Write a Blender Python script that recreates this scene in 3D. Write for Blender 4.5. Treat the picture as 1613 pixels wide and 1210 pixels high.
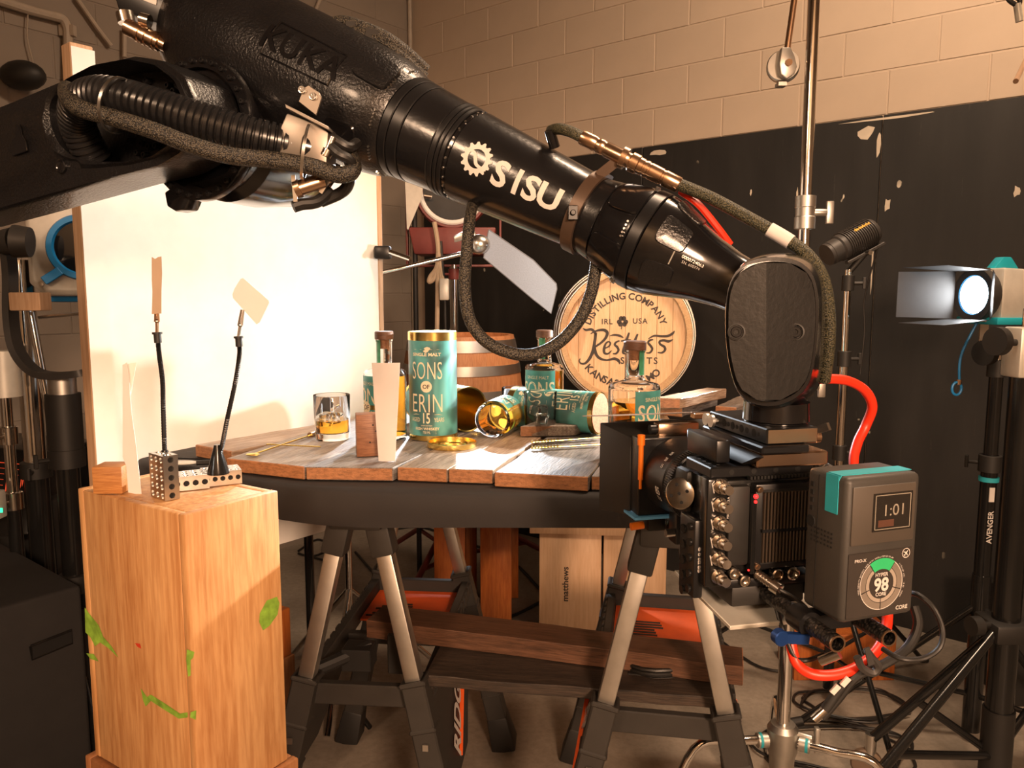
import bpy, bmesh, math, random
from mathutils import Vector as V, Matrix as M
random.seed(7)
S = bpy.context.scene
COL = S.collection
for _o in list(bpy.data.objects):
    bpy.data.objects.remove(_o)

# ------------------------------------------------------------------ camera, world, lights, exposure
F, PITCH, EYE = 1212.0, math.radians(6.6), 1.6
CT, ST = math.cos(PITCH), math.sin(PITCH)
cam = bpy.data.objects.new('photo_camera', bpy.data.cameras.new('photo_camera'))
cam.data.sensor_width = 36.0
cam.data.lens = F / 1613.0 * 36.0
cam.data.clip_start = 0.02
cam.location = (0, 0, EYE)
cam.rotation_euler = (math.pi / 2 - PITCH, 0, 0)
COL.objects.link(cam)
S.camera = cam
S.view_settings.view_transform = 'Standard'
S.view_settings.look = 'None'
S.view_settings.exposure = 0.0
S.view_settings.gamma = 1.0
S.view_settings.use_curve_mapping = False
w = bpy.data.worlds.new('dim_studio_air')
w.use_nodes = True
w.node_tree.nodes['Background'].inputs[0].default_value = (0.62, 0.5, 0.40, 1)
w.node_tree.nodes['Background'].inputs[1].default_value = 0.055
S.world = w


def at(px, py, Y=None, z=None):
    """Point of the studio seen at a photo pixel, at forward distance Y or at height z (metres)."""
    u, v = (px - 806.5) / F, (py - 605.0) / F
    d = Y / (CT - v * ST) if Y is not None else (EYE - z) / (ST + v * CT)
    return V((u * d, d * (CT - v * ST), EYE - d * (ST + v * CT)))


def proj(p):
    d = p.y * CT + (EYE - p.z) * ST
    return 806.5 + F * p.x / d, 605.0 + F * ((EYE - p.z) * CT - p.y * ST) / d, d


def lamp(name, kind, loc, target, power, col, size=0.1, size_y=None, angle=60, blend=0.5):
    l = bpy.data.lights.new(name, kind)
    l.energy = power
    l.color = col
    if kind == 'AREA':
        l.size = size
        if size_y:
            l.shape = 'RECTANGLE'
            l.size_y = size_y
    else:
        l.shadow_soft_size = size
        if kind == 'SPOT':
            l.spot_size = math.radians(angle)
            l.spot_blend = blend
    o = bpy.data.objects.new(name, l)
    o.location = loc
    o.rotation_euler = (V(target) - V(loc)).to_track_quat('-Z', 'Y').to_euler()
    COL.objects.link(o)
    return o


WARM = (1.0, 0.63, 0.40)
# assumed warm lamps, none of them in view, behind and beside the photographer
lamp('assumed_lamp_near', 'SPOT', (1.0, -2.2, 2.3), (0.25, 1.4, 0.95), 760, WARM, 0.30, angle=58, blend=0.7)  # assumed unseen lamp, set low to light the floor under the table
lamp('assumed_lamp_side', 'SPOT', (-1.9, -1.3, 3.0), (-0.6, 1.40, 1.0), 215, (1.0, 0.66, 0.42), 0.28, angle=58, blend=0.7)  # assumed unseen lamp, aimed at the tall box
lamp('assumed_lamp_back', 'AREA', (1.3, 1.9, 4.1), (1.1, 3.2, 0.4), 115, (1.0, 0.70, 0.47), 1.2, 0.4)  # assumed unseen overhead lamp, brightens the back wall
lamp('added_wall_wash', 'AREA', (-0.5, -2.6, 3.9), (-0.1, -4.4, 1.5), 130, (1.0, 0.64, 0.36), 0.8, 0.4)  # added unseen lamp, brightens the rear wall for reflections in the wrist cover
lamp('assumed_barrel_spot', 'SPOT', (-0.9, 0.3, 3.0), (0.52, 3.4, 1.42), 260, (1.0, 0.80, 0.58), 0.03, angle=12, blend=0.9)  # assumed unseen spot, makes the bright patch on the barrel head
ARRI = V((1.565, 2.62, 1.60))
ARRI_AIM = V((-0.95, 2.17, 1.62))
lamp('fresnel_beam', 'SPOT', ARRI + (ARRI_AIM - ARRI).normalized() * 0.02, ARRI_AIM, 235, (1.0, 0.96, 0.88), 0.035, angle=37, blend=1.0)
RED = at(712, 300, Y=4.1)
lamp('red_fresnel_beam', 'SPOT', RED + V((0.02, -0.16, 0.0)), (0.0, 2.0, 1.2), 330, (0.86, 0.93, 1.0), 0.05, angle=48, blend=0.6)
DEDO = at(1307, 398, Y=2.9)
lamp('focusing_light_beam', 'SPOT', DEDO + V((-0.05, -0.02, -0.01)), (-0.1, 1.98, 1.25), 420, (1.0, 0.94, 0.84), 0.02, angle=36, blend=0.7)


# ------------------------------------------------------------------ mesh helpers
class G:
    def __init__(s):
        s.v, s.f, s.cuts = [], [], []

    def cut(s):
        """start a new piece; build(..., each=True) makes every piece an object"""
        s.cuts.append((len(s.v), len(s.f)))
        return s

    def add(s, vs, fs, m=None):
        b = len(s.v)
        s.v += [(m @ V(p)) if m is not None else V(p) for p in vs]
        s.f += [tuple(b + i for i in f) for f in fs]
        return s

    def box(s, c, d, m=None):
        x, y, z = d[0] / 2, d[1] / 2, d[2] / 2
        c = V(c)
        vs = [c + V((i * x, j * y, k * z)) for i in (-1, 1) for j in (-1, 1) for k in (-1, 1)]
        return s.add(vs, [(0, 1, 3, 2), (4, 6, 7, 5), (0, 4, 5, 1), (2, 3, 7, 6), (0, 2, 6, 4), (1, 5, 7, 3)], m)

    def hexa(s, p, m=None):
        """8 corners: bottom loop then top loop."""
        return s.add(p, [(3, 2, 1, 0), (4, 5, 6, 7), (0, 1, 5, 4), (1, 2, 6, 5), (2, 3, 7, 6), (3, 0, 4, 7)], m)

    def beam(s, a, b, wx, wy, up=(0, 0, 1), w2=None):
        """box section bar from a to b"""
        a, b = V(a), V(b)
        t = (b - a).normalized()
        u = V(up)
        x = t.cross(u)
        if x.length < 1e-4:
            x = t.cross(V((1, 0, 0)))
        x.normalize()
        y = x.cross(t).normalized()
        w2 = w2 or (wx, wy)
        q = []
        for p, (p1, p2) in ((a, (wx, wy)), (b, w2)):
            q += [p - x * p1 / 2 - y * p2 / 2, p + x * p1 / 2 - y * p2 / 2, p + x * p1 / 2 + y * p2 / 2, p - x * p1 / 2 + y * p2 / 2]
        return s.hexa(q)

    def loft(s, rings, closed=True, caps=True):
        b, n = len(s.v), len(rings[0])
        for r in rings:
            s.v += [V(p) for p in r]
        for i in range(len(rings) - 1):
            for j in range(n if closed else n - 1):
                k = (j + 1) % n
                s.f.append((b + i * n + j, b + i * n + k, b + (i + 1) * n + k, b + (i + 1) * n + j))
        if caps and closed:
            s.f.append(tuple(b + j for j in reversed(range(n))))
            s.f.append(tuple(b + (len(rings) - 1) * n + j for j in range(n)))
        return s

    def lathe(s, prof, m=None, n=24, a0=0.0, a1=None, caps=True):
        """revolve (r, z) pairs about local z"""
        m = m if m is not None else M()
        full = a1 is None
        a1 = a1 if a1 is not None else 2 * math.pi
        k = n if full else n + 1
        rings = []
        for r, z in prof:
            rings.append([m @ V((r * math.cos(a0 + (a1 - a0) * i / n), r * math.sin(a0 + (a1 - a0) * i / n), z)) for i in range(k)])
        return s.loft(rings, closed=full, caps=full and caps and tuple(prof[0]) != tuple(prof[-1]))

    def cyl(s, a, b, r0, r1=None, n=16):
        a, b = V(a), V(b)
        r1 = r0 if r1 is None else r1
        m = frame(a, b - a)
        return s.lathe([(r0, 0), (r1, (b - a).length)], m, n)

    def tube(s, path, r, n=10, up=(0, 0, 1)):
        path = [V(p) for p in path]
        rings = []
        t0 = (path[1] - path[0]).normalized()
        x = t0.cross(V(up))
        if x.length < 1e-3:
            x = t0.cross(V((1, 0.2, 0)))
        x.normalize()
        for i, p in enumerate(path):
            t = (path[min(i + 1, len(path) - 1)] - path[max(i - 1, 0)]).normalized()
            x = (x - t * x.dot(t))
            x.normalize()
            y = t.cross(x)
            rr = r[i] if isinstance(r, (list, tuple)) else r
            rings.append([p + x * rr * math.cos(2 * math.pi * k / n) + y * rr * math.sin(2 * math.pi * k / n) for k in range(n)])
        return s.loft(rings)

    def prism(s, poly, z0, z1, m=None):
        n = len(poly)
        m = m if m is not None else M()
        vs = [m @ V((p[0], p[1], z0)) for p in poly] + [m @ V((p[0], p[1], z1)) for p in poly]
        fs = [tuple(reversed(range(n))), tuple(range(n, 2 * n))] + [(i, (i + 1) % n, n + (i + 1) % n, n + i) for i in range(n)]
        return s.add(vs, fs)

    def extr(s, pts, vec):
        n = len(pts)
        vec = V(vec)
        vs = [V(p) for p in pts] + [V(p) + vec for p in pts]
        fs = [tuple(range(n)), tuple(reversed(range(n, 2 * n)))] + [(i, n + i, n + (i + 1) % n, (i + 1) % n) for i in range(n)]
        return s.add(vs, fs)

    def ball(s, c, r, n=12, sc=(1, 1, 1), m=None):
        pr = [(r * math.sin(math.pi * i / (n // 2 + 2)), -r * math.cos(math.pi * i / (n // 2 + 2))) for i in range(n // 2 + 3)]
        mm = M.Translation(V(c)) @ M.Diagonal((sc[0], sc[1], sc[2], 1))
        return s.lathe([(max(a, 1e-7), b) for a, b in pr], (m @ mm) if m is not None else mm, n)


def frame(o, zdir, xhint=(0, 0, 1)):
    """matrix with origin o, local z along zdir"""
    z = V(zdir).normalized()
    x = V(xhint) - z * V(xhint).dot(z)
    if x.length < 1e-4:
        x = V((1, 0, 0)) - z * z.x
    x.normalize()
    y = z.cross(x)
    m = M((x, y, z)).transposed().to_4x4()
    m.translation = V(o)
    return m


def axes(o, x, y, z):
    m = M((V(x), V(y), V(z))).transposed().to_4x4()
    m.translation = V(o)
    return m


def smooth_path(pts, k=6):
    pts = [V(p) for p in pts]
    out = []
    for i in range(len(pts) - 1):
        p0, p1, p2, p3 = pts[max(i - 1, 0)], pts[i], pts[i + 1], pts[min(i + 2, len(pts) - 1)]
        for j in range(k):
            t = j / k
            out.append(0.5 * ((2 * p1) + (p2 - p0) * t + (2 * p0 - 5 * p1 + 4 * p2 - p3) * t * t + (3 * p1 - p0 - 3 * p2 + p3) * t ** 3))
    out.append(pts[-1])
    return out


def world_of(o):
    m = M()
    while o is not None:
        m = o.matrix_basis @ m
        o = o.parent
    return m


def tag(o, label=None, cat=None, group=None, kind=None):
    for k, x in (('label', label), ('category', cat), ('group', group), ('kind', kind)):
        if x:
            o[k] = x
    return o


def thing(name, label, cat, loc=(0, 0, 0), rz=0.0, group=None, mat=None):
    o = bpy.data.objects.new(name, None)
    o.empty_display_size = 0.05
    COL.objects.link(o)
    if mat is not None:
        o.matrix_basis = mat
    else:
        o.location = loc
        o.rotation_euler = (0, 0, rz)
        o.matrix_basis = M.Translation(V(loc)) @ M.Rotation(rz, 4, 'Z')
    return tag(o, label, cat, group)


def build(g, name, mat, parent=None, m=None, local=False, bevel=0.0, seg=2, ang=35, label=None, each=False):
    if each and len(g.cuts) > 1:
        ends = g.cuts[1:] + [(len(g.v), len(g.f))]
        for (v0, f0), (v1, f1) in zip(g.cuts, ends):
            h = G()
            h.v = g.v[v0:v1]
            h.f = [tuple(i - v0 for i in f) for f in g.f[f0:f1]]
            o = build(h, name, mat, parent, m, local, bevel, seg, ang, label)
        return o
    vs = g.v
    if parent is not None and not local:
        inv = world_of(parent).inverted()
        vs = [inv @ p for p in vs]
    elif m is not None and not local:
        inv = m.inverted()
        vs = [inv @ p for p in vs]
    me = bpy.data.meshes.new(name)
    me.from_pydata([tuple(p) for p in vs], [], g.f)
    me.validate()
    bm = bmesh.new()
    bm.from_mesh(me)
    bmesh.ops.remove_doubles(bm, verts=bm.verts, dist=1e-7)
    bmesh.ops.recalc_face_normals(bm, faces=bm.faces)
    if bevel > 0:
        ed = [e for e in bm.edges if len(e.link_faces) == 2 and e.calc_face_angle(0) > math.radians(40)]
        try:
            bmesh.ops.bevel(bm, geom=ed, offset=bevel, segments=seg, affect='EDGES', profile=0.5, clamp_overlap=True)
        except Exception:
            pass
    bm.to_mesh(me)
    bm.free()
    me.shade_smooth()
    me.set_sharp_from_angle(angle=math.radians(ang))
    if mat is not None:
        me.materials.append(mat)
    o = bpy.data.objects.new(name, me)
    COL.objects.link(o)
    if parent is not None:
        o.parent = parent
    if m is not None:
        o.matrix_basis = m
    if label:
        o['label'] = label
    return o


def place(o, parent, mtx=None, like=None):
    """linked copy of one mesh object under a parent"""
    c = o.copy()
    COL.objects.link(c)
    c.parent = parent
    if mtx is not None:
        c.matrix_basis = mtx
    return c


def copy_tree(o, parent=None):
    c = o.copy()
    COL.objects.link(c)
    c.parent = parent
    for ch in list(o.children):
        copy_tree(ch, c)
    return c


def glyphs(txt, h=1.0, sx=1.0, bold=0.0, spacing=1.0, bands=0, fit=None):
    """flat lettering as (verts2d, faces, width); cap height h, centred on the origin"""
    cu = bpy.data.curves.new('lettering', 'FONT')
    cu.body = txt
    cu.size = 1.0
    cu.offset = bold
    cu.space_character = spacing
    cu.resolution_u = 3
    o = bpy.data.objects.new('lettering', cu)
    COL.objects.link(o)
    dg = bpy.context.evaluated_depsgraph_get()
    me = o.evaluated_get(dg).to_mesh()
    if bands:
        bm = bmesh.new()
        bm.from_mesh(me)
        for i in range(1, bands):
            bmesh.ops.bisect_plane(bm, geom=bm.verts[:] + bm.edges[:] + bm.faces[:], plane_co=(0, 0.72 * i / bands - 0.01, 0), plane_no=(0, 1, 0))
        bm.verts.index_update()
        vs = [(v.co.x, v.co.y) for v in bm.verts]
        fs = [tuple(v.index for v in f.verts) for f in bm.faces]
        bm.free()
    else:
        vs = [(v.co.x, v.co.y) for v in me.vertices]
        fs = [tuple(p.vertices) for p in me.polygons]
    o.evaluated_get(dg).to_mesh_clear()
    bpy.data.objects.remove(o)
    bpy.data.curves.remove(cu)
    if not vs:
        return [], [], 0
    x0, x1 = min(v[0] for v in vs), max(v[0] for v in vs)
    k = h / 0.69
    cx = (x0 + x1) / 2
    if fit:
        sx = fit / ((x1 - x0) * k)
    return [((x - cx) * k * sx, y * k - h / 2) for x, y in vs], fs, (x1 - x0) * k * sx


def put_text(g, txt, fn, h, sx=1.0, bold=0.0, spacing=1.0, dx=0.0, dy=0.0, bands=0, fit=None):
    vs, fs, wd = glyphs(txt, h, sx, bold, spacing, bands, fit)
    g.add([fn(x + dx, y + dy) for x, y in vs], fs)
    return wd


def flat_text(g, txt, o, xd, yd, h, sx=1.0, bold=0.0, spacing=1.0):
    o, xd, yd = V(o), V(xd), V(yd)
    return put_text(g, txt, lambda x, y: o + xd * x + yd * y, h, sx, bold, spacing)


# ------------------------------------------------------------------ materials
def nodes(name):
    m = bpy.data.materials.new(name)
    m.use_nodes = True
    nt = m.node_tree
    return m, nt, nt.nodes['Principled BSDF']


def N(nt, t, **kw):
    n = nt.nodes.new(t)
    for k, x in kw.items():
        setattr(n, k, x)
    return n


def mix_rgb(nt, fac, a, b, blend='MIX'):
    n = nt.nodes.new('ShaderNodeMix')
    n.data_type = 'RGBA'
    n.blend_type = blend
    for sock, x in ((n.inputs[0], fac), (n.inputs[6], a), (n.inputs[7], b)):
        if hasattr(x, 'is_output'):
            nt.links.new(x, sock)
        elif isinstance(x, (tuple, list)):
            sock.default_value = tuple(x) + ((1,) if len(x) == 3 else ())
        else:
            sock.default_value = x
    return n.outputs[2]


def ramp(nt, src, stops):
    n = nt.nodes.new('ShaderNodeValToRGB')
    el = n.color_ramp.elements
    while len(el) < len(stops):
        el.new(0.5)
    for e, (p, c) in zip(el, stops):
        e.position = p
        e.color = tuple(c) + (1,) if len(c) == 3 else c
    nt.links.new(src, n.inputs[0])
    return n.outputs[0]


def noise(nt, scale, detail=4, rough=0.55, stretch=None, dist=0.0, coord='Object'):
    tc = N(nt, 'ShaderNodeTexCoord')
    mp = N(nt, 'ShaderNodeMapping')
    nt.links.new(tc.outputs[coord], mp.inputs[0])
    if stretch:
        mp.inputs['Scale'].default_value = stretch
    n = N(nt, 'ShaderNodeTexNoise')
    n.inputs['Scale'].default_value = scale
    n.inputs['Detail'].default_value = detail
    n.inputs['Roughness'].default_value = rough
    n.inputs['Distortion'].default_value = dist
    nt.links.new(mp.outputs[0], n.inputs[0])
    return n.outputs[0]


def bump(nt, b, src, strength=0.2, dist=0.002):
    n = N(nt, 'ShaderNodeBump')
    n.inputs['Strength'].default_value = strength
    n.inputs['Distance'].default_value = dist
    nt.links.new(src, n.inputs['Height'])
    nt.links.new(n.outputs[0], b.inputs['Normal'])


def plain(name, col, rough=0.5, metal=0.0, var=0.12, vscale=14, bscale=0, bstr=0.2, bdist=0.001, spec=0.5, coat=0.0):
    m, nt, b = nodes(name)
    nz = noise(nt, vscale, 5)
    dark = tuple(c * (1 - var) for c in col)
    lite = tuple(min(1, c * (1 + var)) for c in col)
    nt.links.new(ramp(nt, nz, [(0.3, dark), (0.7, lite)]), b.inputs['Base Color'])
    b.inputs['Roughness'].default_value = rough
    b.inputs['Metallic'].default_value = metal
    b.inputs['Specular IOR Level'].default_value = spec
    b.inputs['Coat Weight'].default_value = coat
    b.inputs['Coat Roughness'].default_value = 0.12
    if bscale:
        bump(nt, b, noise(nt, bscale, 3), bstr, bdist)
    return m


def wood(name, c1, c2, c3, stretch=(14, 1, 14), scale=3.0, rough=0.55, bstr=0.25, ends=None, end_axis=1, coat=0.0, stain=0.35):
    m, nt, b = nodes(name)
    g1 = noise(nt, scale, 6, 0.6, stretch, 0.6)
    g2 = noise(nt, scale * 6, 4, 0.6, stretch, 0.2)
    big = noise(nt, 2.3, 3, 0.5)
    c = ramp(nt, g1, [(0.32, c1), (0.5, c2), (0.68, c3)])
    c = mix_rgb(nt, 0.5, c, ramp(nt, g2, [(0.38, c1), (0.62, c3)]), 'MIX')
    c = mix_rgb(nt, stain, c, ramp(nt, big, [(0.35, (0.45, 0.45, 0.45)), (0.62, (1, 1, 1))]), 'MULTIPLY')
    if ends:
        tc = N(nt, 'ShaderNodeTexCoord')
        sp = N(nt, 'ShaderNodeSeparateXYZ')
        nt.links.new(tc.outputs['Normal'], sp.inputs[0])
        ab = N(nt, 'ShaderNodeMath', operation='ABSOLUTE')
        nt.links.new(sp.outputs[end_axis], ab.inputs[0])
        gt = N(nt, 'ShaderNodeMath', operation='GREATER_THAN')
        gt.inputs[1].default_value = 0.7
        nt.links.new(ab.outputs[0], gt.inputs[0])
        e = noise(nt, 60, 5, 0.7, (1, 1, 3))
        c = mix_rgb(nt, gt.outputs[0], c, ramp(nt, e, [(0.3, tuple(x * 0.45 for x in ends)), (0.6, ends)]))
    nt.links.new(c, b.inputs['Base Color'])
    b.inputs['Roughness'].default_value = rough
    b.inputs['Coat Weight'].default_value = coat
    bump(nt, b, g2, bstr, 0.002)
    return m


def glass(name, col=(1, 1, 1), rough=0.0, ior=1.45):
    m, nt, b = nodes(name)
    n = noise(nt, 30, 2)
    nt.links.new(ramp(nt, n, [(0.0, col), (1.0, tuple(min(1, c * 1.02) for c in col))]), b.inputs['Base Color'])
    b.inputs['Transmission Weight'].default_value = 1.0
    b.inputs['Roughness'].default_value = rough
    b.inputs['IOR'].default_value = ior
    return m


def glow(name, col, strength):
    m, nt, b = nodes(name)
    b.inputs['Base Color'].default_value = tuple(c * 0.5 for c in col) + (1,)
    b.inputs['Emission Color'].default_value = tuple(col) + (1,)
    b.inputs['Emission Strength'].default_value = strength
    return m


def braid(name, c1, c2, scale=260, rough=0.5):
    m, nt, b = nodes(name)
    tc = N(nt, 'ShaderNodeTexCoord')
    vo = N(nt, 'ShaderNodeTexVoronoi')
    vo.inputs['Scale'].default_value = scale
    nt.links.new(tc.outputs['Object'], vo.inputs['Vector'])
    nt.links.new(ramp(nt, vo.outputs['Distance'], [(0.25, c2), (0.6, c1)]), b.inputs['Base Color'])
    b.inputs['Roughness'].default_value = rough
    bump(nt, b, vo.outputs['Distance'], 0.6, 0.002)
    return m


K = {}
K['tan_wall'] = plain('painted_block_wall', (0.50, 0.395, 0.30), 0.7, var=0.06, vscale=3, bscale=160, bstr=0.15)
K['shaded_wall'] = plain('shaded_side_wall', (0.26, 0.215, 0.175), 0.75, var=0.08, vscale=3, bscale=160, bstr=0.15)  # the tan wall paint darkened: the side wall's shade put into the colour
K['conduit'] = plain('painted_conduit', (0.42, 0.35, 0.28), 0.5)
K['robot'] = plain('black_robot_casting', (0.007, 0.007, 0.008), 0.30, var=0.2, bscale=230, bstr=0.55, bdist=0.0022, coat=0.25)
K['robot_fine'] = plain('black_robot_tube', (0.007, 0.007, 0.008), 0.27, var=0.2, bscale=120, bstr=0.25, bdist=0.0015, coat=0.3)
K['robot_cover'] = plain('black_robot_cover', (0.010, 0.010, 0.010), 0.34, var=0.2, bscale=140, bstr=0.18, bdist=0.0015, coat=0.2)
K['robot_gloss'] = plain('black_robot_gloss', (0.006, 0.006, 0.007), 0.16, var=0.2, bscale=90, bstr=0.06, bdist=0.001, coat=0.5)
K['robot_satin'] = plain('black_anodised', (0.010, 0.010, 0.011), 0.33, metal=0.2)
K['hose'] = plain('black_corrugated_plastic', (0.012, 0.012, 0.013), 0.28)
K['braid'] = braid('black_braided_sleeve', (0.007, 0.007, 0.007), (0.10, 0.085, 0.06), 480)
K['braid_green'] = braid('olive_braided_sleeve', (0.014, 0.017, 0.009), (0.12, 0.105, 0.055), 620)
K['steel'] = plain('brushed_steel', (0.62, 0.60, 0.57), 0.28, 1.0, bscale=300, bstr=0.05)
K['chrome'] = plain('chrome_pole', (0.75, 0.73, 0.70), 0.10, 1.0)
K['alu'] = plain('matt_aluminium', (0.56, 0.54, 0.50), 0.42, 1.0)
K['dark_alu'] = plain('dull_grey_metal', (0.26, 0.23, 0.20), 0.42, 0.9)
K['gold_metal'] = plain('bronze_connector', (0.62, 0.42, 0.28), 0.27, 1.0)
K['gold'] = plain('gold_rim', (0.95, 0.68, 0.22), 0.22, 1.0)
K['nickel'] = plain('nickel_connector', (0.55, 0.50, 0.44), 0.22, 1.0)
K['blk'] = plain('matt_black_plastic', (0.014, 0.013, 0.012), 0.55)
K['blk_gloss'] = plain('gloss_black_tube', (0.010, 0.010, 0.010), 0.18)
K['blk_rubber'] = plain('black_rubber_cable', (0.012, 0.011, 0.010), 0.45)
K['dark'] = plain('dark_recess', (0.004, 0.004, 0.004), 0.8)
K['horse'] = plain('sawhorse_plastic', (0.030, 0.027, 0.024), 0.55, bscale=220, bstr=0.2)
K['cloth'] = plain('black_table_cloth', (0.015, 0.0125, 0.0125), 0.75, bscale=500, bstr=0.2)
K['white'] = plain('white_foam_board', (0.86, 0.84, 0.80), 0.75, var=0.03)
K['card'] = plain('white_card', (0.72, 0.68, 0.66), 0.65, var=0.03)
K['tan_card'] = plain('tan_card_strip', (0.44, 0.32, 0.22), 0.7, var=0.05)
K['print'] = plain('white_lettering', (0.66, 0.62, 0.58), 0.5, var=0.05)
K['ink'] = plain('dark_burnt_lettering', (0.045, 0.032, 0.026), 0.7, var=0.3)
K['cream'] = plain('cream_lettering', (0.92, 0.80, 0.55), 0.4, var=0.05)
K['red'] = plain('red_cable', (0.85, 0.035, 0.01), 0.4, var=0.05)
K['orange'] = plain('orange_anodised', (0.85, 0.20, 0.015), 0.35, 0.3)
K['orange_label'] = plain('orange_printed_label', (0.85, 0.12, 0.02), 0.5)
K['blue'] = plain('blue_fixture_plastic', (0.01, 0.24, 0.62), 0.4)
K['cyan'] = plain('turquoise_fixture_paint', (0.01, 0.36, 0.46), 0.4)
K['silver_paint'] = plain('silver_fixture_paint', (0.62, 0.60, 0.54), 0.4, 0.3)
K['lamp_grey'] = plain('light_grey_lamp_casting', (0.74, 0.72, 0.66), 0.5)
K['maroon'] = plain('maroon_fixture_paint', (0.20, 0.045, 0.04), 0.45)
K['blk_paint'] = plain('black_barn_door', (0.045, 0.042, 0.040), 0.5, 0.2)
K['grey_flag'] = plain('daylit_grey_felt_flag', (0.32, 0.38, 0.50), 0.9, var=0.08, vscale=200)  # grey felt, with the blue of the daylight on it put into the colour
K['teal'] = plain('teal_label_paper', (0.10, 0.42, 0.40), 0.4, var=0.35, vscale=9)
K['tape'] = plain('turquoise_tape', (0.02, 0.36, 0.44), 0.6)
K['battery'] = plain('battery_plastic', (0.045, 0.042, 0.038), 0.5, bscale=400, bstr=0.15)
K['rope'] = plain('beige_rope', (0.48, 0.37, 0.26), 0.9, bscale=300, bstr=0.5)
K['rodc'] = braid('carbon_rod', (0.008, 0.008, 0.008), (0.035, 0.03, 0.026), 240, 0.3)
K['clear'] = glass('clear_glass', (0.98, 0.99, 0.98), 0.0, 1.30)
K['ice'] = glass('clear_ice', (0.97, 0.98, 1.0), 0.03, 1.31)
K['whiskey'] = glass('amber_whiskey', (0.94, 0.47, 0.05), 0.0, 1.22)
K['cork'] = wood('dark_wood_stopper', (0.10, 0.045, 0.025), (0.16, 0.07, 0.04), (0.2, 0.1, 0.06), (3, 3, 12))
K['corktan'] = plain('tan_cork', (0.42, 0.19, 0.09), 0.8, var=0.3, vscale=200)
K['ply'] = wood('plywood_box', (0.40, 0.165, 0.05), (0.62, 0.32, 0.125), (0.71, 0.41, 0.18), (10, 10, 0.8), 1.5, 0.5, 0.12, coat=0.1, stain=0.25)
K['ply2'] = wood('dark_plywood_box', (0.26, 0.10, 0.035), (0.34, 0.14, 0.05), (0.42, 0.19, 0.08), (9, 9, 0.9), 2.2, 0.5, 0.12)
K['birch'] = wood('pale_birch_box', (0.58, 0.35, 0.20), (0.66, 0.42, 0.25), (0.72, 0.48, 0.30), (7, 7, 0.6), 2.0, 0.5, 0.06, stain=0.15)
K['orange_wood'] = wood('orange_stained_wood', (0.36, 0.085, 0.015), (0.50, 0.13, 0.022), (0.60, 0.19, 0.04), (8, 8, 0.8), 2.4, 0.45, 0.15, coat=0.15)
K['frame_wood'] = wood('raw_timber_frame', (0.50, 0.29, 0.16), (0.62, 0.39, 0.23), (0.70, 0.48, 0.31), (12, 12, 0.8), 2.0, 0.6, 0.2)
K['oak'] = wood('oak_stave', (0.46, 0.26, 0.12), (0.58, 0.36, 0.18), (0.66, 0.44, 0.24), (12, 12, 0.8), 2.4, 0.55, 0.15, stain=0.2)
K['oak_head'] = wood('oak_head_board', (0.62, 0.36, 0.18), (0.72, 0.45, 0.25), (0.78, 0.52, 0.31), (14, 1.0, 14), 2.4, 0.55, 0.1, stain=0.12)
K['oak_red'] = wood('reddish_oak_stave', (0.40, 0.15, 0.06), (0.52, 0.22, 0.09), (0.60, 0.29, 0.13), (12, 12, 0.8), 2.4, 0.5, 0.15, stain=0.2)
K['block_wood'] = wood('brown_wood_block', (0.14, 0.05, 0.02), (0.25, 0.095, 0.038), (0.34, 0.15, 0.07), (1.2, 9, 14), 5, 0.5, 0.2)
K['orange_block'] = wood('orange_wood_block', (0.34, 0.13, 0.035), (0.52, 0.22, 0.06), (0.60, 0.28, 0.09), (1.2, 9, 14), 5, 0.5, 0.3)
PL = [wood('weathered_plank_%d' % i, a, b, c, (16, 1.1, 16), 2.6, 0.42, 0.5, ends=(0.42, 0.19, 0.085)) for i, (a, b, c) in enumerate([
    ((0.09, 0.06, 0.045), (0.25, 0.19, 0.15), (0.42, 0.35, 0.29)),
    ((0.055, 0.045, 0.042), (0.17, 0.15, 0.14), (0.34, 0.31, 0.29)),
    ((0.15, 0.085, 0.05), (0.34, 0.22, 0.14), (0.50, 0.37, 0.27)),
    ((0.040, 0.034, 0.032), (0.115, 0.10, 0.092), (0.25, 0.22, 0.20))])]
K['shelf_plank'] = wood('dark_brown_plank', (0.055, 0.026, 0.014), (0.11, 0.05, 0.026), (0.17, 0.08, 0.045), (1.1, 16, 16), 2.6, 0.5, 0.4, ends=(0.42, 0.16, 0.07), end_axis=0)
K['shelf_plank2'] = wood('charred_plank', (0.018, 0.014, 0.012), (0.038, 0.028, 0.022), (0.075, 0.052, 0.038), (1.1, 16, 16), 2.6, 0.5, 0.4)


def floor_mat():
    m, nt, b = nodes('stained_concrete')
    a = noise(nt, 1.6, 6, 0.65)
    c = noise(nt, 40, 5, 0.7)
    col = ramp(nt, a, [(0.3, (0.20, 0.165, 0.13)), (0.55, (0.31, 0.265, 0.215)), (0.75, (0.40, 0.345, 0.285))])
    col = mix_rgb(nt, 0.4, col, ramp(nt, c, [(0.35, (0.5, 0.5, 0.5)), (0.6, (1, 1, 1))]), 'MULTIPLY')
    nt.links.new(col, b.inputs['Base Color'])
    b.inputs['Roughness'].default_value = 0.55
    bump(nt, b, c, 0.1, 0.002)
    return m


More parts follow.
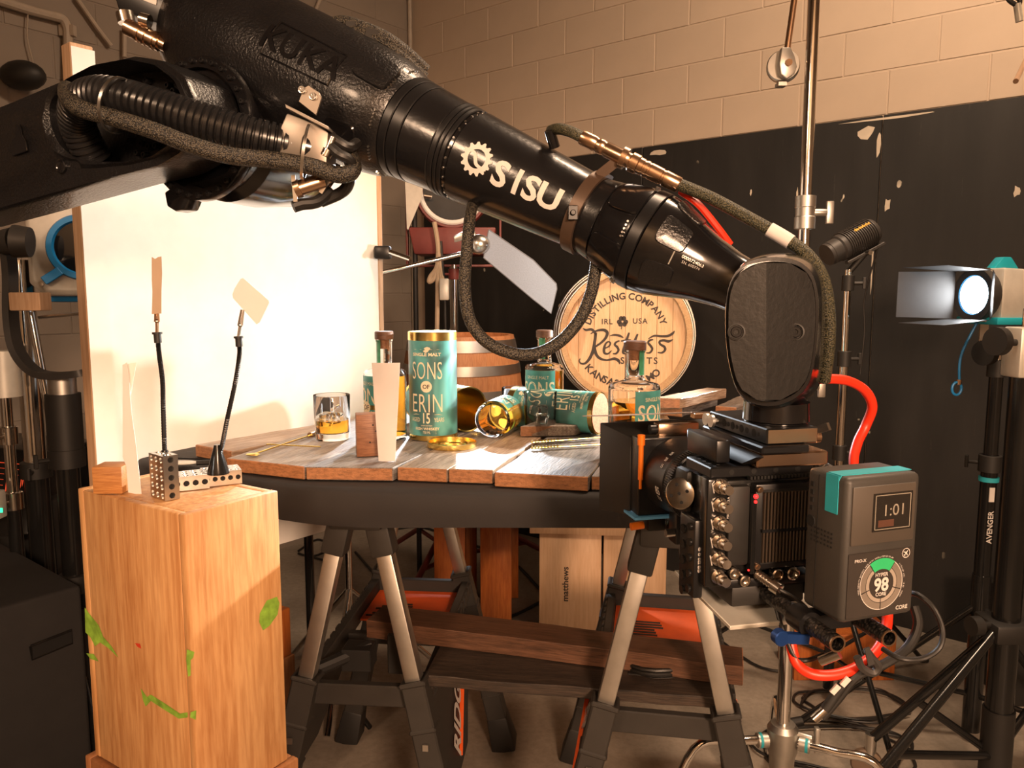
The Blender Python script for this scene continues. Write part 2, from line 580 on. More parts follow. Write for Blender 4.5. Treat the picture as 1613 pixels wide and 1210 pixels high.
def panel_mat():
    m, nt, b = nodes('chipped_black_paint')
    base = noise(nt, 3.0, 5, 0.6, (3, 3, 0.5))
    col = ramp(nt, base, [(0.3, (0.008, 0.0075, 0.007)), (0.7, (0.018, 0.0165, 0.0155))])
    streak = noise(nt, 9, 5, 0.7, (7, 7, 0.45))
    col = mix_rgb(nt, ramp(nt, streak, [(0.66, (0, 0, 0)), (0.82, (0.55, 0.55, 0.55))]), col, (0.16, 0.135, 0.11))
    tc = N(nt, 'ShaderNodeTexCoord')
    mp = N(nt, 'ShaderNodeMapping')
    mp.inputs['Scale'].default_value = (3.2, 3.2, 2.3)
    nt.links.new(tc.outputs['Object'], mp.inputs[0])
    nz = N(nt, 'ShaderNodeTexNoise')
    nz.inputs['Scale'].default_value = 14
    nt.links.new(tc.outputs['Object'], nz.inputs[0])
    addv = mix_rgb(nt, 0.16, mp.outputs[0], nz.outputs['Color'], 'ADD')
    vo = N(nt, 'ShaderNodeTexVoronoi')
    vo.inputs['Scale'].default_value = 2.6
    nt.links.new(addv, vo.inputs['Vector'])
    chip = ramp(nt, vo.outputs['Distance'], [(0.075, (1, 1, 1)), (0.095, (0, 0, 0))])
    pick = ramp(nt, noise(nt, 1.9, 2, 0.5), [(0.5, (0, 0, 0)), (0.56, (1, 1, 1))])
    fac = mix_rgb(nt, 1.0, chip, pick, 'MULTIPLY')
    col = mix_rgb(nt, fac, col, (0.62, 0.55, 0.44))
    nt.links.new(col, b.inputs['Base Color'])
    b.inputs['Roughness'].default_value = 0.6
    bump(nt, b, streak, 0.1, 0.002)
    return m


K['floor'] = floor_mat()
K['panel'] = panel_mat()

# ------------------------------------------------------------------ the setting
Z = V((0, 0, 1))
ang = math.atan2((-720 - 806.5) / F * CT, 1.0)
WD = V((math.sin(ang), math.cos(ang), 0))            # along the back wall, towards the corner
WN = V((-WD.y, WD.x, 0)) * -1
WN = V((-WD.y, WD.x, 0)) if V((-WD.y, WD.x, 0)).y < 0 else V((WD.y, -WD.x, 0))   # out of the wall into the room
P0 = at(1402, 980, z=0.0)


def wall_t(px):
    k = (px - 806.5) / F * CT      # X/Y on the level of the horizon
    return (k * P0.y - P0.x) / (WD.x - k * WD.y)


CORNER = P0 + WD * wall_t(655)
g = G().box((0, 1, -0.05), (17, 17, 0.1))
tag(build(g, 'floor', K['floor'], local=True), kind='structure')

XB = -WD                                              # back wall: local x runs right from the corner
MB_ = axes(CORNER, XB, Z.cross(XB), Z)
LB = 7.0
g = G().box((LB / 2, 0.1, 2.2), (LB + 0.2, 0.2, 4.4))
wall_back = build(g, 'wall_back', K['tan_wall'], m=MB_, local=True)
tag(wall_back, 'tan painted concrete block wall behind the black panels', kind='structure')
XL = V((-WN.x, -WN.y, 0))                             # side wall: local x runs towards the corner
LL = 7.6
ML_ = axes(CORNER - XL * LL, XL, Z.cross(XL), Z)
g = G().box((LL / 2, 0.1, 2.2), (LL, 0.2, 4.4))
wall_left = build(g, 'wall_left', K['shaded_wall'], m=ML_, local=True)
tag(wall_left, 'painted concrete block wall behind the white board, its shade put into the colour', kind='structure')
BW, BH = 0.406, 0.203
# the rest of the room, behind the photographer
g = G().hexa([CORNER + XB * LB + Z * a_ - XL * b_ + XB * c_ for a_ in (0.0, 4.4) for b_, c_ in ((0, 0), (0, 0.2), (LL, 0.2), (LL, 0))])
tag(build(g, 'wall_right', K['tan_wall']), kind='structure')
g = G().hexa([CORNER - XL * LL + Z * a_ + XB * b_ - XL * c_ for a_ in (0.0, 4.4) for b_, c_ in ((0, 0), (0, 0.2), (LB, 0.2), (LB, 0))])
tag(build(g, 'wall_front', K['tan_wall']), kind='structure')
g = G().hexa([CORNER + Z * a_ + XB * b_ - XL * c_ for a_ in (4.4, 4.5) for b_, c_ in ((-0.2, -0.2), (LB + 0.2, -0.2), (LB + 0.2, LL + 0.2), (-0.2, LL + 0.2))])
tag(build(g, 'ceiling', plain('grey_ceiling', (0.30, 0.26, 0.22), 0.8)), kind='structure')


def courses(wall, mat, L, zs, proto=None, first=0.0, xmin=0.0):
    full = build(G().box((0, 0, 0), (BW - 0.007, 0.03, BH - 0.007)), 'block', mat, parent=wall, local=True, bevel=0.002, seg=1)
    used = False
    for i, zr in enumerate(zs):
        off = first if i % 2 else first - BW / 2
        x = off
        while x < L:
            x0, x1 = max(x, xmin), min(x + BW, L)
            if x1 - x0 > 0.05:
                mm = M.Translation(V(((x0 + x1) / 2, 0.0125 - 0.0005 * ((i * 7 + int(x0 * 10)) % 3), zr + BH / 2))) @ M.Diagonal(((x1 - x0 - 0.007) / (BW - 0.007), 1, 1, 1))
                if not used:
                    full.matrix_basis = mm
                    used = True
                else:
                    place(full, wall, mm)
            x += BW


courses(wall_back, K['tan_wall'], LB, [2.436 + BH * i for i in range(7)], first=0.1)
courses(wall_left, K['shaded_wall'], LL, [1.0 + BH * i for i in range(14)], first=0.15, xmin=2.8)
# black painted plywood sheets on the back wall
seams = [wall_t(655) - wall_t(p) for p in (673, 1012, 1378)]
seams += [seams[2] + 1.3, seams[2] + 2.6]
for i in range(4):
    a, b = seams[i] + 0.003, seams[i + 1] - 0.003
    g = G().box(((a + b) / 2, -0.020, 1.216), (b - a, 0.018, 2.432))
    build(g, 'wall_panel', K['panel'], parent=wall_back, local=True, bevel=0.002, seg=1)
g = G()
for i, (sx, z0, hgt, wd) in enumerate([(seams[2] - 0.012, 2.30, 0.13, 0.02), (seams[2] - 0.07, 2.36, 0.06, 0.09), (seams[2] - 0.012, 1.75, 0.35, 0.006), (seams[2] + 0.03, 2.415, 0.012, 0.5), (seams[1] - 0.11, 2.40, 0.02, 0.12), (seams[1] + 0.10, 2.39, 0.03, 0.10), (seams[2] - 0.62, 2.13, 0.035, 0.012), (seams[2] - 0.38, 2.10, 0.08, 0.012), (seams[2] + 0.04, 2.02, 0.06, 0.03), (seams[2] + 0.55, 2.04, 0.05, 0.03)]):
    random.seed(i)
    pts = []
    for k in range(9):
        a = 2 * math.pi * k / 9
        r = 0.5 * (0.6 + 0.6 * random.random())
        pts.append((sx + wd * r * math.cos(a), z0 + hgt * r * math.sin(a)))
    g.cut().add([(x, -0.0296, zz) for x, zz in pts], [tuple(range(9))])
g.v = [V(p) for p in g.v]
build(g, 'paint_chip', plain('bare_plaster', (0.58, 0.50, 0.40), 0.8), parent=wall_back, local=True, each=True)
# conduits
g = G()
c0 = CORNER + WN * 0.04 + V((WD.x, WD.y, 0)) * -0.02
g.cyl(c0, c0 + Z * 4.3, 0.016, n=12)
for zz in (1.1, 2.1, 3.1):
    g.box(c0 + Z * zz + WN * 0.0, (0.05, 0.05, 0.02))
tag(build(g, 'trim_1', K['conduit']), 'painted vertical conduit in the corner of the two walls', kind='structure')


def on_left(px, py, off=0.03):
    u, v = (px - 806.5) / F, (py - 605.0) / F
    d = V((u, CT - v * ST, -(ST + v * CT)))
    n = Z.cross(XL)
    t = ((CORNER - V((0, 0, EYE))).dot(n) - off) / d.dot(n)
    return V((0, 0, EYE)) + d * t


g = G()
pth = smooth_path([on_left(*q) for q in [(-10, -2), (40, 14), (82, 25), (98, 30), (105, 42), (107, 60), (107, 130)]], 5)
g.tube(pth, 0.022, 10)
g.box(pth[-8], (0.07, 0.03, 0.05))
tag(build(g, 'trim_2', K['conduit']), 'bent pale conduit on the dim wall at top left', kind='structure')
for nm, pp, lb in (('trim_3', [(505, -4), (480, 60)], 'thin slanting conduit on the dim wall above the forearm'), ('trim_4', [(120, -4), (152, 42), (175, 72)], 'thin slanting conduit above the white board'), ('trim_5', [(196, 45), (196, 90)], 'short upright conduit above the white board')):
    tag(build(G().tube([on_left(*q_) for q_ in pp], 0.011, 8), nm, K['conduit']), lb, kind='structure')
sp = thing('wall_speaker', 'small rounded black box hanging high on the wall at top left', 'speaker', on_left(36, 122))
build(G().ball(on_left(36, 119, 0.09), 0.088, 14, (1.15, 0.8, 0.75)), 'housing', K['blk'], sp)
build(G().tube(smooth_path([on_left(44, 20), on_left(43, 60), on_left(52, 100), on_left(50, 118)]), 0.003, 6), 'wire', K['conduit'], sp)

# ------------------------------------------------------------------ table with its cloth, loose planks
TZ = 1.165
tbl = [(-1.02, 2.06), (-0.98, 1.98), (-0.80, 1.87), (-0.55, 1.755), (-0.36, 1.69), (-0.18, 1.665), (0.60, 1.645), (0.68, 1.68), (0.70, 2.3), (0.66, 2.45), (0.1, 2.95), (-0.36, 2.97), (-0.46, 2.90)]
tb = thing('prop_table', 'wide table draped in black cloth carrying the whiskey props', 'table', (0, 2.3, 0))


def grow(poly, d):
    c = V((sum(p[0] for p in poly) / len(poly), sum(p[1] for p in poly) / len(poly)))
    out = []
    n = len(poly)
    for i in range(n):
        a, b, e = V(poly[i - 1]), V(poly[i]), V(poly[(i + 1) % n])
        t = ((b - a).normalized() + (e - b).normalized()).normalized()
        nn = V((t.y, -t.x))
        out.append((b.x + nn.x * d, b.y + nn.y * d))
    return out


def fine_loop(poly, k=5):
    q = [V((p[0], p[1])) for p in poly]
    for _ in range(k - 2):                      # cut the corners round
        q = [p for i in range(len(q)) for p in (q[i].lerp(q[(i + 1) % len(q)], 0.25), q[i].lerp(q[(i + 1) % len(q)], 0.75))]
    return [(p.x, p.y) for p in q]


tf = fine_loop(tbl, 4)
g = G().prism(grow(tf, -0.008), TZ - 0.035, TZ - 0.004)
build(g, 'table_board', K['blk'], tb)
g = G()
rings = []
for dd, zz in ((-0.06, TZ), (-0.012, TZ), (-0.003, TZ - 0.004), (0.002, TZ - 0.012), (0.005, TZ - 0.05), (0.004, TZ - 0.082)):
    lp = grow(tf, dd)
    rings.append([V((p[0] + (0.004 * math.sin(i * 0.9) if zz < TZ - 0.04 else 0), p[1], zz + (0.006 * math.sin(i * 0.37) if zz < TZ - 0.06 else 0))) for i, p in enumerate(lp)])
g.loft(rings, caps=False)
g.f.append(tuple(reversed(range(len(tf)))))
build(g, 'cloth', K['cloth'], tb)

PLDIR = V((math.sin(math.radians(17)), math.cos(math.radians(17)), 0))


def plank(px0, py0, px1, py1, length, mat, label, th=0.032, yaw=None, zt=1.2, name='weathered_plank', skew=0.0):
    a, b = at(px0, py0, z=zt), at(px1, py1, z=zt)
    dr = PLDIR if yaw is None else V((math.sin(math.radians(yaw)), math.cos(math.radians(yaw)), 0))
    x = V((dr.y, -dr.x, 0))
    wdt = abs((b - a).dot(x))
    m = axes(V((a.x, a.y, zt - th)), x, dr, Z)
    g = G()
    s2 = (b - a).dot(dr)
    rings = []
    nseg = 9
    random.seed(px0)
    for i in range(nseg + 1):
        t = i / nseg
        y = t * length
        j = [random.uniform(-0.003, 0.003) for _ in range(4)]
        rings.append([(j[0], y, 0), (wdt + j[1], y + s2 * (1 - t), 0), (wdt + j[1], y + s2 * (1 - t), th + j[2] * 0.4), (wdt * 0.5, y + s2 * (1 - t) * 0.5, th + j[3] * 0.3), (j[0], y, th + j[3] * 0.4)])
    rings = [[V(p) for p in r] for r in rings]
    g.loft(rings)
    o = build(g, name, mat, m=m, local=True, bevel=0.002, seg=1, ang=30)
    return tag(o, label, 'plank', 'weathered planks laid over the prop table')


plank(356, 722, 479, 735, 1.0, PL[0], 'pale weathered plank at the left front of the table, bar spoon on it')
plank(481, 735, 619, 737, 1.05, PL[1], 'grey weathered plank under the wood block with the white card')
plank(626, 736, 706, 739, 1.05, PL[0], 'narrow weathered plank in front of the standing tube')
plank(708, 739, 775, 741, 1.05, PL[2], 'lighter plank with bright sawn end in front of the gold lid')
plank(780, 745, 926, 752, 0.75, PL[3], 'dark grey plank at the table front, left of the matte box under the gold tongs')
plank(930, 750, 1085, 752, 0.85, PL[1], 'plank mostly hidden behind the matte box, at the table front')
plank(1090, 745, 1200, 748, 0.7, PL[2], 'plank hidden behind the camera at the right of the table')
plank(308, 701, 364, 711, 0.75, PL[2], 'reddish plank lying askew along the white board', yaw=36, zt=1.198)
plank(820, 672, 905, 670, 0.5, PL[0], 'short pale plank behind the clear glass of ice', zt=1.232, th=0.03, yaw=36)
plank(1008, 634, 1074, 640, 0.3, PL[1], 'grey plank end standing out behind the right bottle', zt=1.262, th=0.034, yaw=35)
plank(1030, 627, 1072, 628, 0.35, PL[2], 'pale plank topping the pile behind the right bottle', zt=1.296, th=0.03, yaw=40)
plank(555, 622, 596, 628, 0.35, PL[2], 'small raw plank offcut behind the left bottle', zt=1.236, th=0.03, yaw=60)
plank(1128, 640, 1162, 642, 0.3, PL[0], 'sawn plank end behind the camera top plate', zt=1.26, th=0.04, yaw=30)

# ------------------------------------------------------------------ white bounce board
BA = V((-1.075, 2.0, 0))
bd = V((math.sin(math.radians(38.5)), math.cos(math.radians(38.5)), 0))
bn = V((bd.y, -bd.x, 0))                        # faces right, towards the fresnel light
bb = thing('bounce_board', 'large white board on a timber edge catching the bright pool of light', 'board', BA + Z * 0.78)
s0, s1, b0, b1 = -0.027, 0.985, 0.80, 2.22


def bp(s, d, z):
    return BA + bd * s + bn * d + Z * z


def bslab(g, sa, sb, da, db, za, zb):
    return g.hexa([bp(sa, da, za), bp(sb, da, za), bp(sb, db, za), bp(sa, db, za), bp(sa, da, zb), bp(sb, da, zb), bp(sb, db, zb), bp(sa, db, zb)])


build(bslab(G(), s0 + 0.055, s1 - 0.02, -0.012, 0.0, b0, b1 - 0.1), 'sheet', K['white'], bb)
build(bslab(G(), s0, s0 + 0.055, -0.045, 0.004, b0 - 0.1, b1), 'timber_edge', K['frame_wood'], bb, bevel=0.002, seg=1)
build(bslab(G(), s0 + 0.002, s0 + 0.058, 0.0045, 0.0065, b0 - 0.098, b1 - 0.01), 'painted_strip', K['white'], bb)
build(bslab(G(), s1 - 0.02, s1, -0.03, 0.004, b0, b1 - 0.1), 'edge_strip', K['frame_wood'], bb, bevel=0.002, seg=1)
build(bslab(G(), s0 + 0.055, s1 - 0.02, -0.03, 0.004, b1 - 0.1, b1 - 0.08), 'top_strip', K['frame_wood'], bb, bevel=0.002, seg=1)
# stand that carries the board, behind it
st = thing('board_stand', 'black stand holding the white board up from behind', 'stand', bp(0.7, -0.09, 0))
g = G().cyl(bp(0.7, -0.09, 0.05), bp(0.7, -0.09, 1.9), 0.016)
build(g, 'pole', K['blk_gloss'], st)
build(G().cyl(bp(0.7, -0.09, 1.3), bp(0.7, -0.012, 1.3), 0.014), 'clamp', K['steel'], st)
for k in range(3):
    a = k * 2.094 + 0.4
    build(G().cyl(bp(0.7, -0.09, 0.35), bp(0.7, -0.09, 0.01) + V((math.cos(a), math.sin(a), 0)) * 0.2, 0.010), 'leg', K['blk_gloss'], st)


# ------------------------------------------------------------------ apple boxes
def crate(name, label, base, x, y, w, d, h, mat, handle=None, group=None, th=0.019):
    """box with plywood panels; base = nearest bottom corner, x and y edge directions"""
    base, x, y = V(base), V(x).normalized(), V(y).normalized()
    r = thing(name, label, 'box', mat=axes(base, x, y, Z) if x.cross(y).z > 0 else axes(base, y, x, Z), group=group)
    if x.cross(y).z <= 0:
        w, d = d, w
    bx = lambda nm, c, s, mt=mat: build(G().box(c, s), nm, mt, r, local=True, bevel=0.003)
    bx('side_panel', (w / 2, th / 2, h / 2), (w, th, h))
    bx('side_panel', (w / 2, d - th / 2, h / 2), (w, th, h))
    bx('end_panel', (th / 2, d / 2, h / 2), (th, d - 2 * th, h - 0.002))
    bx('end_panel', (w - th / 2, d / 2, h / 2), (th, d - 2 * th, h - 0.002))
    bx('top_panel', (w / 2, d / 2, h - th / 2 - 0.001), (w - 2 * th, d - 2 * th, th))
    bx('bottom_panel', (w / 2, d / 2, th / 2 + 0.001), (w - 2 * th, d - 2 * th, th))
    return r


CT1 = 1.218
cf, cl, cr = at(290, 812, z=CT1), at(122, 777, z=CT1), at(438, 776, z=CT1)
ux, uy = (cr - cf).normalized(), (cl - cf).normalized()
ux = (ux + V((uy.y, -uy.x, 0))).normalized()
uy = V((-ux.y, ux.x, 0))


def reach(o, d, px):
    lo, hi = 0.0, 1.0
    sg = 1 if proj(o + d)[0] > proj(o)[0] else -1
    for _ in range(40):
        m_ = (lo + hi) / 2
        if sg * (proj(o + d * m_)[0] - px) < 0:
            lo = m_
        else:
            hi = m_
    return lo


wr, wl = reach(cf, ux, 438), reach(cf, uy, 122)
CB = CT1 - 0.565
fc = crate('apple_box', 'tall scuffed plywood box with green paint marks in the left foreground', V((cf.x, cf.y, CB)), ux, uy, wr, wl, 0.565, K['ply'])
crate('apple_box', 'lower plywood box under the tall green-marked box', V((cf.x, cf.y, 0)) - ux * 0.012 - uy * 0.012, ux, uy, wr + 0.03, wl + 0.03, CB - 0.001, K['ply2'])
# green paint marks and a red one
green = plain('green_paint_mark', (0.22, 0.40, 0.045), 0.5, var=0.4, vscale=40)


def on_face(px, py, o, n, off=0.0006):
    u, v = (px - 806.5) / F, (py - 605.0) / F
    d = V((u, CT - v * ST, -(ST + v * CT)))
    t = (V(o) - V((0, 0, EYE))).dot(n) / d.dot(n)
    return V((0, 0, EYE)) + d * t + V(n) * off


nl, nr = -ux, -uy      # left visible face has normal -ux, right visible face -uy
marks = [(nl, [(134, 957), (142, 968), (156, 985), (163, 1003), (176, 1018), (187, 1036), (170, 1020), (158, 1012), (150, 1018), (143, 1004), (135, 996)]),
         (nl, [(136, 1029), (148, 1030), (156, 1042), (143, 1038)]),
         (nl, [(222, 1084), (232, 1098), (238, 1094), (260, 1108), (284, 1124), (296, 1122), (296, 1130), (282, 1132), (256, 1116), (238, 1104), (230, 1113), (226, 1104)]),
         (nr, [(294, 1023), (306, 1027), (304, 1036), (300, 1040), (300, 1064), (296, 1066), (293, 1040)]),
         (nr, [(300, 1122), (309, 1119), (308, 1134), (299, 1130)]),
         (nr, [(409, 966), (420, 946), (436, 940), (440, 950), (437, 968), (424, 986), (414, 993), (408, 980)])]
for k, (n, pts) in enumerate(marks):
    q = [on_face(a, b, cf, n) for a, b in pts]
    build(G().add(q, [tuple(range(len(q)))]), 'paint_mark', green, fc, label='green paint smear')
q = [on_face(a, b, cf, nl) for a, b in [(213, 1013), (221, 1014), (223, 1022), (217, 1019)]]
build(G().add(q, [(0, 1, 2, 3)]), 'paint_mark', plain('red_paint_mark', (0.6, 0.05, 0.02), 0.5), fc, label='small red paint mark')

# boxes under and behind the table
cA = at(445, 905, z=0.74)
crate('apple_box', 'brown plywood box standing between the tall box and the left sawhorse', V((-0.80, 2.06, 0)), ux, uy, 0.24, 0.30, 0.5, K['ply2'], group=None)
crate('apple_box', 'orange-brown box on top, its lit lid showing left of the left sawhorse', V((-0.82, 2.04, 0.501)), ux, uy, 0.26, 0.32, 0.15, K['orange_wood'])
mA = at(849, 1006, z=0.0)
mx, my = V((0.995, -0.1, 0)).normalized(), V((0.1, 0.995, 0)).normalized()
wA = 0.285
bxA = crate('apple_box', 'pale birch box standing on end behind the table, stencil fully readable', mA, mx, my, wA, 0.2, 0.508, K['birch'])
bxB = crate('apple_box', 'pale birch box on end, right one of the pair behind the table', mA + mx * (wA + 0.01), mx, my, 0.285, 0.2, 0.508, K['birch'])
crate('apple_box', 'shallow birch box laid flat across the two upright boxes', mA + mx * -0.045 + my * -0.01 + Z * 0.509, mx, my, 0.66, 0.24, 0.1, K['birch'])
crate('apple_box', 'birch box on edge carrying the branded barrel', mA + mx * -0.02 + my * 0.02 + Z * 0.610, mx, my, 0.60, 0.30, 0.44, K['birch'])
for bx_, o in ((bxA, mA), (bxB, mA + mx * (wA + 0.01))):
    g = G()
    flat_text(g, 'matthews', o + mx * (0.335 * wA / 0.285 * 0.36) + Z * 0.27 - my * 0.0007, Z, -mx, 0.028, 1.05, 0.018)
    build(g, 'lettering', K['ink'], bx_, label='dark stencilled word reading upwards')
# orange timber stand under the upright barrel
oA = at(690, 985, z=0.0)
os_ = thing('timber_stand', 'orange stained timber stand holding up the upright barrel', 'stand', (oA.x, oA.y, 0))
for k in range(2):
    for j in range(2):
        g = G().box(oA + mx * (0.055 + 0.225 * k) + my * (0.05 + 0.36 * j) + Z * 0.26, (0.15, 0.09, 0.52))
        build(g, 'post', K['orange_wood'], os_, bevel=0.003)
g = G().box(oA + mx * 0.10 + my * 0.23 + Z * 0.545, (0.78, 0.62, 0.05))
build(g, 'top_board', K['orange_wood'], os_, bevel=0.003)


# ------------------------------------------------------------------ folding sawhorses
def sawhorse():
    r = thing('sawhorse', 'x', 'sawhorse', group='folding sawhorses under the table')
    H, L = 1.125, 0.80
    bt = lambda g, n, m, p=r, **k: build(g, n, m, p, local=True, **k)
    bt(G().box((0, 0, H - 0.045), (0.13, L, 0.09)), 'top_beam', K['horse'], bevel=0.008)
    for sx in (-1, 1):
        for sy in (-1, 1):
            tp = V((sx * 0.035, sy * (L / 2 - 0.05), H - 0.03))
            ft = V((sx * 0.285, sy * (L / 2 + 0.015), 0.0))
            P = lambda z: tp + (ft - tp) * ((tp.z - z) / tp.z)
            up = V((sx, 0, 0.25))
            leg = bt(G().beam(P(H - 0.03), P(0.965), 0.058, 0.058, (0, 1, 0)), 'leg', K['horse'], bevel=0.006)
            bt(G().beam(P(0.99), P(0.60), 0.040, 0.042, (0, 1, 0)), 'leg_tube', K['alu'], leg, bevel=0.004)
            g = G()
            g.beam(P(0.655), P(0.10), 0.060, 0.060, (0, 1, 0), (0.066, 0.066))
            for zz in (0.655, 0.54, 0.43, 0.32, 0.21):
                g.beam(P(zz), P(zz - 0.012), 0.068, 0.068, (0, 1, 0))
            bt(g, 'lower_leg', K['horse'], leg, bevel=0.004, seg=1)
            g = G()
            g.beam(P(0.12), P(0.0), 0.07, 0.07, (0, 1, 0), (0.085, 0.10))
            bt(g, 'foot', K['blk'], leg, bevel=0.006)
            g = G()
            for zz in (0.50, 0.44, 0.38, 0.32):
                c = P(zz)
                g.cut().box(c + V((0, sy * 0.036 if sy < 0 else 0.036, 0)), (0.014, 0.004, 0.016))
            bt(g, 'rivet', K['alu'], leg, each=True)
    # hinged tray
    zt, hx, hy = 0.60, 0.155, 0.36
    g = G()
    for s in (-1, 1):
        g.box((s * hx, 0, zt), (0.025, 2 * hy, 0.055))
        g.box((0, s * hy, zt), (2 * hx, 0.025, 0.055))
        for k in range(14):
            g.box((s * (hx + 0.014), -hy + 0.03 + k * (2 * hy - 0.06) / 13, zt + 0.005), (0.012, 0.03, 0.04))
    g.box((0, 0, zt - 0.02), (2 * hx, 0.03, 0.03))
    bt(g, 'tray_frame', K['horse'], bevel=0.003, seg=1)
    bt(G().box((0, 0.22, zt - 0.012), (2 * hx - 0.03, 0.24, 0.006)), 'tray_label', K['orange_label'], label='orange warning label in the tray')
    g = G()
    for k in range(6):
        g.box((-0.07 + k * 0.006, 0.13 + 0.018 * k, zt - 0.0075), (0.12 - 0.02 * (k % 3), 0.009, 0.002))
    bt(g, 'label_print', K['ink'])
    for s in (-1, 1):
        xa, xb = s * 0.160, s * 0.215
        g = G().extr([V((xa, -0.37, zt - 0.02)), V((xa, 0.16, zt - 0.02)), V((xa + (xb - xa) * 0.35, 0.16, zt - 0.10)), V((xb, -0.10, zt - 0.28)), V((xb, -0.37, zt - 0.28))], (s * 0.014, 0, 0))
        bk = bt(g, 'brace_plate', K['horse'], bevel=0.004, seg=1)
        g = G()
        flat_text(g, 'RIDGID', (s * 0.2035, -0.13, zt - 0.135), V((-s * 0.13, s * 0.82, 0.56)).normalized(), V((-s * 0.20, -s * 0.56, 0.82)).normalized(), 0.060, 1.0, 0.03)
        bt(g, 'lettering', K['print'], bk, label='white maker lettering')
        c = V((s * 0.2125, -0.115, zt - 0.178))
        bt(G().beam(c + V((s * 0.012, -0.10, -0.068)), c + V((-s * 0.012, 0.10, 0.068)), 0.0014, 0.012, (s, 0, 0)), 'red_underline', K['orange_label'], bk)
    g = G()
    g.cyl((-hx, -0.30, zt + 0.02), (-0.02, -0.2, zt + 0.05), 0.018, n=10)
    g.box((-0.05, -0.22, zt + 0.03), (0.08, 0.07, 0.06))
    g.box((0.07, -0.24, zt + 0.05), (0.07, 0.016, 0.11))
    bt(g, 'latch', K['blk'], bevel=0.003, seg=1)
    return r


sh = sawhorse()
sh['label'] = 'folding sawhorse with extended metal legs, left one under the table'
sh.matrix_basis = M.Translation(V((-0.345, 2.2, 0))) @ M.Rotation(math.radians(-5), 4, 'Z')
s2 = copy_tree(sh)
s2['label'] = 'folding sawhorse below the cinema camera, right one under the table'
s2.matrix_basis = M.Translation(V((0.42, 2.06, 0))) @ M.Rotation(math.radians(-10), 4, 'Z')


def long_plank(a, b, wd, th, mat, label):
    a, b = V(a), V(b)
    x = (b - a).normalized()
    y = Z.cross(x).normalized()
    m = axes(a, x, y, x.cross(y))
    L = (b - a).length
    rings = []
    random.seed(int(L * 1000))
    for i in range(11):
        j = [random.uniform(-0.004, 0.004) for _ in range(3)]
        rings.append([V((L * i / 10, j[0], 0)), V((L * i / 10, wd + j[1], 0)), V((L * i / 10, wd + j[1], th)), V((L * i / 10, j[0], th + j[2] * 0.3))])
    return tag(build(G().loft(rings), 'shelf_plank', mat, m=m, local=True, bevel=0.002, seg=1), label, 'plank', 'planks lying on the sawhorse trays')


pa, pb = at(578, 1004, z=0.66), at(1170, 1082, z=0.66)
long_plank(pa, pb, 0.11, 0.05, K['shelf_plank'], 'dark reddish plank, upper one lying across the sawhorse trays')
pa, pb = at(668, 1082, z=0.63), at(1142, 1118, z=0.63)
long_plank(pa, pb, 0.19, 0.028, K['shelf_plank2'], 'charred dark plank with bright lower edge on the sawhorse trays')

# ------------------------------------------------------------------ barrels
def barrel(name, label, mtx, rh, rb, L, n, smat, hmat, hoops, boards=7):
    r = thing(name, label, 'barrel', mat=mtx, group=None)
    prof = lambda z: rb - (rb - rh) * ((2 * z / L - 1) ** 2)
    da = 2 * math.pi / n * 0.992
    rings = []
    for i in range(11):
        z = L * i / 10
        ro, ri = prof(z), prof(z) - 0.022
        sec = [V((ro * math.cos(t), ro * math.sin(t), z)) for t in (-da / 2, 0, da / 2)] + [V((ri * math.cos(t), ri * math.sin(t), z)) for t in (da / 2, -da / 2)]
        rings.append(sec)
    s0 = build(G().loft(rings), 'stave', smat, r, local=True, ang=30)
    for k in range(1, n):
        place(s0, r, M.Rotation(2 * math.pi * k / n, 4, 'Z'))
    for z0, z1 in hoops:
        g = G()
        a, b = L * z0, L * z1
        pr = [(prof(a), a), (prof(a) + 0.003, a), (prof(b) + 0.003, b), (prof(b), b)]
        g.lathe(pr + pr[:1], n=64)
        hp = build(g, 'hoop', K['alu'], r, local=True)
    # head boards at both ends, facing local +y up
    for zc in (L - 0.03, 0.03):
        ri = prof(zc) - 0.0205
        e = 2 * ri / boards
        for k in range(boards):
            x0, x1 = -ri + k * e + 0.0006, -ri + (k + 1) * e - 0.0006
            up, dn = [], []
            for j in range(7):
                x = x0 + (x1 - x0) * j / 6
                h = math.sqrt(max(ri * ri - x * x, 1e-6))
                up.append((x, h))
                dn.append((x, -h))
            build(G().prism(dn + up[::-1], zc - 0.012, zc), 'head_board', hmat, r, local=True, bevel=0.0008, seg=1)
        if zc < L / 2:
            continue
        g = G().lathe([(ri + 0.001, zc - 0.002), (ri + 0.001, zc + 0.004), (ri - 0.012, zc + 0.0005), (ri - 0.012, zc - 0.002), (ri + 0.001, zc - 0.002)], n=64)
        build(g, 'head_rim', smat, r, local=True)
    return r


RHD = 0.262
bc = at(985, 529, Y=3.34)
bz = V((-0.10, -1.0, 0.03)).normalized()
bx0 = V((1, 0, 0)) - bz * bz.x
bx0.normalize()
BL = 0.62
BMX = axes(bc - bz * (BL - 0.03), bx0, bz.cross(bx0), bz)
br = barrel('oak_barrel', 'oak barrel lying on its side with a branded head facing the room', BMX, RHD + 0.02, 0.325, BL, 28, K['oak'], K['oak_head'], [(0.03, 0.09), (0.13, 0.17), (0.24, 0.30), (0.70, 0.76), (0.83, 0.87), (0.91, 0.97)], 8)
RR = RHD
HZ = BL - 0.03 + 0.0008


def hp(x, y, off=0.0):
    return V((x * RR, y * RR, HZ + off))


g = G()


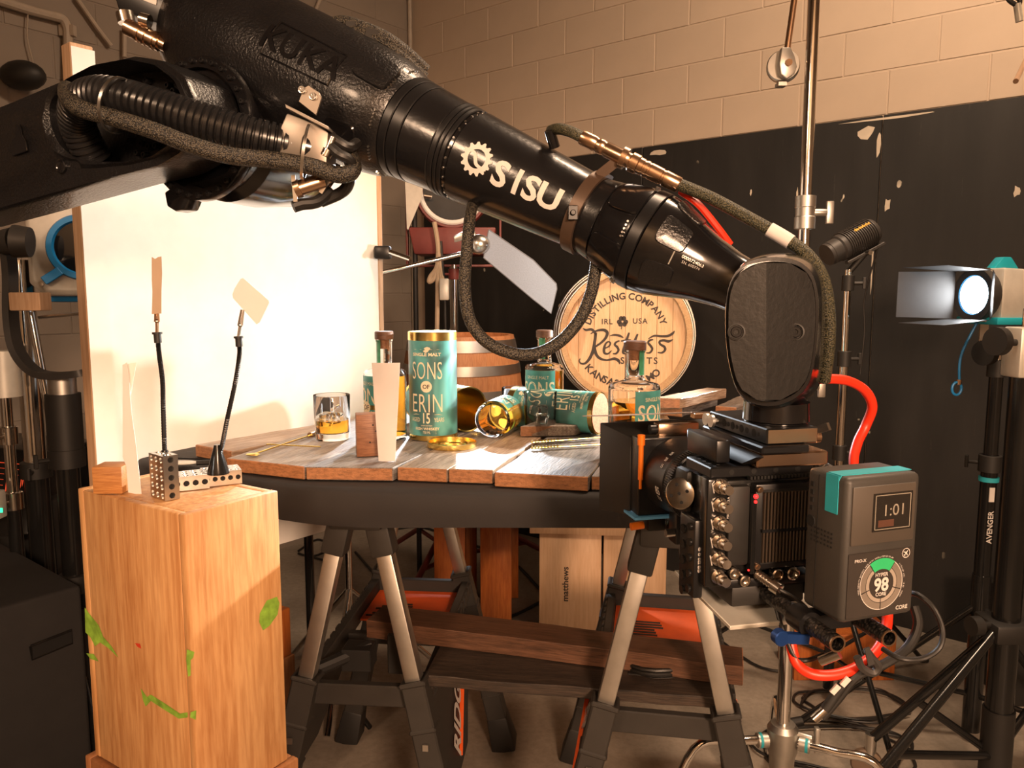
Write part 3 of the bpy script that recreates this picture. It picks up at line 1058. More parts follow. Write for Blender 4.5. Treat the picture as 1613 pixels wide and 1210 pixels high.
def arc_text(g, txt, rad, a0, a1, h, outward=True, sx=1.0):
    wds = [0.045 if ch == ' ' else glyphs(ch, h, sx, 0.03)[2] + h * 0.22 for ch in txt]
    tot, run = sum(wds), 0.0
    for i, ch in enumerate(txt):
        a = math.radians(a0 + (a1 - a0) * (run + wds[i] / 2) / tot)
        run += wds[i]
        if ch == ' ':
            continue
        up = V((math.cos(a), math.sin(a))) * (1 if outward else -1)
        xd = V((up.y, -up.x))
        c = V((math.cos(a), math.sin(a))) * rad
        put_text(g, ch, lambda x, y: hp(c.x + xd.x * x + up.x * y, c.y + xd.y * x + up.y * y), h, sx, 0.03)


arc_text(g, 'DISTILLING COMPANY', 0.655, 163, 16, 0.105)
arc_text(g, 'KANSAS CITY, MO', 0.80, 219, 314, 0.115, False)
put_text(g, 'IRL', lambda x, y: hp(x - 0.30, y + 0.235), 0.085, 1.0, 0.02, 1.15)
put_text(g, 'USA', lambda x, y: hp(x + 0.24, y + 0.245), 0.085, 1.0, 0.02, 1.15)
put_text(g, 'SPIRITS', lambda x, y: hp(x + 0.23, y - 0.41), 0.105, 1.0, 0.02, 1.3)
for a in (90, 210, 330):
    for s in (-1, 1):
        aa = math.radians(a + s * 24)
        c = (-0.05 + 0.055 * math.cos(aa), 0.235 + 0.055 * math.sin(aa))
        g.add([hp(c[0] + 0.040 * math.cos(t * math.pi / 6), c[1] + 0.040 * math.sin(t * math.pi / 6), 0.0002 + 0.00005 * a / 90) for t in range(12)], [tuple(range(12))])
g.add([hp(-0.06, 0.21), hp(-0.045, 0.21), hp(-0.06, 0.10), hp(-0.075, 0.115)], [(0, 1, 2, 3)])


def stroke(g, pts, ws, fn):
    """tapering pen stroke through crop-pixel points"""
    q = smooth_path([V((p[0], p[1], 0)) for p in pts], 6)
    m = len(q)
    L, R = [], []
    for i, p in enumerate(q):
        t = (q[min(i + 1, m - 1)] - q[max(i - 1, 0)]).normalized()
        n = V((-t.y, t.x, 0))
        f = i / (m - 1) * (len(ws) - 1)
        k = min(int(f), len(ws) - 2)
        wd = (ws[k] + (ws[k + 1] - ws[k]) * (f - k)) / 2
        L.append(fn(p + n * wd))
        R.append(fn(p - n * wd))
    g.add(L + R, [(i, i + 1, m + i + 1, m + i) for i in range(m - 1)])


# crop 900..1100 x 440..640 enlarged 6.05x: head centre about (520, 545), radius about 480
_k = [0]


def cp(p):
    _k[0] += 1e-8
    return hp((p.x - 515) / 480.0, (545 - p.y) / 480.0, 0.0003 + _k[0])


SW = [([(178, 485), (205, 500), (245, 495), (275, 520), (283, 545)], [4, 18, 22, 20, 12]),
      ([(283, 520), (275, 580), (262, 660), (235, 725), (200, 765), (168, 768), (152, 748), (160, 728)], [18, 24, 26, 24, 18, 14, 10, 8]),
      ([(240, 530), (290, 505), (345, 500), (372, 522), (360, 562), (325, 600), (290, 625), (272, 640)], [6, 16, 24, 26, 22, 18, 16, 10]),
      ([(275, 635), (285, 690), (315, 725), (370, 740), (430, 728), (465, 745), (472, 772)], [16, 24, 22, 14, 22, 24, 4]),
      ([(345, 650), (385, 630), (398, 605), (382, 592), (360, 610), (348, 650), (352, 682), (380, 688), (408, 662)], [10, 12, 14, 12, 16, 22, 20, 14, 8]),
      ([(395, 545), (430, 538), (470, 545), (500, 560)], [4, 16, 20, 6]),
      ([(470, 585), (445, 595), (432, 615), (452, 635), (462, 660), (445, 685), (418, 688)], [10, 16, 18, 20, 18, 16, 8]),
      ([(545, 520), (525, 580), (505, 650), (500, 680), (520, 690)], [14, 22, 24, 20, 8]),
      ([(480, 588), (520, 580), (560, 575)], [10, 14, 6]),
      ([(612, 530), (592, 580), (570, 640), (562, 675), (580, 690)], [14, 22, 24, 20, 8]),
      ([(612, 640), (648, 622), (662, 600), (648, 588), (628, 605), (615, 645), (622, 675), (650, 680), (680, 655)], [10, 12, 14, 12, 16, 22, 20, 14, 8]),
      ([(735, 575), (708, 580), (695, 600), (715, 625), (728, 650), (710, 678), (680, 680)], [10, 16, 18, 20, 18, 16, 8]),
      ([(695, 570), (740, 545), (800, 548), (850, 545), (885, 525), (900, 505)], [6, 16, 18, 20, 20, 4]),
      ([(890, 572), (855, 588), (815, 580), (785, 590), (790, 612), (820, 630), (828, 655), (805, 678), (770, 676)], [4, 22, 20, 18, 18, 20, 20, 16, 8])]
for pts, ws in SW:
    stroke(g, pts, ws, cp)
build(g, 'brand_lettering', K['ink'], br, local=True, label='burnt dark lettering and shamrock on the barrel head')

uc = at(727, 527, Y=3.62)
UL = 0.86
UMX = M.Translation(V((uc.x, uc.y, uc.z - UL)))
barrel('oak_barrel', 'upright reddish barrel behind the standing tube', UMX, 0.245, 0.295, UL, 26, K['oak_red'], K['oak_head'], [(0.03, 0.09), (0.15, 0.19), (0.28, 0.33), (0.68, 0.72), (0.80, 0.85), (0.92, 0.98)], 7)


# ------------------------------------------------------------------ whiskey bottles
def label_patch(g, r, z0, z1, a0, a1, n=14):
    rings = [[V((r * math.sin(a), -r * math.cos(a), z)) for a in [a0 + (a1 - a0) * i / n for i in range(n + 1)]] for z in (z0, z1)]
    return g.loft(rings, closed=False, caps=False)


def wrap(r):
    return lambda x, y: V((r * math.sin(x / r), -r * math.cos(x / r), y))


def disc_on(fn, cx, cy, r, n=16):
    g = G()
    rings = [[fn(cx + r * k / 4 * math.cos(2 * math.pi * i / n), cy + r * k / 4 * math.sin(2 * math.pi * i / n)) for i in range(n)] for k in (4, 3, 2, 1)]
    g.loft(rings, caps=False)
    g.f.append(tuple(range(3 * n, 4 * n)))
    return g


GREENS = plain('green_swirl_print', (0.06, 0.30, 0.16), 0.4, var=0.4, vscale=30)


def bottle(label, mtx, R, H, fill, group='whiskey bottles on the planks', name='whiskey_bottle', wall=0.05):
    """local: base at z 0, label faces local -y"""
    r = thing(name, label, 'bottle', mat=mtx, group=group)
    hb, rn = H * 0.63, R * 0.36
    out = [(0.0001, 0), (R * 0.9, 0), (R, R * 0.08), (R, hb * 0.97), (R * 0.97, hb), (R * 0.90, hb + R * 0.07), (R * 0.60, hb + R * 0.14), (rn * 1.12, hb + R * 0.20), (rn, hb + R * 0.30), (rn, H * 0.90), (rn * 1.12, H * 0.905), (rn * 1.12, H * 0.925)]
    t = R * wall
    inn = [(rn * 0.72, H * 0.925), (rn * 0.72, hb + R * 0.26), (R * 0.50, hb + R * 0.08), (R * 0.85, hb + R * 0.0), (R - t, hb * 0.94), (R - t, R * 0.22), (R * 0.8, R * 0.15), (0.0001, R * 0.15)]
    build(G().lathe(out + inn, n=40), 'glass_body', K['clear'], r, local=True, ang=50)
    zf = R * 0.16 + fill * (hb - R * 0.16)
    rl = R - t - 0.0004
    liq = [(0.0001, R * 0.16), (R * 0.79, R * 0.16), (rl, R * 0.23), (rl, min(zf, hb * 0.935)), (0.0001, min(zf, hb * 0.935))]
    build(G().lathe(liq, n=40), 'whiskey', K['whiskey'], r, local=True, ang=50)
    build(G().lathe([(0.0001, H * 0.84), (rn * 0.70, H * 0.84), (rn * 0.70, H * 0.926), (0.0001, H * 0.926)], n=20), 'cork', K['corktan'], r, local=True)
    build(G().lathe([(0.0001, H * 0.9265), (rn * 1.2, H * 0.9265), (rn * 1.22, H * 0.935), (rn * 1.22, H * 0.99), (rn * 1.12, H), (0.0001, H)], n=24), 'stopper', K['cork'], r, local=True)
    lb = build(label_patch(G(), R + 0.0006, hb * 0.10, hb * 0.95, -0.95, 0.95), 'label', K['teal'], r, local=True)
    build(label_patch(G(), R + 0.001, hb * 0.46, hb * 0.53, -0.95, 0.95), 'label_band', K['gold'], lb, local=True)
    g = G()
    fn = wrap(R + 0.0012)
    put_text(g, 'SONS', lambda x, y: fn(x, y + hb * 0.66), hb * 0.22, 0.72, 0.01, 1.05)
    put_text(g, 'ERIN', lambda x, y: fn(x, y + hb * 0.33), hb * 0.22, 0.72, 0.01, 1.05)
    put_text(g, 'AGED 15 YEARS', lambda x, y: fn(x, y + hb * 0.16), hb * 0.05, 0.9)
    put_text(g, 'SINGLE MALT', lambda x, y: fn(x, y + hb * 0.84), hb * 0.05, 0.9)
    build(g, 'label_lettering', K['cream'], lb, local=True)
    g = G()
    fd = wrap(R + 0.0016)
    g = disc_on(fd, 0, hb * 0.495, hb * 0.085)
    build(g, 'label_disc', K['cream'], lb, local=True)
    g = G()
    fo = wrap(R + 0.0022)
    put_text(g, 'OF', lambda x, y: fo(x, y + hb * 0.495), hb * 0.07, 1.0, 0.01)
    build(g, 'disc_lettering', K['ink'], lb, local=True)
    g = label_patch(G(), rn + 0.0007, hb + R * 0.40, H * 0.92, -0.5, 0.5, 6)
    build(g, 'neck_strip', GREENS, r, local=True)
    return r


PZ = 1.2012


def stand_at(px, py, z=PZ, yaw=0.0):
    p = at(px, py, z=z)
    return M.Translation(p) @ M.Rotation(math.radians(yaw), 4, 'Z')


def rpx(p, n):
    return n * proj(p)[2] / F


p1_ = at(608, 690, z=PZ)
bottle('whiskey bottle mostly hidden by the white card strip', stand_at(608, 690, yaw=-48), rpx(p1_, 33), rpx(p1_, 168), 0.97)
p2_ = at(857, 672, z=PZ)
bottle('whiskey bottle with teal label behind the clear glass of ice', stand_at(857, 672, yaw=-24), rpx(p2_, 30), rpx(p2_, 152), 0.97)
p3_ = at(997, 722, z=PZ)
bottle('half-full whiskey bottle standing behind the matte box', stand_at(997, 722, yaw=48), rpx(p3_, 40), rpx(p3_, 185), 0.78)
# bottle lying with its thick base towards the camera
p4_ = at(775, 690, z=PZ)
R4 = rpx(p4_, 29)
ly = V((0.28, 0.96, 0)).normalized()
lx = V((ly.y, -ly.x, 0))
bottle('whiskey bottle lying on its side with its base towards us', axes(V((p4_.x, p4_.y, PZ + R4)), V((0, 0, -1)).cross(ly), V((0, 0, -1)), ly), R4, R4 * 4.6, 0.97, wall=0.16)


# ------------------------------------------------------------------ gift tubes
def tube_art(r_, R, H):
    """printed wrapper, lettering and emblem; front is local -y"""
    body = build(G().lathe([(R, H * 0.045), (R, H * 0.925)], n=48, caps=False), 'wrapper', K['wrapper'], r_, local=True)
    fn = wrap(R + 0.0008)
    g = G()
    g.cut()
    put_text(g, 'SONS', lambda x, y: fn(x, y + H * 0.652), H * 0.16, 0.66, -0.008, 1.08, fit=1.32 * R)
    g.cut()
    put_text(g, 'ERIN', lambda x, y: fn(x, y + H * 0.352), H * 0.17, 0.68, -0.008, 1.08, fit=1.32 * R)
    g.cut()
    put_text(g, 'SINGLE MALT', lambda x, y: fn(x, y + H * 0.798), H * 0.028, 1.15, 0.03)
    g.cut()
    put_text(g, 'AGED', lambda x, y: fn(x - R * 0.52, y + H * 0.197), H * 0.038, 0.7, 0.0)
    g.cut()
    put_text(g, '15', lambda x, y: fn(x, y + H * 0.213), H * 0.095, 0.62, 0.01)
    g.cut()
    put_text(g, 'YEARS', lambda x, y: fn(x + R * 0.52, y + H * 0.197), H * 0.038, 0.62, 0.0)
    g.cut()
    put_text(g, 'IMPORTED', lambda x, y: fn(x, y + H * 0.142), H * 0.012, 1.3)
    g.cut()
    put_text(g, 'IRISH WHISKEY', lambda x, y: fn(x, y + H * 0.114), H * 0.024, 1.0, 0.02)
    g.cut()
    put_text(g, '750 ML', lambda x, y: fn(x, y + H * 0.080), H * 0.024, 0.7)
    for s in (-1, 1):
        g.cut()
        g.add([fn(s * R * a, H * b) for a, b in ((0.18, 0.842), (0.55, 0.842), (0.55, 0.844), (0.18, 0.844))], [(0, 1, 2, 3)])
        g.cut()
        g.add([fn(s * R * a, H * b) for a, b in ((0.30, 0.245), (0.68, 0.238), (0.50, 0.25))], [(0, 1, 2)])
    em = [(-0.10, 0.822), (0.0, 0.815), (0.10, 0.824), (0.13, 0.838), (0.20, 0.846), (0.16, 0.862), (0.06, 0.868), (-0.04, 0.86), (-0.08, 0.85), (-0.02, 0.842), (-0.10, 0.834)]
    g.cut()
    g.add([fn(R * a, H * b) for a, b in em], [tuple(range(len(em)))])
    build(g, 'tube_lettering', K['cream'], body, local=True, each=True)
    build(disc_on(wrap(R + 0.0011), 0, H * 0.504, H * 0.054), 'emblem_disc', K['cream'], body, local=True)
    g = G()
    put_text(g, 'OF', lambda x, y: wrap(R + 0.0019)(x, y + H * 0.504), H * 0.036, 1.0, 0.02)
    build(g, 'disc_lettering', K['ink'], body, local=True)


def wrapper_mat():
    m, nt, b = nodes('teal_printed_wrapper')
    n1 = noise(nt, 7, 2, 0.4, (1, 1, 0.9), 1.2)
    c = ramp(nt, n1, [(0.30, (0.055, 0.10, 0.11)), (0.42, (0.07, 0.20, 0.19)), (0.5, (0.12, 0.42, 0.41)), (0.62, (0.19, 0.55, 0.53)), (0.74, (0.10, 0.36, 0.24))])
    nt.links.new(c, b.inputs['Base Color'])
    b.inputs['Roughness'].default_value = 0.3
    return m


K['wrapper'] = wrapper_mat()


def gift_tube(label, mtx, R, H, lid=True, cork=False):
    r_ = thing('gift_tube', label, 'tube', mat=mtx, group='printed whiskey gift tubes')
    build(G().lathe([(0.0001, 0.001), (R - 0.001, 0.001), (R + 0.0006, 0), (R + 0.0006, H * 0.046), (R - 0.002, H * 0.046)], n=48), 'bottom_rim', K['gold'], r_, local=True)
    if cork:
        build(G().lathe([(0.0001, -0.0015), (R * 0.94, -0.0015), (R * 0.94, 0.0005), (0.0001, 0.0005)], n=40), 'base_disc', K['corktan'], r_, local=True)
    if lid:
        build(G().lathe([(R - 0.002, H * 0.922), (R + 0.0008, H * 0.922), (R + 0.0008, H * 0.995), (R - 0.001, H)], n=48), 'top_rim', K['gold'], r_, local=True)
        build(G().lathe([(0.0001, H * 0.985), (R - 0.004, H * 0.985), (R - 0.002, H * 0.999), (0.0001, H * 0.988)], n=48), 'lid', K['alu'], r_, local=True)
    else:
        build(G().lathe([(R - 0.003, H * 0.06), (R - 0.003, H * 0.99), (R + 0.0008, H), (R + 0.0008, H * 0.922), (R, H * 0.92)], n=48, caps=False), 'open_rim', K['gold'], r_, local=True)
    tube_art(r_, R, H)
    return r_


q = at(683, 688, z=PZ)
gift_tube('upright teal gift tube with gold rims and SONS OF ERIN lettering', stand_at(683, 688, yaw=-10), rpx(q, 37.5), rpx(q, 166))
TR = rpx(q, 37.5) * 0.98
TH = rpx(q, 166)


def lying(px, py, dirv, R, z=PZ, roll=0.0, flip=False):
    """axis runs along dirv from a base whose centre is seen at px, py"""
    dv = V(dirv).normalized()
    c = at(px, py, z=z + R)
    side = Z.cross(dv).normalized()
    yl = -Z
    xl = yl.cross(dv)
    return axes(c, xl, yl, dv) @ M.Rotation(math.radians(roll), 4, 'Z')


def lying_mouth(px, py, d, R, H, roll):
    c = at(px, py, z=PZ + R)
    d = d.normalized()
    return axes(c - d * H, (-Z).cross(d), -Z, d) @ M.Rotation(math.radians(roll), 4, 'Z')


# printed tube lying right, cork-brown base towards us
gift_tube('teal gift tube lying on its side with its brown base facing the right bottle', lying(945, 651, (-0.62, 0.36, 0), TR * 0.92, roll=-42), TR * 0.92, TH * 0.95, cork=True)
# open empty tube lying behind the standing one
gift_tube('open gift tube lying behind the upright tube, gold-rimmed mouth showing', lying_mouth(738, 645, V((0.6, -0.8, 0)), TR, TH * 0.92, 30), TR, TH * 0.92, lid=False)
# loose lid
q = at(712, 703, z=PZ)
RLd = rpx(q, 38)
tag(build(G().lathe([(0.0001, 0), (RLd, 0), (RLd + 0.001, 0.002), (RLd + 0.001, 0.013), (RLd - 0.002, 0.014), (RLd - 0.003, 0.004), (RLd * 0.6, 0.0045), (RLd * 0.58, 0.0025), (0.0001, 0.0025)], n=48), 'tube_lid', K['gold'], m=M.Translation(V((q.x, q.y, PZ))), local=True), 'shallow gold metal lid lying in front of the upright tube', 'lid')


# ------------------------------------------------------------------ glasses
def rocks_glass(label, px, py, rp, hp_, whiskey=True, seed=1, ice=3):
    p = at(px, py, z=PZ)
    R, H = rpx(p, rp), rpx(p, hp_)
    r = thing('rocks_glass', label, 'glass', (p.x, p.y, PZ), group='rocks glasses')
    t = R * 0.035
    prof = [(0.0001, 0), (R * 0.88, 0), (R * 0.93, H * 0.03), (R, H * 0.985), (R - t / 2, H), (R - t, H * 0.985), (R * 0.93 - t, H * 0.18), (R * 0.8, H * 0.15), (0.0001, H * 0.15)]
    build(G().lathe(prof, n=40), 'tumbler', K['clear'], r, local=True, ang=50)
    if whiskey:
        rl = R * 0.945 - t
        build(G().lathe([(0.0001, H * 0.153), (R * 0.8, H * 0.155), (rl - 0.001, H * 0.19), (rl, H * 0.44), (0.0001, H * 0.44)], n=40), 'whiskey', K['whiskey'], r, local=True, ang=50)
    random.seed(seed)
    for k in range(ice):
        a = 2.1 * k + seed
        e = R * 0.62
        m = M.Translation(V((R * 0.36 * math.cos(a), R * 0.36 * math.sin(a), H * (0.42 if whiskey else 0.36) + k * H * 0.07))) @ M.Rotation(random.uniform(0, 3), 4, 'Z') @ M.Rotation(random.uniform(-0.5, 0.5), 4, 'X')
        build(G().box((0, 0, 0), (e, e * 0.9, e * 0.85), m), 'ice_cube', K['ice'], r, local=True, bevel=e * 0.15)
    # cut lines
    g = G()
    for k in range(10):
        a = 2 * math.pi * k / 10
        g.cut().tube([V((R * 0.97 * math.cos(a), R * 0.97 * math.sin(a), H * 0.45)), V((R * 0.99 * math.cos(a), R * 0.99 * math.sin(a), H * 0.85))], R * 0.018, 5)
    build(g, 'cut_line', K['clear'], r, local=True, each=True)
    return r


rocks_glass('rocks glass of whiskey and ice at the left of the props', 524, 691, 28.5, 70, True, 3)
rocks_glass('clear rocks glass holding only ice before the middle bottle', 851, 684, 26, 68, False, 5, 4)
rocks_glass('small clear empty glass behind the lying bottle', 812, 652, 22, 42, False, 8, 2)

# ------------------------------------------------------------------ small props on the planks
p = at(590, 716, z=PZ)
wb = thing('wood_block', 'brown drilled wood block propping the white card on the planks', 'block', mat=M.Translation(V((p.x, p.y, PZ))) @ M.Rotation(math.radians(14), 4, 'Z'))
wx, wz = rpx(p, 46), rpx(p, 66)
build(G().box((-0.008, 0, wz / 2), (wx, wx * 0.62, wz)), 'body', K['block_wood'], wb, local=True, bevel=0.002)
g = G()
for a, b in ((-0.004, 0.75), (0.010, 0.78), (0.003, 0.60), (-0.012, 0.34)):
    g.cut().cyl((a, -wx * 0.31 - 0.0006, wz * b), (a, -wx * 0.31 + 0.004, wz * b), 0.0022, n=8)
build(g, 'drilled_hole', K['dark'], wb, local=True, each=True)
p = at(609, 727, z=PZ)
h0 = rpx(p, 155)
g = G()
rows = []
for i in range(8):
    t = i / 7
    wv = 0.020 + 0.014 * t
    rows.append([V((p.x + wv * s, p.y - 0.0 + 0.012 * t + 0.004 * (s * s) + (0.005 if k else 0), PZ + h0 * t)) for k in (0,) for s in (-1, -0.5, 0, 0.5, 1)])
g.loft(rows, closed=False, caps=False)
n = len(g.v)
g.v += [v + V((0, 0.0012, 0)) for v in g.v[:n]]
g.f += [tuple(i + n for i in reversed(f)) for f in list(g.f)]
for i in range(7):
    for a in (0, 4):
        g.f.append((i * 5 + a, (i + 1) * 5 + a, n + (i + 1) * 5 + a, n + i * 5 + a))
tag(build(g, 'bounce_card', K['card']), 'tall curved white card strip leaning on the brown wood block', 'card')
# bar spoon
sp_ = thing('bar_spoon', 'long gold bar spoon lying at the left front planks', 'spoon', at(470, 690, z=PZ))
a, b = at(398, 716, z=PZ + 0.004), at(488, 686, z=PZ + 0.004)
build(G().cyl(a, b, 0.0022, n=8), 'handle', K['gold'], sp_)
build(G().cyl(b, b + (b - a).normalized() * 0.022, 0.009, n=12), 'end_weight', K['gold_metal'], sp_)
build(G().ball(a, 0.012, 10, (1.5, 0.9, 0.3)), 'bowl', K['gold'], sp_)
b2, a2 = at(505, 704, z=PZ + 0.003), at(420, 700, z=PZ + 0.003)
tag(build(G().cyl(a2, b2, 0.0018, n=8), 'cocktail_pick', K['gold']), 'thin gold cocktail pick lying beside the bar spoon', 'pick')
# ice tongs
tg = thing('ice_tongs', 'gold serrated ice tongs lying below the glass of ice', 'tongs', at(880, 702, z=PZ))
for k, (y0, y1) in enumerate(((697, 689), (706, 700))):
    a, b = at(836, y0, z=PZ + 0.006), at(945, y1, z=PZ + 0.006)
    g = G().beam(a, b, 0.012, 0.003, (0, 0, 1))
    arm = build(g, 'tong_arm', K['gold'], tg, bevel=0.001, seg=1)
    g = G()
    for j in range(9):
        g.cut().box(a + (b - a) * (0.02 + 0.045 * j) + V((0, 0, 0.003)), (0.004, 0.013, 0.004))
    build(g, 'tooth', K['gold'], arm, each=True)
# pale paddle at the far side of the tall box
q = at(286, 729, z=TZ + 0.012)
pd = thing('hand_paddle', 'small pale oval paddle with black handle beside the gooseneck base', 'paddle', q)
build(G().ball(q, 0.042, 16, (1, 0.55, 0.10)), 'blade', K['silver_paint'], pd)
build(G().cyl(q + V((0.038, 0.0, 0)), q + V((0.10, 0.015, 0)), 0.007, n=10), 'handle', K['blk'], pd)

# ------------------------------------------------------------------ things on the tall box
UN = 0.0282


def drilled(label, mtx, nx, ny, nz):
    """setup block with bored holes on all faces; unit cells"""
    r = thing('setup_block', label, 'block', mat=mtx, group='drilled steel setup blocks')
    W, D, H = nx[0], ny[0], nz[0]
    g, gh = G(), G()

    def face(o, u, v, lu, lv, cu, cv):
        o, u, v = V(o), V(u), V(v)
        nrm = u.cross(v)
        eu, ev = lu / cu, lv / cv
        rr = min(eu, ev) * 0.34
        for i in range(cu):
            for j in range(cv):
                c = o + u * (eu * (i + .5)) + v * (ev * (j + .5))
                sq, ci, inn = [], [], []
                for k in range(12):
                    a = 2 * math.pi * (k + 0.5) / 12
                    ca, sa = math.cos(a), math.sin(a)
                    s = 1 / max(abs(ca), abs(sa))
                    sq.append(c + u * (ca * s * eu / 2) + v * (sa * s * ev / 2))
                    ci.append(c + u * (ca * rr) + v * (sa * rr))
                    inn.append(c + u * (ca * rr * 0.8) + v * (sa * rr * 0.8) - nrm * 0.004)
                b = len(g.v)
                g.v += sq + ci + inn
                for k in range(12):
                    l = (k + 1) % 12
                    g.f += [(b + k, b + l, b + 12 + l, b + 12 + k), (b + 12 + k, b + 12 + l, b + 24 + l, b + 24 + k)]
                # square corners
                for sx in (-1, 1):
                    for sy in (-1, 1):
                        cc = c + u * (sx * eu / 2) + v * (sy * ev / 2)
                        ks = sorted(range(12), key=lambda k: (sq[k] - cc).length)[:2]
                        bb_ = len(g.v)
                        g.v += [cc, sq[ks[0]], sq[ks[1]]]
                        g.f.append((bb_, bb_ + 1, bb_ + 2))
                gh.cut()
                b = len(gh.v)
                gh.v += [p_ + nrm * 0.0001 for p_ in inn]
                gh.f.append(tuple(range(b, b + 12)))

    x, y, z = V((1, 0, 0)), V((0, 1, 0)), V((0, 0, 1))
    face((-W / 2, -D / 2, 0), x, z, W, H, nx[1], nz[1])
    face((-W / 2, D / 2, 0), z, x, H, W, nz[1], nx[1])
    face((-W / 2, -D / 2, 0), z, y, H, D, nz[1], ny[1])
    face((W / 2, -D / 2, 0), y, z, D, H, ny[1], nz[1])
    face((-W / 2, -D / 2, H), x, y, W, D, nx[1], ny[1])
    g.add([(-W / 2, -D / 2, 0), (W / 2, -D / 2, 0), (W / 2, D / 2, 0), (-W / 2, D / 2, 0)], [(3, 2, 1, 0)])
    build(g, 'body', K['steel'], r, local=True, ang=25)
    build(gh, 'bored_hole', K['dark'], r, local=True, each=True)
    return r


CZ = CT1 + 0.0005
p = at(253, 788, z=CZ)
drilled('drilled steel block standing upright at the edge of the tall box', M.Translation(p) @ M.Rotation(math.radians(52), 4, 'Z') @ M.Rotation(math.radians(-90), 4, 'Z'), (UN * 2, 3), (UN, 1), (UN * 3, 5)).matrix_basis = M.Translation(p + V((0.0, 0.02, 0))) @ M.Rotation(math.radians(-40), 4, 'Z')
p = at(287, 771, z=CZ)
drilled('drilled steel block lying flat between two other steel blocks', M.Translation(p + V((0, 0.015, 0))) @ M.Rotation(math.radians(28), 4, 'Z'), (UN * 3, 5), (UN * 2, 3), (UN, 1))
p = at(345, 762, z=CZ)
drilled('drilled steel block lying flat under the black cone base', M.Translation(p + V((0, 0.012, 0))) @ M.Rotation(math.radians(28), 4, 'Z'), (UN * 2.6, 5), (UN * 2, 3), (UN, 1))


def gooseneck(label, pts, Y, base, cardpts, mat, cup):
    b0_ = at(*base, z=CZ + UN + 0.001)
    r = thing('gooseneck_holder', label, 'holder', b0_, group=None)
    Yb = b0_.y
    path = smooth_path([b0_ + Z * 0.035] + [at(a, b, Y=Yb) for a, b in pts], 10)
    k = len(path)
    fine = []
    rad = []
    for i in range(k - 1):
        for j in range(3):
            fine.append(path[i].lerp(path[i + 1], j / 3))
            rad.append(0.0042 if (len(fine) % 2) else 0.0050)
    build(G().tube(fine, rad, 8), 'gooseneck', K['robot_satin'], r)
    build(G().lathe([(0.0001, 0), (0.021, 0), (0.021, 0.004), (0.008, 0.05), (0.006, 0.058), (0.0001, 0.058)], M.Translation(b0_), 20), 'cone_base', K['blk_gloss'], r)
    e = path[-1]
    t = (path[-1] - path[-4]).normalized()
    g = G().cyl(e, e + t * 0.018, 0.0068, n=12)
    g.cyl(e + t * 0.016, e + t * 0.020, 0.009, n=12)
    build(g, 'collar', K['blk'], r)
    e2 = e + t * 0.02
    tip = at(*cup, Y=Yb)
    g = G().beam(e2, e2.lerp(tip, 0.45), 0.004, 0.006, (0, 1, 0))
    g.beam(e2.lerp(tip, 0.4) + V((-0.003, 0, 0)), tip + V((-0.001, -0.002, 0)), 0.004, 0.003, (0, 1, 0))
    g.beam(e2.lerp(tip, 0.4) + V((0.003, 0, 0)), tip + V((0.001, 0.002, 0)), 0.004, 0.003, (0, 1, 0))
    g.ball(e2.lerp(tip, 0.42), 0.0045, 8)
    build(g, 'crocodile_clip', K['gold_metal'] if mat is K['tan_card'] else K['steel'], r)
    return r, Yb


r, Yb = gooseneck('black gooseneck with cone base holding the tilted white card', [(349, 705), (358, 660), (371, 600), (377, 560), (377, 546)], 1.42, (344, 746), None, K['card'], (382, 488))
cpts = [(366, 464), (369, 455), (379, 439), (383, 438), (423, 473), (424, 477), (409, 508), (404, 511), (367, 470)]
tag(build(G().extr([at(a, b, Y=Yb - 0.004 + 0.0004 * (a - 366)) for a, b in cpts], (0, 0.0012, 0)), 'bounce_card', K['card']), 'small rounded white card tilted in the gooseneck clip', 'card')
r, Yb = gooseneck('thin gooseneck behind the upright steel block holding the tan strip', [(259, 700), (257, 640), (256, 600), (251, 560), (249, 540)], 1.42, (262, 756), None, K['tan_card'], (247, 482))
cpts = [(239, 405), (244, 408), (249, 405), (254, 404), (255, 430), (254, 460), (254, 494), (239, 495), (240, 460), (239, 440)]
tag(build(G().extr([at(a, b, Y=Yb - 0.004) for a, b in cpts], (0, 0.0012, 0)), 'bounce_card', K['tan_card']), 'narrow torn tan card strip upright in the left gooseneck clip', 'card')
p = at(176, 775, z=CZ)
obx = M.Translation(p) @ M.Rotation(math.atan2(ux.y, ux.x) - 0.95, 4, 'Z')
tag(build(G().box((0, 0.01, 0.0265), (0.056, 0.052, 0.053)), 'wood_block', K['orange_block'], m=obx, local=True, bevel=0.002), 'small orange wood cube at the back corner of the tall box', 'block')
# leaning white card
Yc = at(208, 778, z=CZ).y + 0.005
cpts = [(193, 575), (200, 571), (203, 590), (207, 650), (214, 700), (223, 780), (202, 776), (199, 735), (193, 720)]
g = G().extr([at(a, b, Y=Yc) for a, b in cpts], (0, 0.0014, 0))
tag(build(g, 'bounce_card', K['card']), 'tall tapering white card leaning behind the orange wood cube', 'card')
cpts = [(194, 574), (215, 571), (206, 622), (203, 600)]
build(G().extr([at(a, b, Y=Yc + 0.004) for a, b in cpts], (0, 0.001, 0)), 'card_fold', K['white'], bpy.data.objects['bounce_card.003'])

# ------------------------------------------------------------------ robot arm
AA, AB = at(450, 110, Y=1.36), at(1060, 400, Y=1.09)
AX = (AB - AA).normalized()
mid = (AA + AB) / 2
EF = V((0, 0, EYE)) - mid
EF = (EF - AX * EF.dot(AX)).normalized()
EU = EF.cross(AX)


def s_at(px):
    lo, hi = -0.6, 1.2
    for _ in range(40):
        m_ = (lo + hi) / 2
        if proj(AA + AX * m_)[0] < px:
            lo = m_
        else:
            hi = m_
    return lo


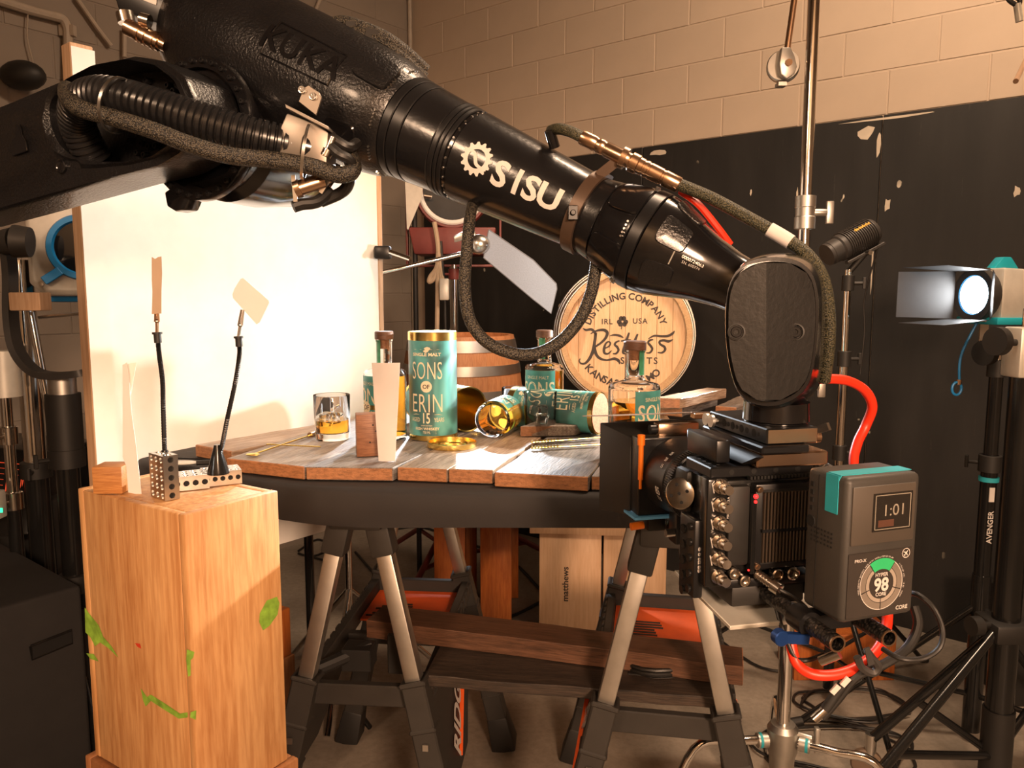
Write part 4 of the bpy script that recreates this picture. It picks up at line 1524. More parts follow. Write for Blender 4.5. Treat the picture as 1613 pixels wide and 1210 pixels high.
PRO = [(318, 0), (318, 84), (330, 92), (420, 103), (520, 101), (590, 96), (628, 88), (640, 80.5), (645, 79.5), (927, 60), (950, 63), (975, 71), (1003, 79), (1026, 80), (1045, 78), (1075, 67), (1110, 54), (1150, 45), (1205, 42), (1205, 0)]
PROF = []
for c_, rp in PRO:
    s_ = s_at(c_)
    PROF.append((s_, rp * proj(AA + AX * s_)[2] / F))


def arm_r(s):
    for (a, ra), (b, rb_) in zip(PROF, PROF[1:]):
        if a <= s <= b and b > a:
            return ra + (rb_ - ra) * (s - a) / (b - a)
    return PROF[-2][1]


def surf(s, phi, off=0.0):
    return AA + AX * s + (EF * math.cos(phi) + EU * math.sin(phi)) * (arm_r(s) + off)


rb = thing('robot_arm', 'large glossy black industrial robot arm reaching across the picture', 'robot', at(0, 250, Y=1.5))
AM = axes(AA, EF, EU, EF.cross(EU)) if EF.cross(EU).dot(AX) > 0 else axes(AA, EU, EF, EU.cross(EF))


def arm_seg(name, p0, p1, mat, n=72, k=10, off=0.0, close=True):
    s0_, s1_ = s_at(p0), s_at(p1)
    pr = [(arm_r(s0_ + (s1_ - s0_) * i / k) + off, s0_ + (s1_ - s0_) * i / k) for i in range(k + 1)]
    e = 0.0012
    pr = [(1e-4, pr[0][1])] + [(pr[0][0] - e, pr[0][1])] + [(pr[0][0], pr[0][1] + e)] + pr[1:-1] + [(pr[-1][0], pr[-1][1] - e), (pr[-1][0] - e, pr[-1][1]), (1e-4, pr[-1][1])]
    return build(G().lathe(pr, AM, n), name, mat, rb)


casting = arm_seg('forearm_casting', 318.5, 644, K['robot'], k=16)
arm_seg('tube_ring', 645, 656, K['robot_satin'], k=2)
arm_seg('tube_ring', 657, 672, K['robot_satin'], k=2, off=-0.0006)
arm_seg('forearm_tube', 673, 716, K['robot_fine'], k=4, off=-0.0012)
arm_seg('tube_ring', 717, 724, K['robot_satin'], k=2)
arm_seg('tube_ring', 725, 730, K['robot_satin'], k=2)
arm_seg('tube_ring', 731, 737, K['robot_satin'], k=2)
br_ = arm_seg('bolt_ring', 737, 743, K['robot_gloss'], k=2, off=-0.003)
g = G()
s_ = s_at(740)
for k in range(28):
    a = 2 * math.pi * k / 28
    c_ = surf(s_, a, -0.003)
    n_ = (EF * math.cos(a) + EU * math.sin(a))
    g.cut().cyl(c_, c_ + n_ * 0.0022, 0.0018, n=8)
build(g, 'ring_bolt', K['steel'], br_, each=True)
tube2 = arm_seg('forearm_tube', 744, 958, K['robot_fine'], k=12)
arm_seg('wrist_flange', 959, 1008, K['robot_gloss'], k=6)
arm_seg('tube_ring', 1009, 1026, K['robot_satin'], k=2, off=0.001)
neck = arm_seg('wrist_neck', 1027, 1204, K['robot_gloss'], k=16)

# raised KUKA lettering in its frame on the casting
g = G()
sK = s_at(525)
rk = arm_r(sK)


def kfn(off):
    return lambda x, y: surf(sK + x, math.radians(19) + y / rk, off)


vs, fs, wd = glyphs('KUKA', 0.036, 1.05, 0.02, 1.06, 6)
n_ = len(vs)
b_ = len(g.v)
lo, hi_ = kfn(-0.001), kfn(0.0022)
g.add([hi_(x, y) for x, y in vs], fs)
# side walls of the letters
ec = {}
for f in fs:
    for i in range(len(f)):
        e = (f[i], f[(i + 1) % len(f)])
        k_ = tuple(sorted(e))
        ec[k_] = None if k_ in ec else e
b2 = len(g.v)
g.v += [lo(x, y) for x, y in vs]
for e in ec.values():
    if e:
        g.f.append((e[1], e[0], b2 + e[0], b2 + e[1]))
build(g, 'raised_lettering', K['robot_gloss'], casting, label='raised maker name cast into the forearm')
g = G()
hw, hh = 0.066, 0.029
cor = [(-hw, -hh), (-hw, hh), (hw, hh), (hw, -hh), (-hw, -hh)]
for (x0, y0), (x1, y1) in zip(cor[:-1], cor[1:]):
    g.cut()
    pts = [kfn(0.0004)(x0 + (x1 - x0) * i / 8, y0 + (y1 - y0) * i / 8) for i in range(9)]
    g.tube(pts, 0.0016, 6)
build(g, 'name_frame', K['robot_gloss'], casting, each=True)
# casting mark
g = G()
sA = s_at(340)
put_text(g, '//-5', lambda x, y: surf(sA + x, math.radians(38) + y / arm_r(sA), 0.0012), 0.018, 0.8, 0.01)
build(g, 'cast_mark', K['robot_gloss'], casting)

# white gear emblem and SISU lettering
gS = G()
sG = s_at(780)


def sfn(s0_, off=0.0008, ph=0.0):
    return lambda x, y: surf(s0_ + x, ph + y / arm_r(s0_), off)


fn = sfn(sG, ph=math.radians(2))
ro, ri, tt = 0.0205, 0.0138, 0.0248
NT = 14
out_, inn_ = [], []
for k in range(NT * 4):
    a = 2 * math.pi * k / (NT * 4)
    r_ = tt if (k % 4) in (1, 2) else ro
    out_.append(fn(r_ * math.cos(a), r_ * math.sin(a)))
    inn_.append(fn(ri * math.cos(a), ri * math.sin(a)))
m_ = NT * 4
gS.add(out_ + inn_, [(i, (i + 1) % m_, m_ + (i + 1) % m_, m_ + i) for i in range(m_)])
for pts, ws in (([(-0.022, 0.006), (-0.008, 0.007), (-0.002, 0.0), (0.004, -0.008), (0.020, -0.010)], [0.003, 0.004, 0.006, 0.005, 0.003]),):
    stroke(gS, pts, ws, lambda p: fn(p.x, p.y))
sS = s_at(850)
for i, ch in enumerate('SISU'):
    xo = (-0.0385, -0.0105, 0.0125, 0.042)[i]
    put_text(gS, ch, lambda x, y: sfn(sS, ph=math.radians(-2))(x + xo, y), 0.033, 1.12 if ch != 'I' else 1.0, 0.03, bands=10)
build(gS, 'white_emblem', K['print'], tube2, label='white gear emblem and lettering on the tube')


# pads and pockets
def pad(name, mat, px, phi, ln, wdt, hgt, parent, rnd=0.35, depth=0.004, n=28):
    """rounded pad that follows the arm surface, centred at px / phi degrees"""
    s0_ = s_at(px)
    r0 = arm_r(s0_)
    loop = []
    for k in range(n):
        a = 2 * math.pi * k / n
        c_, s__ = math.cos(a), math.sin(a)
        e = 2 / 5
        x = math.copysign(abs(c_) ** e, c_) * ln / 2
        y = math.copysign(abs(s__) ** e, s__) * wdt / 2
        loop.append((x, y))
    rings = []
    for sc, off in ((1.0, -depth), (1.0, hgt * 0.4), (0.95, hgt), (0.55, hgt * 1.05), (0.05, hgt * 1.05)):
        rings.append([surf(s0_ + x * sc, math.radians(phi) + y * sc / r0, off) for x, y in loop])
    return build(G().loft(rings), name, mat, parent)


pad('casting_pad', K['robot'], 612, 38, 0.060, 0.055, 0.004, casting)
pad('casting_pad', K['robot_gloss'], 600, -38, 0.055, 0.062, 0.003, casting)
pad('casting_slot', K['robot'], 545, -20, 0.062, 0.020, 0.003, casting)
pad('flange_pad', K['robot_gloss'], 985, 42, 0.050, 0.055, 0.004, rb)
pad('flange_pad', K['robot_gloss'], 985, -38, 0.052, 0.055, 0.004, rb)
pad('neck_pocket', K['robot'], 1063, 22, 0.042, 0.040, 0.002, neck)
pad('neck_pocket', K['robot'], 1063, -32, 0.042, 0.034, 0.002, neck)
pad('neck_pocket', K['robot'], 1063, 72, 0.042, 0.034, 0.002, neck)
g = G()
for c_, n0 in ((1002, 22), (636, 24)):
    s_ = s_at(c_)
    for k in range(n0 * 2):
        a = math.radians(-90 + 180 * k / (n0 * 2 - 1))
        if (k // 5) % 2:
            continue
        p = surf(s_, a, 0.0005)
        nn = (EF * math.cos(a) + EU * math.sin(a))
        g.cut().cyl(p - nn * 0.002, p + nn * 0.0022, 0.0016, n=6)
build(g, 'flange_bolt', K['steel'], rb, each=True)
g = G()
sN = s_at(1100)
for i, (t_, h_) in enumerate((('0000724063', 0.0042), ('SN. 600774', 0.0036))):
    put_text(g, t_, lambda x, y: surf(sN + x, math.radians(-4) + (y + 0.006 - 0.006 * i) / arm_r(sN), 0.0008), h_, 1.0)
g.tube([surf(sN - 0.026, math.radians(8), 0.0005), surf(sN - 0.026, math.radians(-14), 0.0005)], 0.0012, 5)
build(g, 'serial_print', K['alu'], neck)

# wrist head
YW = 0.945
OUT = [(1142, 492), (1146, 455), (1158, 428), (1180, 411), (1212, 404), (1248, 407), (1272, 420), (1286, 446), (1290, 490), (1287, 545), (1279, 592), (1264, 619), (1240, 635), (1212, 641), (1182, 635), (1161, 615), (1149, 578), (1143, 535)]
OUT = [(p.x, p.y) for p in smooth_path([V((a, b, 0)) for a, b in OUT + OUT[:1]], 3)[:-1]]
cxo, cyo = 1216.0, 522.0


def shell(sc, dx, Y):
    return [at(cxo + (a - cxo) * sc + dx, cyo + (b - cyo) * sc, Y=Y) for a, b in OUT]


rings = [shell(0.80, 14, YW + 0.135), shell(0.98, 16, YW + 0.125), shell(1.04, 14, YW + 0.095), shell(1.05, 8, YW + 0.05), shell(1.02, 2, YW + 0.012), shell(1.0, 0, YW + 0.004), shell(0.99, 0, YW)]
head = build(G().loft(rings), 'wrist_head', K['robot_gloss'], rb, ang=50)
# ridged cover
g = G()
rg = 1207
ringA, ringB = [], []
n_ = len(OUT)
sc = 0.94
for a, b in OUT:
    x, y = cxo + (a - cxo) * sc, cyo + (b - cyo) * sc
    ringA.append(at(x, y, Y=YW + 0.0005))
    ringB.append((cxo + (x - cxo) * 0.985, cyo + (y - cyo) * 0.99))
dep = lambda x: 0.0035 + 0.0125 * max(0.0, 1 - abs(x - rg) / 75.0)
b0i = len(g.v)
g.v += ringA
g.v += [at(x, y, Y=YW - dep(x)) for x, y in ringB]
for i in range(n_):
    j = (i + 1) % n_
    g.f.append((i, j, n_ + j, n_ + i))
# top surface split by the ridge: strips of rows
rows = 14
ys = [min(y for x, y in ringB) + (max(y for x, y in ringB) - min(y for x, y in ringB)) * (0.012 + 0.976 * k / rows) for k in range(rows + 1)]


def span(y):
    xs = []
    for i in range(n_):
        (xa, ya), (xb, yb) = ringB[i], ringB[(i + 1) % n_]
        if (ya - y) * (yb - y) <= 0 and ya != yb:
            xs.append(xa + (xb - xa) * (y - ya) / (yb - ya))
    return min(xs), max(xs)


b1i = len(g.v)
for y in ys:
    l_, r__ = span(y)
    for x in (l_, l_ + (rg - l_) * 0.5, rg, rg + (r__ - rg) * 0.5, r__):
        g.v.append(at(x, y, Y=YW - dep(x)))
for k in range(rows):
    for c_ in range(4):
        g.f.append((b1i + k * 5 + c_, b1i + k * 5 + c_ + 1, b1i + (k + 1) * 5 + c_ + 1, b1i + (k + 1) * 5 + c_))
cover = build(g, 'wrist_cover', K['robot_cover'], rb, ang=4)
for bxp in ((1160, 523), (1253, 523)):
    c_ = at(*bxp, Y=YW - dep(bxp[0]) - 0.0006)
    m = frame(c_, (c_ * -1 + V((0, 0, EYE))).normalized())
    g = G().lathe([(0.0105, -0.004), (0.0105, 0.0008), (0.0088, 0.0012), (0.0082, -0.002), (0.0001, -0.002)], m, 24)
    ck = build(g, 'bolt_recess', K['blk'], cover)
    g = G().lathe([(0.0068, -0.003), (0.0068, 0.0002), (0.006, 0.0009), (0.0032, 0.0009), (0.003, -0.001), (0.0001, -0.001)], m, 18)
    build(g, 'cap_bolt', K['robot_satin'], ck)
# tool flange under the wrist
fc_ = at(1222, 655, Y=1.01)
g = G().lathe([(0.0001, 0.02), (0.042, 0.02), (0.043, -0.004), (0.0405, -0.006), (0.0405, -0.012), (0.042, -0.014), (0.041, -0.024), (0.0001, -0.024)], M.Translation(fc_), 40)
fl = build(g, 'tool_flange', K['robot_gloss'], rb)
build(G().lathe([(0.0001, -0.024), (0.036, -0.024), (0.036, -0.036), (0.0001, -0.036)], M.Translation(fc_), 40), 'flange_disc', K['gold_metal'], fl)
g = G()
for k in range(24):
    a = 2 * math.pi * k / 24
    g.cut().ball(fc_ + V((0.0385 * math.cos(a), 0.0385 * math.sin(a), -0.0255)), 0.0021, 8)
build(g, 'flange_bolt', K['steel'], fl, each=True)

# elbow: upper arm link, bearing rings, housing
JC = at(285, 197, Y=1.25)
J = V((0.41, 0.912, 0)).normalized()
JM = frame(JC, J)
g = G().lathe([(0.0001, 0.04), (0.098, 0.04), (0.104, 0.05), (0.104, 0.062), (0.094, 0.068), (0.094, 0.085), (0.108, 0.10), (0.110, 0.17), (0.10, 0.26), (0.085, 0.30), (0.0001, 0.31)], JM, 56)
build(g, 'elbow_housing', K['robot_gloss'], rb)
g = G().lathe([(0.095, 0.030), (0.1125, 0.030), (0.1135, 0.034), (0.1135, 0.046), (0.095, 0.046), (0.095, 0.030)], JM, 60)
ring = build(g, 'bearing_ring', K['robot_gloss'], rb)
g = G()
for k in range(30):
    a = 2 * math.pi * k / 30
    c_ = JM @ V((0.105 * math.cos(a), 0.105 * math.sin(a), 0.030))
    m = frame(c_, -J)
    g.cut().lathe([(0.0045, -0.002), (0.0045, 0.004), (0.0038, 0.005), (0.002, 0.005), (0.0018, 0.003), (0.0001, 0.003)], m, 10)
build(g, 'ring_bolt', K['robot_satin'], ring, each=True)
g = G().extr([on_face(a, b, JC + J * 0.03, J) for a, b in ((258, 303), (262, 325), (275, 333), (290, 330), (298, 312), (320, 296), (300, 290), (268, 296))], J * 0.03)
build(g, 'stop_lug', K['robot_gloss'], rb, bevel=0.003)
OL = [(-90, 200), (0, 167), (100, 127), (150, 104), (215, 88), (255, 95), (292, 120), (308, 160), (306, 205), (288, 240), (250, 262), (180, 279), (80, 308), (0, 331), (-90, 356)]
CV = [(84, 152), (110, 125), (150, 104), (200, 95), (245, 104), (275, 126), (289, 156), (287, 190), (272, 224), (240, 246), (200, 255), (150, 255), (112, 245), (92, 225), (80, 195), (78, 170)]


def rayhit(poly, c, a):
    best = None
    d = (math.cos(a), math.sin(a))
    for i in range(len(poly)):
        (x1, y1), (x2, y2) = poly[i], poly[(i + 1) % len(poly)]
        ex, ey = x2 - x1, y2 - y1
        den = d[0] * ey - d[1] * ex
        if abs(den) < 1e-9:
            continue
        t = ((x1 - c[0]) * ey - (y1 - c[1]) * ex) / den
        u = ((x1 - c[0]) * d[1] - (y1 - c[1]) * d[0]) / den
        if t > 0 and -1e-6 <= u <= 1 + 1e-6 and (best is None or t < best):
            best = t
    return c[0] + d[0] * best, c[1] + d[1] * best


LF = JC - J * 0.062
NR = 64
cc = (186, 178)
oo = [rayhit(OL, cc, 2 * math.pi * k / NR) for k in range(NR)]
ii = [rayhit(CV, cc, 2 * math.pi * k / NR) for k in range(NR)]
lerp2 = lambda a, b, t: (a[0] + (b[0] - a[0]) * t, a[1] + (b[1] - a[1]) * t)
fo = lambda q, dd: [on_face(a, b, LF, J, 0.0) + J * dd for a, b in q]
# outline slightly rounded, rim lip around the cavity, recessed floor
ri1 = [lerp2(i_, o_, 0.10 if math.hypot(o_[0] - i_[0], o_[1] - i_[1]) > 60 else 0.28) for i_, o_ in zip(ii, oo)]
o1 = [lerp2(i_, o_, 0.93) for i_, o_ in zip(ii, oo)]
rings = [fo(oo, 0.085), fo(oo, 0.012), fo([lerp2(a, b, 0.3) for a, b in zip(oo, o1)], 0.003), fo(o1, 0.0), fo(ri1, 0.001), fo([lerp2(a, b, 0.5) for a, b in zip(ri1, ii)], -0.005), fo(ii, -0.001), fo(ii, 0.006), fo([lerp2(i_, cc, 0.03) for i_ in ii], 0.055), fo([lerp2(i_, cc, 0.9) for i_ in ii], 0.055)]
link = build(G().loft(rings), 'upper_arm_link', K['robot'], rb, ang=40)
g = G()
for a, b in ((205, 222), (225, 226), (236, 231), (247, 230), (218, 241), (229, 244), (232, 128), (266, 135), (275, 144)):
    c_ = on_face(a, b, LF + J * 0.05, J)
    g.cut().lathe([(0.0055, -0.003), (0.0055, 0.004), (0.0045, 0.006), (0.0025, 0.006), (0.0022, 0.003), (0.0001, 0.003)], frame(c_, -J), 10)
build(g, 'cavity_bolt', K['robot_satin'], link, each=True)
g = G()
g.lathe([(0.0115, 0), (0.0115, 0.004), (0.009, 0.005), (0.006, 0.003), (0.0001, 0.003)], frame(on_face(98, 262, LF, J), -J), 18)
build(g, 'plug', K['robot_gloss'], link)
tp = [on_face(a, b, LF, J) - J * 0.0015 for a, b in ((24, 247), (46, 238), (43, 222), (38, 214), (34, 196), (28, 197), (27, 215), (19, 228), (18, 240))]
build(G().extr(tp, -J * 0.003), 'cast_emblem', K['robot_gloss'], link, bevel=0.001, seg=1)


# the rest of the robot, left of the picture: upper arm, shoulder, turret and base
E1 = V((-J.y, J.x, 0))
qa, qb = on_face(-88, 200, LF, J, 0.0), on_face(-88, 355, LF, J, 0.0)
sh_ = JC + E1 * 0.98 - Z * 0.30
hu = V((0.25, 0.1, 1)).normalized()
rings = [[qb + J * 0.002, qa + J * 0.002, qa + J * 0.083, qb + J * 0.083], [sh_ - hu * 0.13 - J * 0.075, sh_ + hu * 0.13 - J * 0.075, sh_ + hu * 0.13 + J * 0.075, sh_ - hu * 0.13 + J * 0.075]]
build(G().loft(rings), 'upper_arm_beam', K['robot'], rb, bevel=0.008)
build(G().lathe([(0.0001, -0.10), (0.16, -0.10), (0.17, -0.08), (0.17, 0.10), (0.19, 0.12), (0.19, 0.30), (0.0001, 0.31)], frame(sh_, -J), 40), 'shoulder', K['robot_gloss'], rb)
tc2 = sh_ - J * 0.20
build(G().lathe([(0.0001, tc2.z - 0.1), (0.17, tc2.z - 0.1), (0.20, 0.75), (0.26, 0.55), (0.26, 0.40), (0.23, 0.38), (0.23, 0.08), (0.32, 0.05), (0.32, 0.002), (0.0001, 0.002)], M.Translation(V((tc2.x, tc2.y, 0))), 40), 'base_column', K['robot'], rb)


# hoses on the elbow
def ppath(pts, k=8):
    return smooth_path([at(a, b, Y=y) for a, b, y in pts], k)


def corrugate(path, r, pitch, n=20):
    L = [0]
    for a, b in zip(path, path[1:]):
        L.append(L[-1] + (b - a).length)
    tot = L[-1]
    nr = int(tot / pitch)
    pts, rad = [], []
    j = 0
    for k in range(nr):
        for f_, rr in ((0.0, 0.87), (0.16, 1.0), (0.66, 1.0), (0.82, 0.87)):
            s_ = (k + f_) * pitch
            while j < len(L) - 2 and L[j + 1] < s_:
                j += 1
            pts.append(path[j].lerp(path[j + 1], (s_ - L[j]) / max(L[j + 1] - L[j], 1e-9)))
            rad.append(r * rr)
    return G().tube(pts, rad, n)


hp_ = ppath([(150, 252, 1.285), (136, 228, 1.27), (122, 195, 1.25), (124, 165, 1.215), (150, 150, 1.175), (190, 153, 1.155), (250, 170, 1.15), (330, 195, 1.155), (400, 215, 1.165), (455, 228, 1.18), (488, 236, 1.19)], 14)
hose = build(corrugate(hp_, 0.0275, 0.0098), 'corrugated_hose', K['hose'], rb, ang=50)
bu = ppath([(105, 140, 1.22), (108, 155, 1.17), (130, 172, 1.135), (180, 186, 1.125), (240, 205, 1.12), (300, 228, 1.12), (360, 245, 1.125), (430, 252, 1.14), (490, 262, 1.15), (530, 275, 1.155), (552, 272, 1.165), (556, 258, 1.18), (545, 235, 1.2)], 10)
build(G().tube(bu, 0.0125, 12), 'braided_bundle', K['braid'], rb)
for k in (30, 78):
    c_ = bu[k]
    t = (bu[k + 1] - bu[k]).normalized()
    g = G()
    m = frame(c_ + V((0, 0.012, 0.02)), t)
    g.lathe([(0.0385, -0.0022), (0.040, -0.0022), (0.040, 0.0022), (0.0385, 0.0022), (0.0385, -0.0022)], m, 24)
    build(g, 'cable_tie', K['steel'], rb)
# steel bracket and junction block
YBk = 1.165
g = G().extr([at(a, b, Y=YBk) for a, b in ((470, 160), (478, 138), (486, 134), (503, 146), (507, 154), (498, 182))], (0, 0.004, 0))
bk = build(g, 'bracket_plate', K['dark_alu'], rb, bevel=0.0008, seg=1)
g = G()
for a, b in ((476, 142), (493, 152)):
    c_ = at(a, b, Y=YBk - 0.0005)
    g.cut().lathe([(0.0055, -0.001), (0.0055, 0.002), (0.0042, 0.0022), (0.0042, 0.005), (0.0022, 0.005), (0.002, 0.003), (0.0001, 0.003)], frame(c_, (0, -1, 0.2)), 14)
build(g, 'bracket_bolt', K['steel'], bk, each=True)
g = G().extr([at(a, b, Y=YBk - 0.02) for a, b in ((448, 163), (517, 199), (519, 206), (450, 170))], (0, 0.05, 0.0))
build(g, 'bracket_shelf', K['dark_alu'], bk, bevel=0.0008, seg=1)
g = G().extr([at(a, b, Y=YBk - 0.01) for a, b in ((452, 178), (500, 196), (517, 208), (514, 262), (494, 272), (440, 246), (442, 200))], (0, 0.06, 0.0))
build(g, 'junction_block', K['dark_alu'], rb, bevel=0.002)
c_ = at(487, 236, Y=1.185)
t = (hp_[-1] - hp_[-5]).normalized()
g = G().lathe([(0.029, -0.014), (0.032, -0.012), (0.032, 0.010), (0.029, 0.014), (0.0001, 0.014)], frame(c_, t), 28)
build(g, 'hose_collar', K['robot_gloss'], rb)
for pts, r_, nm, mt in (([(520, 215, 1.17), (535, 225, 1.165), (550, 232, 1.17), (562, 225, 1.19)], 0.008, 'cable_bend', 'blk_rubber'),
                        ([(522, 232, 1.16), (534, 243, 1.155), (548, 250, 1.16), (556, 262, 1.17)], 0.008, 'cable_bend', 'blk_rubber'),
                        ([(520, 300, 1.2), (500, 318, 1.185), (475, 322, 1.175), (462, 326, 1.17)], 0.009, 'cable_bend', 'blk_rubber'),
                        ([(552, 272, 1.175), (548, 292, 1.19), (535, 305, 1.2), (505, 318, 1.2)], 0.009, 'cable_bend', 'blk_rubber')):
    build(G().tube(ppath(pts, 6), r_, 10), nm, K[mt], rb)
g = G().cyl(at(515, 240, Y=1.16), at(525, 216, Y=1.16), 0.006, n=12)
g.cyl(at(512, 246, Y=1.16), at(517, 236, Y=1.16), 0.0085, n=12)
build(g, 'air_fitting', K['nickel'], rb)
g = G().cyl(at(470, 297, Y=1.17), at(510, 284, Y=1.18), 0.0115, n=16)
g.cyl(at(466, 299, Y=1.17), at(474, 296, Y=1.17), 0.0135, n=16)
build(g, 'connector', K['gold_metal'], rb)
g = G().cut().beam(at(462, 276, Y=1.165), at(466, 318, Y=1.165), 0.006, 0.004, (0, 1, 0))
g.cut().beam(at(520, 280, Y=1.18), at(505, 304, Y=1.18), 0.006, 0.004, (0, 1, 0))
build(g, 'connector_latch', K['steel'], rb, each=True)

# motor plate with connectors at the back end of the forearm
g = G().extr([at(a, b, Y=1.37) for a, b in ((170, -30), (320, 2), (322, 62), (300, 54), (186, 14), (180, -6))], (0, 0.09, 0.0))
mp_ = build(g, 'motor_plate', K['robot_satin'], rb, bevel=0.003)
build(G().extr([at(a, b, Y=1.3685) for a, b in ((218, -16), (247, -4), (246, 8), (220, -2))], (0, 0.001, 0.0)), 'type_plate', K['print'], mp_)
for i, (a0_, b0_, a1_, b1_, r_) in enumerate(((200, 42, 252, 68, 0.014), (250, 66, 262, 72, 0.011), (262, 70, 305, 92, 0.006), (282, 68, 308, 86, 0.010), (262, 46, 275, 50, 0.011), (222, 30, 236, 34, 0.011), (196, 20, 200, 36, 0.014))):
    g = G().cyl(at(a0_, b0_, Y=1.35), at(a1_, b1_, Y=1.35), r_, n=18)
    if i == 0:
        for t in (0.35, 0.55, 0.8):
            p, q2 = at(a0_, b0_, Y=1.35).lerp(at(a1_, b1_, Y=1.35), t), at(a0_, b0_, Y=1.35).lerp(at(a1_, b1_, Y=1.35), t + 0.08)
            g.cyl(p, q2, r_ * 1.12, n=18)
    build(g, 'motor_connector', K['gold_metal'] if i in (0, 1, 3) else K['nickel'], rb)
# blocks and cables on top of the forearm
g = G().extr([at(a, b, Y=1.30) for a, b in ((426, 0), (432, -6), (470, 12), (472, 26), (462, 30), (424, 16))], (0, 0.05, 0))
build(g, 'top_block', K['robot'], rb, bevel=0.003)
g = G().extr([at(a, b, Y=1.27) for a, b in ((548, 54), (578, 66), (576, 76), (546, 66))], (0, 0.04, 0))
build(g, 'top_block', K['robot'], rb, bevel=0.003)
tc_ = ppath([(545, 62, 1.33), (522, 52, 1.32), (520, 40, 1.31), (540, 34, 1.30), (570, 42, 1.29), (610, 60, 1.28), (645, 86, 1.28), (672, 112, 1.29)], 8)
build(G().tube(tc_, 0.0095, 12), 'top_cable', K['braid'], rb)
build(G().tube([p + V((0, -0.006, -0.010)) for p in tc_[14:]], 0.006, 8), 'top_cable', K['braid'], rb)
g = G().cut().beam(at(556, 34, Y=1.285), at(556, 58, Y=1.285), 0.004, 0.022, (1, 0, 0))
g.cut().beam(at(588, 46, Y=1.275), at(584, 72, Y=1.275), 0.004, 0.022, (1, 0, 0))
build(g, 'cable_clip', K['robot_satin'], rb, each=True)

# connector pair and cable along the forearm
YC = 1.11
g = G()
A1, A2 = at(916, 216, Y=YC), at(1070, 292, Y=YC - 0.03)
ca = (A2 - A1).normalized()
CL = (A2 - A1).length
cm_ = frame(A1, ca)
pr = []
for t, r_ in ((0, 0.0), (0, 9.5), (0.03, 10.5), (0.14, 10.5), (0.15, 9.6), (0.17, 9.6), (0.18, 10.5), (0.22, 10.5), (0.23, 9.6), (0.25, 9.6), (0.26, 10.6), (0.42, 10.6), (0.43, 11.4), (0.46, 11.4), (0.47, 10.4), (0.5, 10.4), (0.51, 13.2), (0.58, 13.2), (0.59, 11.4), (0.63, 11.4), (0.635, 10.6), (0.65, 10.6), (0.655, 11.4), (0.68, 11.4), (0.685, 10.6), (0.70, 10.6), (0.705, 11.2), (0.82, 11.0), (0.825, 10.2), (0.845, 10.2), (0.85, 11.0), (0.99, 10.6), (1.0, 9.6), (1.0, 0)):
    pr.append((max(r_ * 1.12 / F * YC, 1e-5), t * CL))
build(G().lathe(pr, cm_, 28), 'cable_connector', K['gold_metal'], rb)
bp_ = ppath([(868, 206, 1.16), (880, 203, 1.13), (900, 208, 1.115), (918, 217, 1.11)], 5)
build(G().tube(bp_, 0.008, 12), 'braided_cable', K['braid_green'], rb)
g = G().cyl(at(866, 205, Y=1.14), at(874, 232, Y=1.15), 0.008, n=14)
build(g, 'cable_collar', K['robot_gloss'], rb)
c2 = ppath([(1068, 290, 1.08), (1120, 312, 1.06), (1180, 344, 1.04), (1240, 378, 1.02), (1275, 405, 1.005), (1296, 440, 1.0), (1305, 490, 1.0), (1305, 545, 1.01), (1298, 600, 1.03)], 8)
build(G().tube(c2, 0.0085, 12), 'braided_cable', K['braid_green'], rb)
g = G().tube(c2[20:26], 0.0098, 14)
build(g, 'cable_marker', K['card'], rb)
rc = ppath([(1072, 302, 1.10), (1100, 322, 1.08), (1130, 358, 1.075), (1150, 385, 1.08)], 8)
build(G().tube(rc, 0.005, 8), 'red_hose', K['red'], rb)
# clamp that carries the connectors
sC = s_at(926)
g = G()
rr0 = arm_r(sC)
inner, outer = [], []
angs = [math.radians(a) for a in range(-118, 100, 8)]
for s_off in (-0.009, 0.009):
    inner.append([AA + AX * (sC + s_off) + (EF * math.cos(a) + EU * math.sin(a)) * (rr0 + 0.0015) for a in angs])
    outer.append([AA + AX * (sC + s_off) + (EF * math.cos(a) + EU * math.sin(a)) * (rr0 + 0.0065) for a in angs])
loops = [[inner[0][i], outer[0][i], outer[1][i], inner[1][i]] for i in range(len(angs))]
cl_ = build(G().loft(loops), 'tube_clamp', plain('brown_clamp', (0.10, 0.065, 0.045), 0.4, 0.4), rb)
g = G()
c_ = surf(sC, math.radians(-8), 0.004)
g.box(c_, (0.014, 0.012, 0.020))
g.cyl(c_ + V((0.0, -0.006, 0.0)), c_ + V((0, -0.010, 0.0)), 0.004, n=10)
build(g, 'clamp_lug', K['robot_satin'], cl_, bevel=0.001, seg=1)
g = G().beam(surf(sC, math.radians(62), 0.004), A1 + ca * CL * 0.42, 0.014, 0.006, (0, 1, 0))
build(g, 'connector_arm', plain('brown_clamp_arm', (0.10, 0.065, 0.045), 0.4, 0.4), cl_)
g = G().lathe([(0.0122, -0.004), (0.0155, -0.004), (0.0155, 0.004), (0.0122, 0.004), (0.0122, -0.004)], frame(A1 + ca * CL * 0.44, ca), 24)
build(g, 'connector_ring', K['gold_metal'], cl_)
# hanging cable loop
lp = ppath([(745, 318, 1.20), (740, 345, 1.15), (735, 400, 1.12), (732, 450, 1.11), (739, 500, 1.105), (762, 535, 1.10), (800, 555, 1.10), (840, 558, 1.10), (880, 540, 1.10), (912, 505, 1.10), (930, 465, 1.10), (938, 425, 1.11), (940, 400, 1.13)], 8)
build(G().tube(lp, 0.0088, 14), 'hanging_cable', K['braid'], rb)

